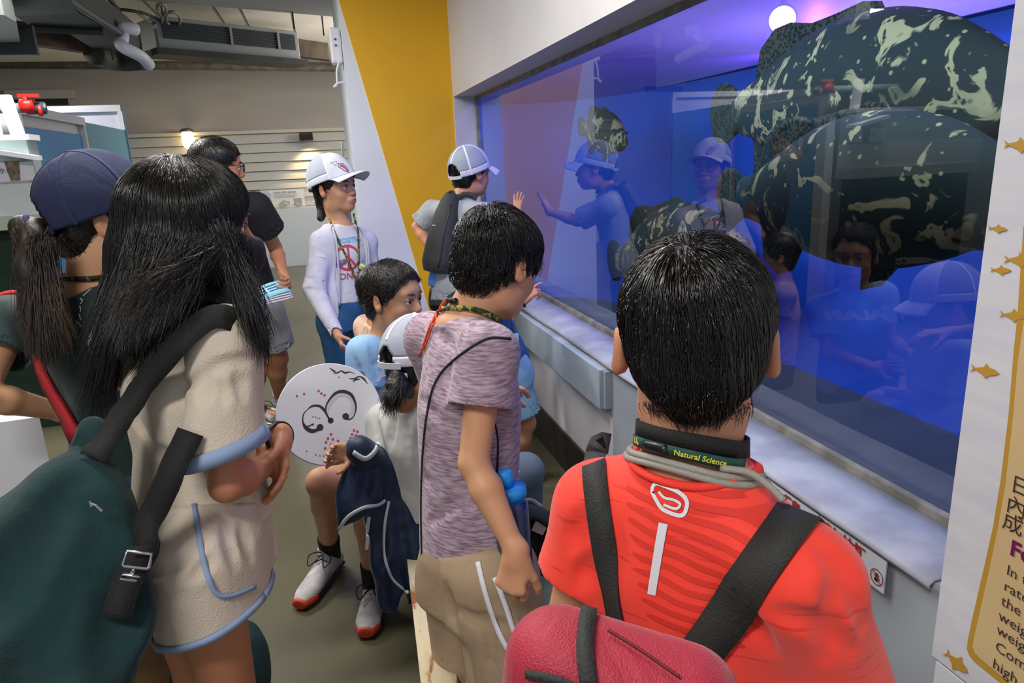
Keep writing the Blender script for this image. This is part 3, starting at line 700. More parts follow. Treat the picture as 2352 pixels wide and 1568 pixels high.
# pipes with the red valve on top of the booth
pv = empty('valve_pipe', (-2.2, 5.0, 2.05), 'grey water pipe with a bright red valve on top of the blue booth', 'pipe')
a, b = ony(22, 246, 5.0), ony(104, 248, 5.0)
MB().tube([a - A3(.6, 0, 0), b], .028, 12).build('pipe_run', mat('pipe_pale', '#8fa0a2', .5), pv, True)
MB().tube([b - A3(.1, 0, 0), b], .036, 12).build('coupling', mat('pipe_dkgrey', '#3f4a50', .5), pv, True)
vr = ony(64, 243, 4.97); red = mat('valve_red', '#c8201c', .4)
MB().tube([vr - A3(.035, 0, 0), vr + A3(.035, 0, 0)], .04, 12).tube([vr, vr + A3(0, -.02, .05)], .016, 10).build('valve_body', red, pv, True)
MB().obox(vr + A3(.02, -.02, .055), (.055, 0, 0), (0, .012, 0), (0, 0, .010)).build('valve_handle', red, pv)
MB().tube([vr - A3(-.06, 0, 0), vr + A3(.06, 0, -.06)], .013, 8).build('drain_nipple', red, pv, True)
# dark slot and conduit on the far wall above the booth
a, b = ony(25, 229, YB), ony(158, 241, YB)
S('window_1', MB().box((a[0], YB - .02, b[2]), (b[0], YB - .001, a[2])), mat('slot_dark', '#15181a', .5))
S('trim_10', MB().box((a[0] - .05, YB - .05, a[2] + .001), (b[0] + .1, YB - .001, a[2] + .12)), mat('slot_sill', '#b3ab9c', .7))
# ---- white counter with a small tank at the far left
ct = empty('counter_tank', (-2.0, 3.6, 0), 'white counter with a lidded glass tank at the left edge', 'counter')
yy = 4.5
a, b, c_ = ony(-10, 430, yy), ony(88, 415, yy), ony(98, 492, yy)
MB().box((a[0] - 1, yy, c_[2] + .0), (c_[0], yy + .16, b[2])).build('tank_body', mat('counter_white', '#cfd6d6', .5, col2='#c3cccb', nscale=3), ct)
MB().box((a[0] - 1, yy - .01, c_[2] - .075), (c_[0] + .01, yy + .16, c_[2] - .001)).build('counter_edge', mat('counter_sage', '#a9b4a3', .6), ct)
MB().box((a[0] - 1, yy + .01, b[2] + .001), (b[0] - .02, yy + .16, b[2] + .22)).build('tank_glass', mat('counter_glass', '#a9bdb8', .15, alpha=.8), ct)
MB().box((a[0] - 1, yy - .0, b[2] + .22), (b[0] - .0, yy + .16, b[2] + .25)).build('tank_rim', wf, ct)
q = ony(18, 352, yy - .02); MB().obox(q, (.14, 0, -.03), (0, .06, 0), (0, 0, .012)).build('tank_lid', wf, ct)
q = ony(40, 305, yy + .1); MB().obox(q, (.03, 0, 0), (0, .02, 0), (-.025, 0, .2)).build('corner_post', wf, ct)
q = ony(12, 395, yy - .02); cd = MB().obox(q, (.14, 0, 0), (0, .003, 0), (0, 0, .05)).build('label_card', mat('card_pale', '#cfd0d6', .6), ct)
flat_text('card_text', '水母缸', q + A3(-.03, -.004, -.005), (1, 0, 0), (0, 0, 1), .035, mat('ink_dark', '#3a3a3a'), cd)
q = ony(31, 392, yy - .03); MB().prism([(-.035, .052), (.035, .052), (.022, -.05), (-.022, -.05)], q, (1, 0, 0), (0, 0, 1), (0, .004, 0)).build('pot_sticker', mat('sticker', '#4a4a42', .5, col2='#8a6d50', nscale=40), ct)
MB().box((a[0] - 1, yy + .08, 0), (c_[0] - .04, yy + .14, c_[2] - .08)).build('counter_base', mat('dark_green_cloth', '#123524', .8, col2='#0c2218', nscale=4), ct)
# low white board with yellow star shapes at the left edge
o = ony(60, 1040, 2.05)
lbd = empty('low_panel', (o[0], 2.1, 0), 'low white display board with yellow pointed shapes behind the woman in green', 'board')
pA = ony(-60, 985, 2.05); pB = ony(172, 935, 2.05); 
zt2 = ony(60, 958, 2.08)[2]
MB().obox((-1.25, 2.08, zt2 / 2), (.42, .04, 0), (-.02, .05, 0), (0, 0, zt2 / 2)).build('board_face', mat('board_white', '#dadade', .6), lbd)
ym = mat('board_yellow', '#cba42c', .6)
MB().prism([(-.3, zt2), (.02, zt2), (-.02, zt2 - .02), (-.3, zt2 - .05)], (-1.15, 2.026, 0), (1, .09, 0), (0, 0, 1), (0, -.003, 0)).prism([(.10, zt2), (.16, zt2), (.12, zt2 - .09), (.10, zt2 - .04)], (-1.15, 2.026, 0), (1, .09, 0), (0, 0, 1), (0, -.003, 0)).build('yellow_shape', ym, lbd)
# ---- information board on the tank wall, right edge of the picture
bx_ = 1.085 * K
ib = empty('info_board', (bx_, .8, 1.2), 'white wall board with gold fish silhouettes and a beige text panel beside the tank window', 'sign')
def PX(a, b, dx=0): p = onx(a, b, bx_ - dx); return (p[1], p[2])
x0y, zb_ = PX(2140, 1504); ey = PX(2333, 0)[0] 
MB().box((bx_, -.3, zb_), (bx_ + .006, x0y, 2.3)).build('board_sheet', mat('board_sheet_m', '#d3d4da', .45, col2='#cbccd6', nscale=3, stretch=(1, 1, 9)), ib)
MB().box((bx_, -.3, .02), (bx_ + .004, x0y - .01, zb_ - .005)).build('lower_sheet', mat('lower_sheet_m', '#d2d6de', .5), ib)
gold = mat('gold_print', '#b98f35', .5); tan_ = mat('tan_print', '#cdb283', .5)
def P2(a, b): y, z = PX(a, b); return (-y, z)
def flatpoly(name, pts, m, lift, par=ib):
    return MB().prism([P2(a, b) for a, b in pts], (bx_ - lift, 0, 0), (0, -1, 0), (0, 0, 1), (.0006, 0, 0)).build(name, m, par)
def rr(pts, inset=0): return pts
b_o = [(2500, 280), (2352, 520), (2345, 620), (2338, 730), (2330, 800), (2318, 950), (2300, 1100), (2282, 1210), (2262, 1300), (2232, 1430), (2224, 1470), (2222, 1490), (2228, 1506), (2240, 1520), (2260, 1536), (2300, 1568), (2420, 1680), (2700, 1500)]
flatpoly('beige_border', b_o, gold, .0012)
b_i = [(2540, 300), (2375, 520), (2360, 700), (2340, 830), (2330, 950), (2312, 1110), (2294, 1215), (2275, 1305), (2247, 1430), (2239, 1466), (2236, 1484), (2241, 1498), (2254, 1512), (2300, 1550), (2440, 1670), (2690, 1490)]
flatpoly('beige_panel', b_i, tan_, .0022)
def fish_poly(cx, cy, L, flip=1, rot=0):
    base = [(-.5, .0), (-.36, .03), (-.1, .16), (.05, .17), (.12, .30), (.16, .17), (.34, .1), (.5, 0), (.34, -.10), (.1, -.14), (-.02, -.26), (-.05, -.13), (-.34, -.03), (-.52, -.16), (-.44, 0), (-.54, .14)]
    base = [(-.54, .14), (-.38, .03), (-.1, .14), (.05, .28), (.12, .16), (.34, .1), (.5, 0), (.34, -.10), (.1, -.14), (-.02, -.26), (-.08, -.12), (-.38, -.03), (-.54, -.14), (-.46, 0)]
    return [(cx + L * (x * math.cos(rot) - y * math.sin(rot)) * flip, cy + L * (x * math.sin(rot) + y * math.cos(rot))) for x, y in base]
for k, (cx, cy, L, rot, fl) in enumerate([(2345, 333, 70, .05, 1), (2294, 525, 42, .1, 1), (2345, 597, 70, .05, 1), (2301, 620, 46, .05, 1), (2330, 724, 60, .1, 1), (2265, 851, 64, .2, 1), (2199, 1521, 68, .75, 1)]):
    y, z = PX(cx, cy); ppx = abs(PX(cx + 10, cy)[0] - y) / 10; pz = abs(PX(cx, cy + 10)[1] - z) / 10
    flatpoly('gold_fish', fish_poly(cx, cy, L, fl, rot), gold, .0016)
ink = mat('board_ink', '#3c2f2c', .5)
def wall_text(txt, px, py, px2, py2, size_px, m, bold=0.0):
    a = onx(px, py, bx_); y1_, z1_ = a[1], a[2]; h = abs(onx(px, py - size_px, bx_)[2] - z1_)
    flat_text('board_text', txt, (bx_ - .0026, y1_, z1_), (0, -1, 0), (0, 0, 1), h * 1.35, m, ib, bold)
wall_text('日常', 2322, 1122, 0, 0, 36, ink); wall_text('內活動', 2312, 1168, 0, 0, 36, ink); wall_text('成長', 2304, 1206, 0, 0, 36, ink)
wall_text('Feeding', 2322, 1270, 0, 0, 38, mat('ink_purple', '#6e1a55', .5), .0012)
for k, (tx, px, py) in enumerate([('In the wild', 2314, 1316), ('rates of', 2308, 1352), ('the fish', 2302, 1386), ('weight', 2296, 1420), ('weigh up', 2292, 1452), ('Common', 2288, 1490), ('high in', 2282, 1530)]): wall_text(tx, px, py, 0, 0, 26, ink)
# ---- two warning signs on the wall under the ledge
rd = mat('sign_red', '#a32a26', .5); sgn = mat('sign_sheet', '#c9cfd8', .35)
def sign(p0, p1, zt_, hgt, lines, icon, label):
    y0_, y1_ = p0, p1; x = DW - .0135
    t = empty('warning_sign', (x, (y0_ + y1_) / 2, zt_ - hgt), label, 'sign', None)
    MB().box((x, y1_, zt_ - hgt), (x + .0012, y0_, zt_)).build('sign_sheet', sgn, t)
    e = MB(); 
    for (a, b, c2, d) in ((y1_, y0_, zt_ - .0015, zt_), (y1_, y0_, zt_ - hgt, zt_ - hgt + .0015), (y1_, y1_ + .0015, zt_ - hgt, zt_), (y0_ - .0015, y0_, zt_ - hgt, zt_)): e.box((x - .0004, a, c2), (x - .0001, b, d))
    e.build('sign_edge', mat('sign_edge_m', '#7f8a94', .5), t)
    for tx, dy, dz, s in lines: flat_text('sign_text', tx, (x - .0006, y0_ - dy, zt_ - dz), (0, -1, 0), (0, 0, 1), s, rd, t, bold=.0012)
    iy, iz, r = icon; cy, cz = y0_ - iy, zt_ - iz; dkr = mat('icon_dark', '#3a1513', .5)
    ring = MB(); n = 28
    V, Fc = stroke_geo([(r * math.cos(2 * math.pi * i / n), r * math.sin(2 * math.pi * i / n)) for i in range(n)], r * .13, True)
    ring.add([(x - .0014, cy - v[0], cz + v[1]) for v in V], Fc); V, Fc = stroke_geo([(-r * .7, r * .7), (r * .7, -r * .7)], r * .12); ring.add([(x - .0016, cy - v[0], cz + v[1]) for v in V], Fc); ring.build('icon_ring', rd, t)
    ic = MB()
    if 'climb' in label: shp = [([(-.1, -.6), (-.1, .1), (.05, .35)], .16), ([(-.1, .0), (.3, .2), (.4, .5)], .12), ([(-.08, -.2), (.2, -.3), (.25, -.6)], .13)]; hd = (0.02, .55, .14)
    else: shp = [([(-.1, -.6), (-.05, -.1)], .55), ([(-.28, 0), (-.36, .42)], .13), ([(-.12, 0), (-.14, .58)], .13), ([(.04, 0), (.08, .56)], .13), ([(.18, -.05), (.28, .4)], .12), ([(.15, -.4), (.45, -.05)], .13)]; hd = None
    for pts, w_ in shp:
        V, Fc = stroke_geo([(a * r, b * r) for a, b in pts], w_ * r); ic.add([(x - .0010, cy - v[0], cz + v[1]) for v in V], Fc)
    if hd: V, Fc = disc_geo((hd[0] * r, hd[1] * r), hd[2] * r, 12); ic.add([(x - .0010, cy - v[0], cz + v[1]) for v in V], Fc)
    ic.build('icon_figure', dkr, t)
ya, yb, yc = onx(1776, 1090, DW)[1], onx(1896, 1165, DW)[1], onx(2055, 1258, DW)[1]
sign(ya, yb + .002, .667, .075, [('請勿攀爬', .006, .032, .029)], (.148 * .9 + .02, .03, .014), 'white warning sheet with red characters and a no climbing icon, nearer the backpack strap')
sign(yb, yc, .667, .075, [('請勿拍打', .006, .034, .033), ('魚缸', .06, .064, .026)], (.172, .048, .016), 'white warning sheet with red characters and a no hands icon, nearer the info board')
# ------------------------------------------------------------------ the tank
gm = NT('tank_glass'); g = gm.t; g.nodes.remove(gm.b)
tr = gm.n('ShaderNodeBsdfTransparent'); tr.inputs[0].default_value = (.93, .96, 1, 1); gl = gm.n('ShaderNodeBsdfGlossy'); gl.inputs['Roughness'].default_value = .012
fz = gm.n('ShaderNodeFresnel'); fz.inputs[0].default_value = 1.62; mu = gm.n('ShaderNodeMath', operation='MULTIPLY'); mu.inputs[1].default_value = 1.6; mu.use_clamp = True
ms = gm.n('ShaderNodeMixShader'); gm.l(fz, 'Fac', mu, 0); gm.l(mu, 'Value', ms, 0); gm.l(tr, 0, ms, 1); gm.l(gl, 0, ms, 2); gm.l(ms, 0, g.nodes['Material Output'], 0)
S('window_2', MB().add([(GX, OY0, OZ0), (GX, OY1, OZ0), (GX, OY1, OZ1), (GX, OY0, OZ1)], [(0, 3, 2, 1)]), gm.m)
blue = mat('tank_haze_blue', '#0846a6', .6, col2='#073e9a', nscale=1.2)  # blue haze of the water is put into this wall colour
XB = 3.2; TY0, TY1 = -.6, 7.2; ZW = onx(1310, 254, XB)[2]
TY0, TY1 = -1.6, 7.6
tk = MB(); G = []
for i in range(49):        # tank shell open towards the window, corners rounded so its haze blue stays even
    ph = math.pi * (i / 48) - math.pi / 2; cx_, cy_ = math.cos(ph), math.sin(ph); e_ = .45
    row = []
    for j in range(25):
        th = math.pi / 2 * (1 - j / 16) if j < 17 else 0; zz = -.6 + 1.6 * (1 - math.sin(max(th, 0)) ** .9) if j < 17 else 1.0 + (3.0 - 1.0) * (j - 16) / 8
        rr_ = math.cos(max(th, 0)) ** .5 if j < 17 else 1
        row.append((DW + .17 + (XB - DW - .17) * abs(cx_) ** e_ * rr_, 3.0 + 4.6 * math.copysign(abs(cy_) ** e_, cy_) * rr_, zz))
    G.append(row)
tk.sheet(G, -.05)
S('wall_tank', tk, blue, smooth=True)
hood = MB().box((DW + .17, TY0, 3.0), (XB, TY1, 3.04)); S('ceiling_tank', hood, mat('hood_dark', '#2a2a50', .7))
wm = NT('water_surface'); g = wm.t; g.nodes.remove(wm.b)
tl = wm.n('ShaderNodeBsdfTranslucent'); tl.inputs[0].default_value = (.75, .78, .95, 1); tn = wm.n('ShaderNodeBsdfTransparent'); tn.inputs[0].default_value = (.5, .55, .8, 1)
gs = wm.n('ShaderNodeBsdfGlossy'); gs.inputs['Roughness'].default_value = .12; gs.inputs[0].default_value = (.6, .65, .9, 1)
m1 = wm.n('ShaderNodeMixShader'); m1.inputs[0].default_value = .72; m2 = wm.n('ShaderNodeMixShader'); m2.inputs[0].default_value = .16
tc = wm.n('ShaderNodeTexCoord'); nz = wm.n('ShaderNodeTexNoise', i_Scale=5, i_Detail=3); bp = wm.n('ShaderNodeBump', i_Strength=.25, i_Distance=.05)
wm.l(tc, 'Object', nz, 'Vector'); wm.l(nz, 'Fac', bp, 'Height'); wm.l(bp, 'Normal', gs, 'Normal'); wm.l(bp, 'Normal', tl, 'Normal')
wm.l(tl, 0, m1, 1); wm.l(tn, 0, m1, 2); wm.l(m1, 0, m2, 1); wm.l(gs, 0, m2, 2); wm.l(m2, 0, g.nodes['Material Output'], 0)
S('water_surface', MB().add([(DW + .17, TY0, ZW), (XB, TY0, ZW), (XB, TY1, ZW), (DW + .17, TY1, ZW)], [(0, 1, 2, 3)]), wm.m)
# the purple lamp above the water
lp = onz(1797, 45, ZW + .15)
S('wall_light_catcher', MB().box((XB - .10, TY0 + .5, ZW + .002), (XB - .06, TY1 - .5, 2.99)), mat('light_catcher_grey', '#a3a3b8', .7))  # pale panel added so the purple light shows above the water
lp = onx(1797, 45, XB - .34)
L_ = empty('tank_lamp', lp, 'glowing violet lamp above the tank water', 'lamp')
la = nrm(A3(0, 0, H) - lp)
MB().lathe(lp - la * .03, [(.05, -.02), (.085, 0), (.09, .02), (.085, .028)], 28, la).build('lamp_housing', mat('lamp_housing_m', '#303040', .4), L_, True)
MB().lathe(lp, [(.078, 0), (.07, .006), (.03, .012)], 28, la).build('lamp_lens', mat('violet_lens', '#c9b8ff', .4, emit='#c4b4ff', estr=9), L_, True)
MB().box((lp[0] - .01, lp[1] - .01, lp[2] + .05), (lp[0] + .01, lp[1] + .01, 2.99)).build('lamp_stem', mat('lamp_housing_m', '#303040'), L_)
point_light('tank_lamp_light', (XB - .22, lp[1], lp[2]), 26, (.22, .05, 1.0), .03)
# ---- groupers
def grouper(name, nose, tailend, top, depth_x, label, mirror=False, hgt=.27, seed=1):
    nose, tailend = np.array(nose, float), np.array(tailend, float); L = np.linalg.norm(nose - tailend); f = nrm(nose - tailend); u = A3(0, 0, 1); u = nrm(u - f * (u @ f)); s_ = np.cross(f, u)
    if mirror: u = -u
    pr = [(0, .012, -.01), (.04, .045, -.012), (.10, .085, -.008), (.2, .135, .0), (.32, .165, .004), (.45, .17, .006), (.58, .150, .006), (.7, .11, .004), (.8, .07, .0), (.88, .055, .0)]
    P = [nose - f * L * t + u * L * dz for t, r, dz in pr]; h = L / 150
    lo = np.minimum(nose, tailend) - L * .3; hi = np.maximum(nose, tailend) + L * .3
    lo[0] = nose[0] - L * .16; hi[0] = nose[0] + L * .16
    F = Fld(lo, hi, h); w = .52
    M = np.array([f, s_, u])
    F.loft(nose, -f, u, [(t * L, r * L * (1 if t < .99 else 1), r * L * w, dz * L, 0) for t, r, dz in pr], .02 * L)
    # lower jaw and lips
    F.cap(P[0] - u * .02 * L, P[2] - u * .06 * L, .018 * L, .04 * L, .03 * L)
    F.ell(P[2] + u * .0, (.003, .003, .003), None, 0)
    F.cap(P[1] - u * .015 * L + f * .02 * L - s_ * .03 * L, P[2] - u * .028 * L - s_ * .065 * L, .006 * L, .006 * L, .006 * L, op='s')
    body = F.build('body', mat('grouper_skin', '#101a1b', .5, col2='#101a1b', nscale=3), None, None)
    return body, P, L, f, u, s_
fm = NT('grouper_skin2'); b = fm.b; b.inputs['Roughness'].default_value = .85; b.inputs['Specular IOR Level'].default_value = .15
tc = fm.n('ShaderNodeTexCoord'); n1 = fm.n('ShaderNodeTexNoise', i_Scale=8, i_Detail=3, i_Distortion=1.2); n2 = fm.n('ShaderNodeTexNoise', i_Scale=30, i_Detail=3); n3 = fm.n('ShaderNodeTexVoronoi', i_Scale=24)
r1 = fm.n('ShaderNodeValToRGB'); e = r1.color_ramp.elements; e[0].position = .56; e[1].position = .59; e[0].color = (0, 0, 0, 1); e[1].color = (1, 1, 1, 1); e2 = e.new(.66); e2.color = (1, 1, 1, 1); e3 = e.new(.69); e3.color = (0, 0, 0, 1)
r2 = fm.n('ShaderNodeValToRGB'); e = r2.color_ramp.elements; e[0].position = .15; e[1].position = .20; e[0].color = (1, 1, 1, 1); e[1].color = (0, 0, 0, 1)
r3 = fm.n('ShaderNodeValToRGB'); e = r3.color_ramp.elements; e[0].position = .48; e[1].position = .55; e[0].color = (0, 0, 0, 1); e[1].color = (1, 1, 1, 1)
for q in (n1, n2, n3): fm.l(tc, 'Object', q, 'Vector')
fm.l(n1, 'Fac', r1, 'Fac'); fm.l(n3, 'Distance', r2, 'Fac'); fm.l(n2, 'Fac', r3, 'Fac')
mm = fm.n('ShaderNodeMath', operation='MULTIPLY'); fm.l(r2, 'Color', mm, 0); fm.l(r3, 'Color', mm, 1); mx = fm.n('ShaderNodeMath', operation='MAXIMUM'); fm.l(r1, 'Color', mx, 0); fm.l(mm, 'Value', mx, 1)
m3 = fm.n('ShaderNodeMath', operation='MULTIPLY'); r4 = fm.n('ShaderNodeValToRGB'); e = r4.color_ramp.elements; e[0].position = .35; e[1].position = .5; e[0].color = (.25, .25, .25, 1); e[1].color = (1, 1, 1, 1)
n4 = fm.n('ShaderNodeTexNoise', i_Scale=4, i_Detail=2); fm.l(tc, 'Object', n4, 'Vector'); fm.l(n4, 'Fac', r4, 'Fac'); fm.l(mx, 'Value', m3, 0); fm.l(r4, 'Color', m3, 1)
mc = fm.n('ShaderNodeMix', data_type='RGBA'); fm.t.links.new(m3.outputs[0], mc.inputs[0]); mc.inputs[6].default_value = (*s2l('#26271f'), 1); mc.inputs[7].default_value = (*s2l('#a38456'), 1); fm.t.links.new(mc.outputs[2], b.inputs['Base Color'])
GSK = fm.m
fn = NT('grouper_fin'); b = fn.b; b.inputs['Roughness'].default_value = .8; b.inputs['Specular IOR Level'].default_value = .1; tc = fn.n('ShaderNodeTexCoord'); v = fn.n('ShaderNodeTexVoronoi', i_Scale=80); r = fn.n('ShaderNodeValToRGB'); e = r.color_ramp.elements
e[0].position = .45; e[1].position = .6; e[0].color = (*s2l('#14160f'), 1); e[1].color = (*s2l('#3d3726'), 1); fn.l(tc, 'Object', v, 'Vector'); fn.l(v, 'Distance', r, 'Fac'); fn.l(r, 'Color', b, 'Base Color')
FIN = fn.m
def fin(name, pts, parent, s_, t, m):
    """rounded fan: root a-b, outline list of points; thickened"""
    a, b = pts[0], pts[-1]; G = []; N = len(pts); mid = (a + b) / 2
    for i in range(N):
        root = a + (b - a) * i / (N - 1); G.append([root + (pts[i] - root) * k / 5 + s_ * t * .35 * math.sin(i * 2.2 + k * .3) * k / 5 for k in range(6)])
    mb = MB(); mb.sheet(G, t); return mb.build(name, m, parent, True)
def make_grouper(px_nose, px_tail, X, label, seed, dors=True):
    nose, tail = onx(*px_nose, X), onx(*px_tail, X)
    body, P, L, f, u, s_ = grouper('x', nose, tail, None, X, label)
    body.name = 'giant_grouper'; body.data.materials.clear(); body.data.materials.append(GSK); tag(body, label, 'fish', 'giant groupers in the tank')
    c = P[-1]
    def Q(t, h): return nose - f * L * t + u * L * h
    fin('tail_fin', [Q(.86, .05), Q(.93, .085), Q(.98, .082), Q(1.01, .05), Q(1.02, .0), Q(1.0, -.05), Q(.97, -.078), Q(.92, -.08), Q(.86, -.05)], body, s_, .006, FIN)
    fin('dorsal_fin', [Q(.34, .145), Q(.37, .185), Q(.42, .195), Q(.5, .185), Q(.58, .18), Q(.66, .195), Q(.72, .19), Q(.78, .15), Q(.80, .06)], body, s_, .006, FIN)
    fin('anal_fin', [Q(.62, -.13), Q(.66, -.19), Q(.72, -.205), Q(.78, -.17), Q(.80, -.07)], body, s_, .006, FIN)
    fin('pelvic_fin', [Q(.30, -.14), Q(.36, -.2), Q(.42, -.215), Q(.41, -.15)], body, s_, .006, FIN)
    fin('pectoral_fin', [Q(.27, -.03) - s_ * .085 * L, Q(.32, .0) - s_ * .12 * L, Q(.39, -.01) - s_ * .15 * L, Q(.42, -.05) - s_ * .15 * L, Q(.40, -.1) - s_ * .13 * L, Q(.33, -.11) - s_ * .11 * L, Q(.28, -.07) - s_ * .09 * L], body, s_, .006, FIN)
    e = Q(.105, .028) - s_ * .058 * L * .9
    MB().lathe(e, [(.001, -.012 * L), (.010 * L, -.006 * L), (.012 * L, 0), (.009 * L, .006 * L), (.001, .009 * L)], 14, -s_).build('eye', mat('fish_eye', '#0b0c10', .15), body, True)
    return body
make_grouper((2420, 430), (1655, 455), 1.62, 'lower giant grouper, dark with cream blotches, in front of the glass near the red shirt', 3)
make_grouper((2400, 175), (1640, 265), 1.92, 'upper giant grouper swimming just under the water line', 5)
b = make_grouper((1438, 318), (1330, 290), 2.3, 'small far grouper seen head on above the reflected caps', 9)
make_grouper((1730, 580), (1400, 600), 2.6, 'pale-bellied grouper half hidden behind the head of the child in red', 11)
# ------------------------------------------------------------------ people: shared anatomy
SK = dict(a='#c98d6a', b='#b87a58', c='#d6a07c')
def skin(key): return mat('skin_' + key, '#ffffff', .5, attr='tint', subsurf=.12, bump=.03, bscale=220, spec=.35)
def lc(h): return np.array(s2l(h))
HAIR = mat('hair_black', '#0d0b0a', .33, spec=.5, bump=.3, bscale=160, stretch=(1, 1, .12)); 
HSTR = mat('hair_strands', '#15110f', .28, spec=.7)
HBRN = mat('hair_brown_strands', '#4a3524', .36, spec=.6, col2='#1d140e', nscale=14, stretch=(1, 1, .2))
def surf(F, P, off=.002, it=4):
    F = getattr(F, 'solid', F)
    P = np.array(P, float).reshape(-1, 3)
    for _ in range(it): P = P - F.grad(P) * (F.sample(P) - off)[:, None]
    return P
def head_sdf(F, c, M, s, feat=True, k0=.012, ex=0):
    """M columns right, forward, up; origin between the ears at eye height"""
    W_ = lambda x, y, z: c + M @ (np.array([x, y, z]) * s)
    el = lambda p, r, k=.012, op='u': F.ell(W_(*p), np.array(r) * s, M, k * s, op)
    cp = lambda a, b, ra, rb, k=.01, op='u': F.cap(W_(*a), W_(*b), ra * s, rb * s, k * s, op=op)
    el((0, -.014, .036), (.074, .092, .081)); el((0, .034, .03), (.062, .052, .062), .03)
    el((0, .030, -.045), (.056, .056, .066), .035); el((0, .06, -.092), (.026, .026, .022), .035)
    for x in (-1, 1):
        el((x * .036, .052, -.034), (.028, .03, .03), .025); el((x * .044, .01, -.075), (.02, .034, .03), .03)
    el((0, .074, .022), (.05, .016, .016), .03)
    if feat:
        cp((0, .084, -.002), (0, .103, -.034), .008, .0105, .018)
        for x in (-1, 1):
            el((x * .012, .096, -.038), (.009, .011, .008), .008); el((x * .031, .0985, -.003), (.020, .016, .0125), .012, 's')
            el((x * .031, .080, .0015), (.0185, .0125, .0105), .004)
            F.cap(W_(x * .047, .078, -.004), W_(x * .0155, .0935, -.005), .0016 * s, .0016 * s, .002 * s, op='s')
            el((x * .006, .098, -.047), (.0045, .006, .004), .003, 's')
        el((0, .089, -.066), (.026, .014, .014), .014); el((0, .097, -.0625), (.020, .008, .0055), .005); el((0, .095, -.073), (.017, .008, .006), .005)
        cp((-.021, .096, -.0675), (.021, .096, -.0675), .0022, .0022, .003, 's'); cp((-.006, .104, -.0675), (.006, .104, -.0675), .0022, .0022, .003, 's')
    for x in (-1, 1):       # ears
        Me = M @ np.array(Matrix.Rotation(x * -.35, 3, 'Z') @ Matrix.Rotation(.2, 3, 'X'))
        F.ell(W_(x * (.080 + ex), -.012, -.008), np.array((.0075, .0175, .031)) * s, Me, .006 * s); F.ell(W_(x * (.076 + ex * .7), -.006, -.022), np.array((.007, .012, .014)) * s, Me, .01 * s)
        F.ell(W_(x * (.0885 + ex), -.006, -.004), np.array((.006, .0105, .02)) * s, Me, .004 * s, 's'); F.ell(W_(x * (.086 + ex), -.003, -.010), np.array((.008, .004, .006)) * s, Me, .003 * s, 's')
def head_bits(parent, c, M, s, look=(0, 0), brow='#1a1411', glasses=False):
    W_ = lambda x, y, z: c + M @ (np.array([x, y, z]) * s)
    for x in (-1, 1):
        e = W_(x * .031, .0795, -.0035); d = nrm(M @ A3(look[0], 1, look[1])); R_ = .0128 * s
        o = MB().lathe(e, [(max(.0001, R_ * math.sin(math.pi * i / 12)), -R_ * math.cos(math.pi * i / 12)) for i in range(13)], 18, d).build('eyeball', mat('eye_white', '#e6ddd6', .25), parent, True)
        MB().lathe(e + d * R_ * .86, [(.0062 * s, 0), (.0058 * s, .0012 * s), (.001, .0022 * s)], 16, d).build('iris', mat('iris_dark', '#120a07', .1), o, True)
        pts = [W_(x * (.016 + .030 * t), .0995 - .013 * t * t - .004 * t + .002, .0165 + .005 * math.sin(t * 2.6)) for t in np.linspace(0, 1, 8)]
        MB().tube(pts, [.0012 * s, .0024 * s, .0028 * s, .003 * s, .0028 * s, .0022 * s, .0016 * s, .0008 * s], 6).build('eyebrow', mat('brow', brow, .7), parent, True)
        lid = [W_(x * (.0145 + .034 * t), .0955 - .0135 * t * t + .0005, -.002 + .0085 * math.sin(math.pi * min(t * .95 + .03, 1)) - .001) for t in np.linspace(0, 1, 9)]
        MB().tube(lid, [.0005 * s] + [.0011 * s] * 7 + [.0006 * s], 5).build('eyelash', mat('brow', brow), parent, True)
def head_color(c, M, s, base, V, stubble=True):
    L = ((V - c) @ M) / s; b = lc(base)[None, :] * np.ones((len(V), 1)); red = lc('#b5604c'); inh = (np.linalg.norm(L, axis=1) < .16)
    def bl(m, col, w): 
        m = np.clip(m, 0, 1)[:, None] * w; b[:] = b * (1 - m) + col * m
    d = lambda p, r: 1 - np.sqrt(sum(((L[:, i] - p[i]) / r[i]) ** 2 for i in range(3)))
    bl(np.clip(d((0, .1, -.0675), (.024, .02, .0115)) * 3, 0, 1) * inh, lc('#a95a4c'), .75)
    for x in (-1, 1):
        bl(np.clip(d((x * .04, .08, -.035), (.03, .04, .03)) * 1.5, 0, 1) * inh, red, .22); bl(np.clip(d((x * .085, -.01, -.01), (.02, .03, .04)) * 2, 0, 1) * inh, red, .3)
        bl(np.clip(d((x * .031, .09, -.001), (.022, .02, .013)) * 2, 0, 1) * inh, lc('#8a5a44'), .35)
    bl(np.clip(d((0, .11, -.036), (.016, .02, .014)) * 2, 0, 1) * inh, red, .2)
    return b
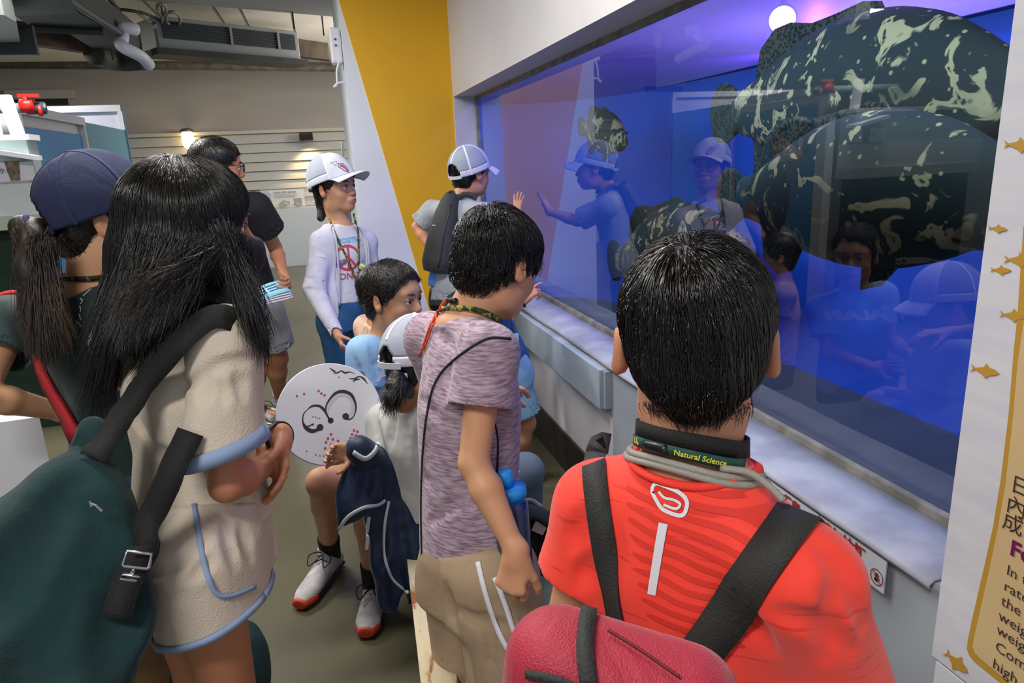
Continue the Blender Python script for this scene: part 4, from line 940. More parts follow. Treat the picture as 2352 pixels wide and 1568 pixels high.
def hand_sdf(F, w, d, n, s, hd, curl=.5, spread=.05, thumb=.6, curls=None, fk=.004):
    """w wrist, d direction to the fingers, n palm normal (palm faces n), hd +1 right hand / -1 left"""
    d = nrm(d); n = nrm(n - d * (n @ d)); t = np.cross(n, d) * -hd   # thumb side
    p = lambda a, b, c_: w + (d * a + t * b + n * c_) * s
    F.cap(w - d * .01 * s, p(.02, 0, 0), .021 * s, .022 * s, .015 * s, t, 1.25)
    for b, l in ((.026, .078), (.009, .082), (-.009, .079), (-.025, .072)): F.cap(p(.015, b * .55, 0), p(l, b, .0), .0125 * s, .0105 * s, .012 * s)
    F.cap(p(.015, .018, .008), p(.045, .028, .008), .013 * s, .011 * s, .012 * s); tips = []
    for i, (b, l, L, r) in enumerate(((.028, .078, .070, .0082), (.0095, .082, .078, .0084), (-.0095, .079, .072, .0080), (-.027, .072, .057, .0072))):
        c = curls[i] if curls else curl * (.9 + .1 * i); a = 0; q = p(l, b, 0); off = spread * (1.5 - i) * .7
        dr = nrm(d + t * off)
        for j, (f, cc) in enumerate(((.45, .9), (.31, 1.1), (.24, .7))):
            a += c * cc; q2 = q + (dr * math.cos(a) + n * math.sin(a)) * L * f * s; F.cap(q, q2, r * (1 - .06 * j) * s, r * (.93 - .08 * j) * s, fk * s); q = q2
        tips.append(q)
    q = p(.022, .024, .006); a1 = nrm(d * .75 + t * thumb + n * .35); q2 = q + a1 * .036 * s; a2 = nrm(a1 + n * .35 + d * .1 - t * .15); q3 = q2 + a2 * .030 * s; a3 = nrm(a2 + n * .2 + d * .2 - t * .2); q4 = q3 + a3 * .024 * s
    F.cap(q, q2, .0125 * s, .0105 * s, .008 * s); F.cap(q2, q3, .0100 * s, .0092 * s, .004 * s); F.cap(q3, q4, .0092 * s, .0076 * s, .004 * s)
    return tips
def bounds(P, m=.16):
    P = np.array(P); return P.min(0) - m, P.max(0) + m
def torso_frame(J):
    ax = nrm(J['nb'] - J['pel']); sd = nrm(J['sR'] - J['sL']); sd = nrm(sd - ax * (sd @ ax)); fw = np.cross(ax, sd)   # forward = up x right
    return ax, sd, fw
def body_sdf(J, S_, h, hands=True, legs=True, feat=True, fat=1.0):
    pts = [v for k_, v in J.items() if isinstance(v, np.ndarray)]; lo, hi = bounds(pts + [J['head'][0]], .15); lo[2] = max(lo[2], -.02)
    F = Fld(lo, hi, h); c, M, s = J['head']; head_sdf(F, c, M, s, feat, ex=J.get('ear', 0))
    ax, sd, fw = torso_frame(J); L = np.linalg.norm(J['nb'] - J['pel']); g = fat
    F.loft(J['pel'], ax, sd, [(-.06 * S_, .13 * S_ * g, .09 * S_ * g), (.08 * S_, .14 * S_ * g, .10 * S_ * g), (.36 * L, .12 * S_ * g, .09 * S_ * g), (.66 * L, .14 * S_ * g, .10 * S_), (.88 * L, .12 * S_, .075 * S_), (.97 * L, .06 * S_, .05 * S_)], .03)
    jaw = c + M @ (A3(0, -.02, -.06) * s); F.cap(J['nb'] - ax * .02, jaw, .049 * S_ * g, .047 * s, .03); F.cap(J['nb'] - ax * .03 * S_, jaw - (M @ A3(0, .0, -.02)), .05 * S_, .045 * s, .03)
    for q in 'LR':
        F.cap(J['nb'] - ax * .035 * S_, J['s' + q], .038 * S_, .042 * S_, .04)
        if 'e' + q in J:
            F.cap(J['s' + q], J['e' + q], .043 * S_ * g, .034 * S_ * g, .012); e, w = J['e' + q], J['w' + q]; m = e + (w - e) * .3
            F.cap(e, m, .033 * S_ * g, .036 * S_ * g, .01); F.cap(m, w, .036 * S_ * g, .0215 * S_, .01)
        if hands and 'hand' + q in J: J['tips' + q] = hand_sdf(F, J['w' + q], s=S_ * 1.0, hd=1 if q == 'R' else -1, **J['hand' + q])
        if legs and 'h' + q in J:
            hp, kn, an = J['h' + q], J['k' + q], J['a' + q]; F.cap(hp, kn, .076 * S_ * g, .052 * S_ * g, .03); m = kn + (an - kn) * .3; cal = m - J.get('kf' + q, fw) * .012 * S_
            F.cap(kn, cal, .047 * S_ * g, .053 * S_ * g, .02); F.cap(cal, an, .053 * S_ * g, .030 * S_, .02)
            if J.get('feet', True): to = J.get('t' + q, an + nrm(A3(fw[0], fw[1], 0)) * .15 * S_ - A3(0, 0, .05 * S_)); F.cap(an, an + (to - an) * .3 - A3(0, 0, .03 * S_), .03 * S_, .03 * S_, .02); F.cap(an + A3(0, 0, -.04 * S_), to, .03 * S_, .022 * S_, .02)
    return F
def add_body(root, J, S_, h, base, look=(0, 0), feat=True, eyes=True, **kw):
    F = body_sdf(J, S_, h, feat=feat, **kw); c, M, s = J['head']
    o = F.build('body', skin('m'), root, lambda V: head_color(c, M, s, base, V))
    if eyes: head_bits(o, c, M, s, look)
    return F, o
def limb_part(F, a, en, ra, rb, n, th, k, fold, over=.06, ax=None, sx=1., mid=None):
    """one sleeve or trouser leg: cut square at en, opened from inside, melted into F (and F.solid)"""
    G = F.clone(); G.a = np.full(F.n, F.FAR, np.float32); d = nrm(en - (a if mid is None else mid[0]))
    if mid is None: G.cap(a, en + d * over, ra, rb + (rb - ra) * over / max(np.linalg.norm(en - a), .01), 0, ax, sx)
    else: G.cap(a, mid[0], ra, mid[1], .02, ax, sx); G.cap(mid[0], en + d * over, mid[1], rb, .02, ax, sx)
    if fold: G.folds(*fold)
    so = G.clone(); G.cut(en, n); cu = G.clone(); G.hollow(so, th, [(en, n, max(ra, rb) * max(sx, 1) + .03)])
    F.solid.a = smin(F.solid.a, cu.a, k); F.a = smin(F.a, G.a, k)
def tee_sdf(J, S_, h, ease=.012, sleeve=.55, hem=-.03, sr=(.062, .07), neck=.062, th=.006, fold=.004, ff=38, seed=1, fat=1.0, neckoff=(0, 0), flare=0, sl=None, hemn=None, sn=None, gr=()):
    ax, sd, fw = torso_frame(J); L = np.linalg.norm(J['nb'] - J['pel']); e = ease; g = fat
    ends = {q: J['s' + q] + (J['e' + q] - J['s' + q]) * (sl[q] if sl else sleeve) for q in 'LR' if 'e' + q in J}
    lo, hi = bounds([J['nb'], J['sL'], J['sR'], J['pel'] + ax * hem, *ends.values()], .2); F = Fld(lo, hi, h)
    d0 = hem - .03
    F.loft(J['pel'], ax, sd, [(d0, (.148 + flare) * S_ * g + e, (.105 + flare * .8) * S_ * g + e), (.08 * S_, (.145 + flare * .5) * S_ * g + e, (.105 + flare * .4) * S_ * g + e), (.36 * L, .132 * S_ * g + e, .10 * S_ * g + e), (.66 * L, .145 * S_ + e, .108 * S_ + e), (.87 * L, .126 * S_ + e, .08 * S_ + e), (.97 * L, .066 * S_ + e, .055 * S_ + e)], .03)
    fo = (fold, ff, ax + sd * .4, seed) if fold else None
    for q, en in ends.items(): F.cap(J['nb'] - ax * .04 * S_, J['s' + q], .04 * S_ + e * .6, .044 * S_ + e, .04)
    if fold: F.folds(*fo)
    F.solid = F.clone(); hn = -ax if hemn is None else nrm(hemn)
    F.cut(J['pel'] + ax * hem, hn); F.hollow(F.solid, th, [(J['pel'] + ax * hem, hn, .26)]); F.solid.cut(J['pel'] + ax * hem, hn)
    for q, en in ends.items(): limb_part(F, J['s' + q], en, sr[0] * S_, sr[1] * S_, (sn or {}).get(q, nrm(en - J['s' + q])), th, .035, fo)
    c, M, s = J['head']; top = c + M @ (A3(0, -.02, -.06) * s); F.cap(J['nb'] - nrm(top - J['nb']) * .012 + fw * neckoff[0] + ax * neckoff[1], top + (top - J['nb']) * .5, neck * S_, neck * S_ * 1.1, .004, op='s')
    groove(F, gr); return F, ax, sd, fw
def shorts_sdf(J, S_, h, top=.06, leg=.6, r=(.105, .10), th=.006, fold=.004, ff=30, seed=2, fat=1.0, ease=.012, legn=None, legs=None, lk=.05, gr=()):
    ax, sd, fw = torso_frame(J); P = [J['pel'] + ax * top, J['hL'], J['hR']]; ends = {}
    for q in 'LR':
        lg_ = legs[q] if legs else leg; ends[q] = J['h' + q] + (J['k' + q] - J['h' + q]) * lg_ if lg_ <= 1 else J['k' + q] + (J['a' + q] - J['k' + q]) * (lg_ - 1); P += [ends[q], J['k' + q]] if lg_ > 1 else [ends[q]]
    lo, hi = bounds(P, .2); F = Fld(lo, hi, h)
    F.loft(J['pel'], ax, sd, [(-.10 * S_, .145 * S_ * fat + ease, .108 * S_ * fat + ease), (.02, .148 * S_ * fat + ease, .11 * S_ * fat + ease), (top + .03, .13 * S_ * fat + ease, .095 * S_ * fat + ease)], .03)
    fo = (fold, ff, nrm(ends['L'] - J['hL']) + sd * .5, seed) if fold else None
    if fold: F.folds(*fo)
    F.cut(J['pel'] + ax * top, ax); F.solid = F.clone()
    for q in 'LR': limb_part(F, J['h' + q], ends[q], r[0] * S_ * fat, r[1] * S_ * fat, nrm(ends[q] - (J['h' + q] if (legs[q] if legs else leg) <= 1 else J['k' + q])) if legn is None else nrm(legn[q]), th, lk, fo, mid=None if (legs[q] if legs else leg) <= 1 else (J['k' + q], (r[0] + r[1]) / 2 * S_ * fat * .9))
    groove(F, gr); return F
def hemring(F, en, n, r, w, m, par, name='hem', t=.003, k=44, lift=.0015):
    n = nrm(n); u = nrm(np.cross(n, (0.2, 1, .1))); v = np.cross(n, u); Fs = getattr(F, 'solid', F); P = []
    for i in range(k):
        d = u * math.cos(i / k * 6.28318) + v * math.sin(i / k * 6.28318); q = np.array([en - n * w * .5 + d * x for x in np.linspace(.02, r * 2.2, 60)]); s_ = Fs.sample(q); j = int(np.argmax(s_ > 0)) if (s_ > 0).any() else 30; j = min(j, int(60 * 1.12 / 2.2)); P.append(q[j] + d * lift)
    P = np.array(P)
    for _ in range(2): P = (np.roll(P, 1, 0) + 2 * P + np.roll(P, -1, 0)) / 4
    N = [nrm((p - en) - n * ((p - en) @ n)) for p in P]; return MB().ribbon(list(P) + [P[0]], N + [N[0]], w, t).build(name, m, par, True)
def stand_legs(J, S_, fw, spread=.085, drop=None, lean=0):
    """default straight legs down to the floor"""
    ax, sd, f2 = torso_frame(J); f = nrm(A3(f2[0], f2[1], 0)); sd2 = nrm(A3(sd[0], sd[1], 0)); p = J['pel']
    for q, g in (('L', -1), ('R', 1)):
        J['h' + q] = p + sd2 * g * spread * S_ - A3(0, 0, .05); J['k' + q] = A3(*(p + sd2 * g * (spread * S_ + .005) + f * .03)[:2], p[2] * .52); J['a' + q] = A3(*(p + sd2 * g * (spread * S_ + .01) - f * .01)[:2], .075)
def cranium_hair(c, M, s, h, thick=.014, front=.032, low=-.06, nape=-.10, fringe=True, extra=None, side=.0, cutface=True):
    """short hair volume: skull shell minus the face"""
    W_ = lambda x, y, z: c + M @ (np.array([x, y, z]) * s)
    F = Fld(c - .2 * s, c + .2 * s, h); t = thick
    F.ell(W_(0, -.014, .036), np.array((.074 + t, .092 + t, .081 + t)) * s, M, .01); F.ell(W_(0, .026, .042), np.array((.066 + t, .052 + t, .056 + t)) * s, M, .02)
    F.ell(W_(0, -.055, -.035), np.array((.056 + t * .6, .040 + t * .5, .058)) * s, M, .03)
    if cutface:
        F.cut(W_(0, front, low + .04), M @ A3(0, .80, -.58), .01)
        for x in (-1, 1): F.ell(W_(x * .092, .002, -.022), np.array((.03, .026, .036)) * s, M, .01, 's')
    F.cut(W_(0, -.07, nape), M @ A3(0, -.1, -1), .01)
    if extra: extra(F, W_)
    return F, W_
def roots_on(F, n, seed, cond=None, off=0.0):
    rs = np.random.RandomState(seed); a = np.argwhere(np.abs(F.a) < F.h * .9); a = a[rs.permutation(len(a))[:n * 3]]; P = F.lo + F.h * (a + rs.rand(len(a), 3) - .5); P = surf(F, P, off, 2)
    if cond is not None: P = P[cond(P)]
    return P[:n]
def short_hair(root, c, M, s, h=.004, n=2600, steps=9, step=.008, whorl=(0, -.075, .095), seed=1, strm=None, thick=.013, nm='hair', down=.9, r=.0006, curl=.25, spread=1.0, lift=.004, lens=None, cw=.6, solid=None, **kw):
    F, W_ = cranium_hair(c, M, s, h, thick, **kw); o = F.build(nm, solid or HAIR, root); wp = W_(*whorl); rt = roots_on(F, n, seed, off=-.002)
    up = M[:, 2]
    def df(P, t):
        d = P - wp; g = F.grad(P); d = d - g * (d * g).sum(1, keepdims=True); l = np.linalg.norm(d, axis=1, keepdims=True); d = d / np.maximum(l, 1e-6); sw = np.cross(g, d) * .35 * np.exp(-l / .03)
        return d * spread + sw - up * down * np.clip(l / .12, 0, 1) + g * .06
    rs = np.random.RandomState(seed); zl = ((rt - c) @ M)[:, 2] / s; cutl = np.clip(.28 + (zl + .02) / .09, .28, 1)
    Lr = ((rt - c) @ M) / s; cutl = np.where((np.abs(Lr[:, 0]) > .05) & (np.abs(Lr[:, 1] + .01) < .05) & (Lr[:, 2] < .065), np.minimum(cutl, .25), cutl)
    lens = (lens if lens is not None else .6 + .8 * rs.rand(len(rt))) * cutl
    S_ = strands(F, rt, df, steps, step, r, lift, seed, curl, lens=lens); S_ = clump(S_, 16, cw, seed)
    strand_mesh('hair_strands', S_, r, r * .25, strm or HSTR, o); return F, o
def cap_mesh(root, c, M, s, col, name='cap', mesh_col=None, brim=.075, brim_up=.0, tilt=.1, opening=True, thick=.017, brim_dir=1, strap=True, logo=False, under=None, seam=None, label=None, low=.0, ow=.085, oh=10.4):
    """baseball cap as its own thing's parts: crown, brim, strap"""
    W_ = lambda x, y, z: c + M @ (np.array([x, y, z]) * s); t = thick
    ct, st = math.cos(tilt), math.sin(tilt)
    def D(lon, v):      # lon 0 = front, v 0 top .. 1 rim
        a = v * math.pi / 2 * 1.06; x = (.076 + t) * math.sin(lon) * math.sin(a) ** .9; y = -.008 + (.097 + t) * math.cos(lon) * math.sin(a) ** .9; z = .022 + low + (.100 + t) * math.cos(a)
        yy, zz = y * ct + (z - .03) * st, -y * st + (z - .03) * ct + .03; return W_(x, yy, zz)
    n, m = 96, 28; cm = mat('cap_' + col[1:], col, .85, weave=420, col2=None)
    crown = MB(); mesh_p = MB()
    V = [[D(2 * math.pi * i / n, j / m) for j in range(m + 1)] for i in range(n)]
    def quad(mb, i, j):
        a, b, c_, d = V[i][j], V[i][j + 1], V[(i + 1) % n][j + 1], V[(i + 1) % n][j]; mb.add([a, b, c_, d], [(0, 1, 2, 3)])
    for i in range(n):
        ang = (i + .5) / n; back = abs(ang - .5)
        for j in range(m):
            if opening and j >= m - 10 and (back / ow) ** 2 + ((m - j - .5) / oh) ** 2 < 1: continue
            isback = mesh_col and (.17 < ang < .83) and j < m - 4
            quad(mesh_p if isback else crown, i, j)
    def fin_(mb, nm, mt):
        o = mb.build(nm, mt, root, True); 
        import bmesh
        bm = bmesh.new(); bm.from_mesh(o.data); bmesh.ops.remove_doubles(bm, verts=bm.verts, dist=1e-5); bmesh.ops.recalc_face_normals(bm, faces=bm.faces); bm.to_mesh(o.data); bm.free()
        o.data.polygons.foreach_set('use_smooth', [True] * len(o.data.polygons)); md = o.modifiers.new('s', 'SOLIDIFY'); md.thickness = .003; md.offset = 1; return o
    cr = fin_(crown, 'crown', cm)
    if mesh_col: fin_(mesh_p, 'mesh_panel', mat('capmesh_' + mesh_col[1:], mesh_col, .8, weave=700, alpha=.93))
    sm_ = mat('capseam_' + (seam or col)[1:], seam or col, .8)
    sb = MB()
    for lon in (.5, 1 / 3, 2 / 3, 1 / 6, 5 / 6) if True else ():
        v1 = 1.0 if not (opening and lon == .5) else .62
        P = [D(2 * math.pi * lon, v1 * k / 12) for k in range(13)]; N = [nrm(p - W_(0, 0, .02)) for p in P]
        sb.ribbon([p + n_ * .0032 for p, n_ in zip(P, N)], N, .010 if seam else .004, .001)
    sb.build('seam_tape', sm_, cr); MB().lathe(D(0, 0) + M[:, 2] * .002, [(.006, 0), (.006, .003), (.003, .005)], 12, M[:, 2]).build('top_button', sm_, cr, True)
    if opening and strap:
        P = [D(math.pi + a, .985) for a in np.linspace(-.56, .56, 13)]; N = [nrm(p - W_(0, 0, .02)) for p in P]; MB().ribbon([p + n_ * .003 for p, n_ in zip(P, N)], N, .017, .003).build('back_strap', cm, cr)
    G = []
    for i in range(17):
        a = (i / 16 - .5) * 2 * 1.15; base = D(a * .95, 1.0); row = []
        for k in range(8):
            w = k / 7; reach = brim * math.cos(a * .78) ** .8 * w; dirv = M @ nrm(A3(math.sin(a) * .18, 1, -.10 - .28 * w + brim_up)); curve = M[:, 2] * (-.030 * (math.sin(a * .9) ** 2) * w); row.append(base + dirv * reach * s + curve * s)
        G.append(row)
    MB().sheet(G, .003).build('brim', under or cm, cr, True) if not under else None
    if under: MB().sheet(G, .0016).build('brim', cm, cr, True)
    return cr, D
def shoe(root, heel, toe, up, S_=1.0, main='#d8d4d2', sole='#d4452a', tip=None, lace='#15151a', lbl=None):
    """sneaker: upper, sole, laces"""
    f = nrm(toe - heel); up = nrm(np.array(up) - f * (np.array(up) @ f)); sd = np.cross(f, up); L = np.linalg.norm(toe - heel); c = (heel + toe) / 2
    F = Fld(c - L * .75, c + L * .75, .0035)
    F.loft(heel, f, sd, [(.0, .026 * S_, .030 * S_, 0, -.028), (.12 * L, .034 * S_, .045 * S_, 0, -.040), (.35 * L, .034 * S_, .046 * S_, 0, -.040), (.6 * L, .040 * S_, .034 * S_, 0, -.028), (.85 * L, .042 * S_, .024 * S_, 0, -.020), (L, .026 * S_, .016 * S_, 0, -.014)], .01)
    F.cap(heel + f * .22 * L + up * .05, heel + f * .24 * L + up * .11, .033 * S_, .036 * S_, .02); F.cut(heel + up * .088, up - f * .2); F.cut(heel + up * .004, -up)
    F.cap(heel + f * .23 * L + up * .07, heel + f * .25 * L + up * .14, .028 * S_, .032 * S_, .004, op='s')
    u_ = F.build('shoe_upper', mat('shoe_' + main[1:], main, .7, weave=350, col2='#b5b0b0', nscale=22), root)
    G = Fld(c - L * .75, c + L * .75, .0035); G.loft(heel - f * .004, f, sd, [(.0, .030 * S_, .012, 0, 0), (.15 * L, .037 * S_, .013, 0, 0), (.4 * L, .035 * S_, .012, 0, 0), (.75 * L, .045 * S_, .012, 0, 0), (L * 1.02, .027 * S_, .012, 0, 0)], .004); G.cut(heel - up * .0, -up); G.cut(heel + up * .016, up)
    G.build('shoe_sole', mat('sole_' + sole[1:], sole, .6), root)
    if tip:
        T = Fld(c - L * .75, c + L * .75, .0035); T.loft(heel, f, sd, [(.78 * L, .046 * S_, .030 * S_, 0, -.010), (.9 * L, .042 * S_, .026 * S_, 0, -.010), (1.03 * L, .026 * S_, .018 * S_, 0, -.010)], .004); T.cut(heel + f * .8 * L, -f); T.cut(heel + up * .030, up); T.build('toe_cap', mat('tip_' + tip[1:], tip, .6), root)
    lm_ = mat('lace_' + lace[1:], lace, .8); lb = MB()
    for k in range(5):
        t_ = .34 + .07 * k; p = heel + f * t_ * L + up * (.092 - .011 * k) * S_; lb.tube([p - sd * .022 * S_ - up * .008, p + up * .003, p + sd * .022 * S_ - up * .008 + f * .008], .0025, 6)
    p = heel + f * .33 * L + up * .095 * S_
    for g in (-1, 1): lb.tube(spline([p, p + sd * .02 * g + f * .02 + up * .012, p + sd * .045 * g + f * .03, p + sd * .03 * g + f * .06 - up * .02, p + f * .012], 16), .0022, 6)
    lb.build('laces', lm_, u_, True)
def lanyard(root, F, pts, w=.012, m=None, off=.003, name='lanyard', both=None, n=30, thick=.0015, snap=True):
    P = np.array(spline(pts, n)); P = surf(F, P, off) if snap else P; N = F.grad(P); return MB().ribbon(list(P), list(N), w, thick).build(name, m, root, True)
LANM = mat('lanyard_green', '#20351f', .7, col2='#a9a83a', nscale=60, ramp=(.52, .6))
# ------------------------------------------------------------------ boy in the red shirt
hc = at(1594, 790, .80); fwd = nrm(A3(.45, .87, -.20)); MH = frame(fwd)
RED = empty('person', (hc[0], hc[1], 0), 'child in a bright red T-shirt seen from behind, maroon backpack on the back', 'person')
J = dict(head=(hc, MH, .97), ear=.010, nb=at(1590, 1046, .80), sL=at(1378, 1165, .87), sR=at(1838, 1326, .71))
mid = (J['sL'] + J['sR']) / 2; J['pel'] = A3(mid[0] + .02, mid[1] + .02, .70)
J['eL'] = at(1300, 1450, .92); J['wL'] = J['eL'] + A3(.04, .04, -.20); J['eR'] = J['sR'] + A3(.10, .02, -.235); J['wR'] = J['eR'] + A3(-.03, .17, -.08)
J['handR'] = dict(d=A3(-.2, .9, -.1), n=A3(-1, 0, 0), curl=.5); J['handL'] = dict(d=A3(.1, .9, -.3), n=A3(1, 0, 0), curl=.5)
stand_legs(J, .86, None)
FB, bo = add_body(RED, J, .86, .004, '#c88e70', eyes=True)
FT, ax, sd, fw = tee_sdf(J, .86, .0038, ease=.010, sleeve=.62, sl=dict(L=.50, R=.95), hem=-.06, sr=(.066, .072), neck=.069, fold=.005, ff=30, seed=4, gr=[[(1880, 1240), (1960, 1330), (1990, 1440)], [(1930, 1330), (1925, 1420), (1900, 1520)], [(1335, 1180), (1310, 1260)], [(1780, 1420), (1880, 1450), (1960, 1500)], [(1700, 1400), (1760, 1500)], [(1350, 1290), (1330, 1350)]], neckoff=(.0, .02))
rm = NT('red_jersey'); b = rm.b; b.inputs['Roughness'].default_value = .8; b.inputs['Sheen Weight'].default_value = .2
b.inputs['Base Color'].default_value = (*s2l('#fb4030'), 1)
tc = rm.n('ShaderNodeTexCoord'); nz = rm.n('ShaderNodeTexNoise', i_Scale=22, i_Detail=3); mp = rm.n('ShaderNodeMapping'); mp.inputs['Scale'].default_value = (.5, .5, 6); rm.l(tc, 'Object', mp, 'Vector'); rm.l(mp, 'Vector', nz, 'Vector')
cr = rm.n('ShaderNodeValToRGB'); e = cr.color_ramp.elements; e[0].position = .62; e[1].position = .66; e[0].color = (*s2l('#f9402f'), 1); e[1].color = (*s2l('#dd3226'), 1); rm.l(nz, 'Fac', cr, 'Fac'); rm.l(cr, 'Color', b, 'Base Color')
tee = FT.build('t_shirt', rm.m, RED); bt = bvh_of(tee)
# collar rib
nbp = J['nb']; ring = []
for k in range(40):
    a = 2 * math.pi * k / 40; ring.append(nbp + sd * math.cos(a) * .069 + fw * math.sin(a) * .066 + ax * (-.012 - .006 * math.sin(a)))
MB().tube(surf(FT, ring, .0), .0055, 8, closed=True).build('collar', mat('red_rib', '#f03a2a', .8, weave=500), tee, True)
# print on the back
o_ = hitpx(bt, 1533, 1162)[0]; n_ = -fw; u_ = nrm(sd); v_ = nrm(np.cross(n_, u_)); 
if v_[2] < 0: v_ = -v_; u_ = -u_
u_ = np.cross(v_, n_)
pxm = .72 / 1590
dark = mat('jersey_stripe', '#d93325', .8)
geos = []
for k in range(12):
    yy = .050 - k * .0155; x0_ = -.075 + .006 * k; x1_ = .135 - .004 * k; pts = [(x, yy - .12 * (x - x0_) + .25 * (x - .03) ** 2 + .0012 * math.sin(x * 90 + k)) for x in np.linspace(x0_, x1_, 22)]
    geos.append(stroke_geo(pts, [.0065 * (.35 + .65 * min(1, (i + 1) / 3, (22 - i) / 3)) for i in range(22)]))
decal('back_stripes', join_geo(*geos), o_, u_, v_, bt, dark, tee, lift=.0012, sub=.008)
wm_ = mat('print_silver', '#dfe2ea', .35)
lg_ = [(-.020, .006), (-.020, .012), (-.014, .0165), (.008, .0135), (.020, .006), (.0205, -.006), (.014, -.0105), (-.002, -.0085), (-.010, -.004)]
lp_ = spline([np.array(p) for p in lg_], 40); sw = spline([np.array(p) for p in [(-.012, .0085), (-.004, .004), (.006, .004), (.014, .001), (.010, -.0045), (-.004, -.003)]], 24)
o_ = hitpx(bt, 1533, 1162)[0]
decal('logo_outline', stroke_geo([p for p in lp_][:-1], .0042, True), o_ + v_ * .004, u_, v_, bt, wm_, tee, lift=.0022, sub=.008); decal('logo_swoosh', stroke_geo(sw, .0028), o_ + v_ * .004, u_, v_, bt, wm_, tee, lift=.0022, sub=.008)
decal('back_bar', ([(-.006, -.018, 0), (.004, -.018, 0), (.000, -.096, 0), (-.009, -.096, 0)], [(0, 1, 2, 3)]), o_, u_, v_, bt, wm_, tee, lift=.0022, sub=.01)
shorts = shorts_sdf(J, .86, .006, leg=.75).build('shorts', mat('black_shorts', '#1b1b20', .8), RED)
# hair
def ex(F, W_):
    F.ell(W_(0, -.062, -.042), (.046, .030, .036), MH, .02)
    for x in (-1, 1): F.cut(W_(x * .058, -.04, -.036), MH @ A3(x * .75, 0, -.65), .01); F.ell(W_(x * .092, -.008, -.012), (.028, .034, .044), MH, .008, 's')
rs = np.random.RandomState(3)
FH, hair = short_hair(RED, hc, MH, .97, h=.0035, n=16000, steps=10, step=.0075, whorl=(-.012, -.062, .101), seed=3, thick=.008, r=.0006, curl=.16, nape=-.056, extra=ex, lift=.006, down=.9, cw=.75)
# nape fringe: irregular ends
def cnd(P): L = (P - hc) @ MH; return (L[:, 2] < -.055) & (L[:, 1] < .0)
rt = roots_on(FH, 1500, 8, cnd, -.002)
S_ = strands(FH, rt, lambda P, t: np.tile(MH @ A3(0, -.10, -1), (len(P), 1)) - (P - (hc + MH @ A3(0, 0, 0)))[:, :1] * 0, 6, .0075, .0005, .003, 4, .22, fields=(FB,), lens=.3 + .75 * np.random.RandomState(5).rand(len(rt)))
S_ = clump(S_, 14, .7, 2); strand_mesh('nape_hair', S_, .0005, .00015, HSTR, hair)
# lanyard collar and grey tube
def ringpts(r, up0, tiltf, n=40, a0=0, a1=2 * math.pi, cx=0, cy=0):
    c0 = nbp + ax * up0 + fw * cy + sd * cx; return [c0 + sd * math.cos(a) * r + fw * math.sin(a) * r * .95 + ax * (tiltf * math.sin(a)) for a in np.linspace(a0, a1, n)]
LN = empty('lanyard', nbp, 'dark green lanyard with yellow lettering round the neck of the child in red', 'lanyard')
P = ringpts(.066, .022, -.018, 44); P = [p for p in surf(FB, P, .004)]; N = [nrm(p - nbp - ax * ((p - nbp) @ ax)) for p in P]
MB().ribbon(P, N, .020, .003).build('neck_band', mat('band_black', '#11140f', .8, weave=500), LN, True)
P2_ = ringpts(.070, .008, -.020, 44, math.pi * 1.12, math.pi * 1.95); P2_ = list(surf(FB, P2_, .0085)); N2 = [nrm(p - nbp - ax * ((p - nbp) @ ax)) for p in P2_]
MB().ribbon(P2_, N2, .0125, .0015).build('green_strap', mat('lanyard_teal', '#12453a', .6, weave=600), LN, True)
k = 12; MB().tube(P2_[k:k + 9], .0065, 10).build('clasp', mat('clasp_black', '#15161a', .35), LN, True)
def ringtext(txt, i0, size, m, lift=.0022):
    V, F_ = text_geo(txt, size, .0002); u0 = P2_[min(i0 + 3, 43)] - P2_[i0]; T = nrm(u0); n = N2[i0]; n = nrm(n - T * (n @ T)); w_ = np.cross(n, T)
    Q = []
    for a in V:
        s_ = a[0]; i = i0; d = 0
        while i < 42 and d + np.linalg.norm(P2_[i + 1] - P2_[i]) < s_: d += np.linalg.norm(P2_[i + 1] - P2_[i]); i += 1
        t_ = nrm(P2_[i + 1] - P2_[i]); nn = nrm(N2[i] - t_ * (N2[i] @ t_)); ww = np.cross(nn, t_); Q.append(P2_[i] + t_ * (s_ - d) + nn * lift + ww * (a[1] - size * .32))
    pym('lettering', Q, F_, m, LN)
yl = mat('lettering_yellow', '#d8d24a', .6)
ringtext('科學', 4, .009, yl); ringtext('Natural Science', 22, .0088, yl)
TB = empty('neck_tube', nbp, 'grey braided rubber tube looped twice round the neck of the child in red', 'necklace')
for r_, z_, t_ in ((.073, -.010, -.026), (.077, -.019, -.030)):
    P = ringpts(r_, z_, t_, 48); P = list(surf(FB, P, .008)); MB().tube(P, .0042, 10, closed=True).build('tube_loop', mat('tube_grey', '#9a958c', .5, weave=900), TB, True)
MB().tube(spline([at(1655, 1075, .74), at(1720, 1085, .725), at(1765, 1115, .71), at(1800, 1150, .70)], 20), .004, 10).build('tube_end', mat('tube_grey', '#9a958c'), TB, True)
# backpack: straps over the shoulders and maroon bag
BP = empty('backpack', at(1420, 1560, .62), 'small maroon backpack with wide black straps worn by the child in red', 'backpack')
sm_ = mat('strap_black', '#2b2c2a', .75, weave=320)
def strap(pts, w, name='strap', off=.004, F=FT, root=BP, m=sm_, t=.002, n=30):
    F = getattr(F, 'solid', F)
    P = surf(F, np.array(spline(pts, n)), off); P2 = P.copy()
    for _ in range(6): P2[1:-1] = (P2[:-2] + P2[1:-1] + P2[2:]) / 3
    s_ = F.sample(P2); P2 = P2 + F.grad(P2) * np.maximum(off - s_, 0)[:, None]; return MB().ribbon(list(P2), list(F.grad(P2)), w, t).build(name, m, root, True)
pxstrap(BP, bt, [(1378, 1012), (1366, 1060), (1374, 1150), (1392, 1270), (1412, 1390), (1422, 1440)], .030, sm_, pre=[hitpx(bt, 1378, 1012)[0] + fw * .022 - ax * .012])
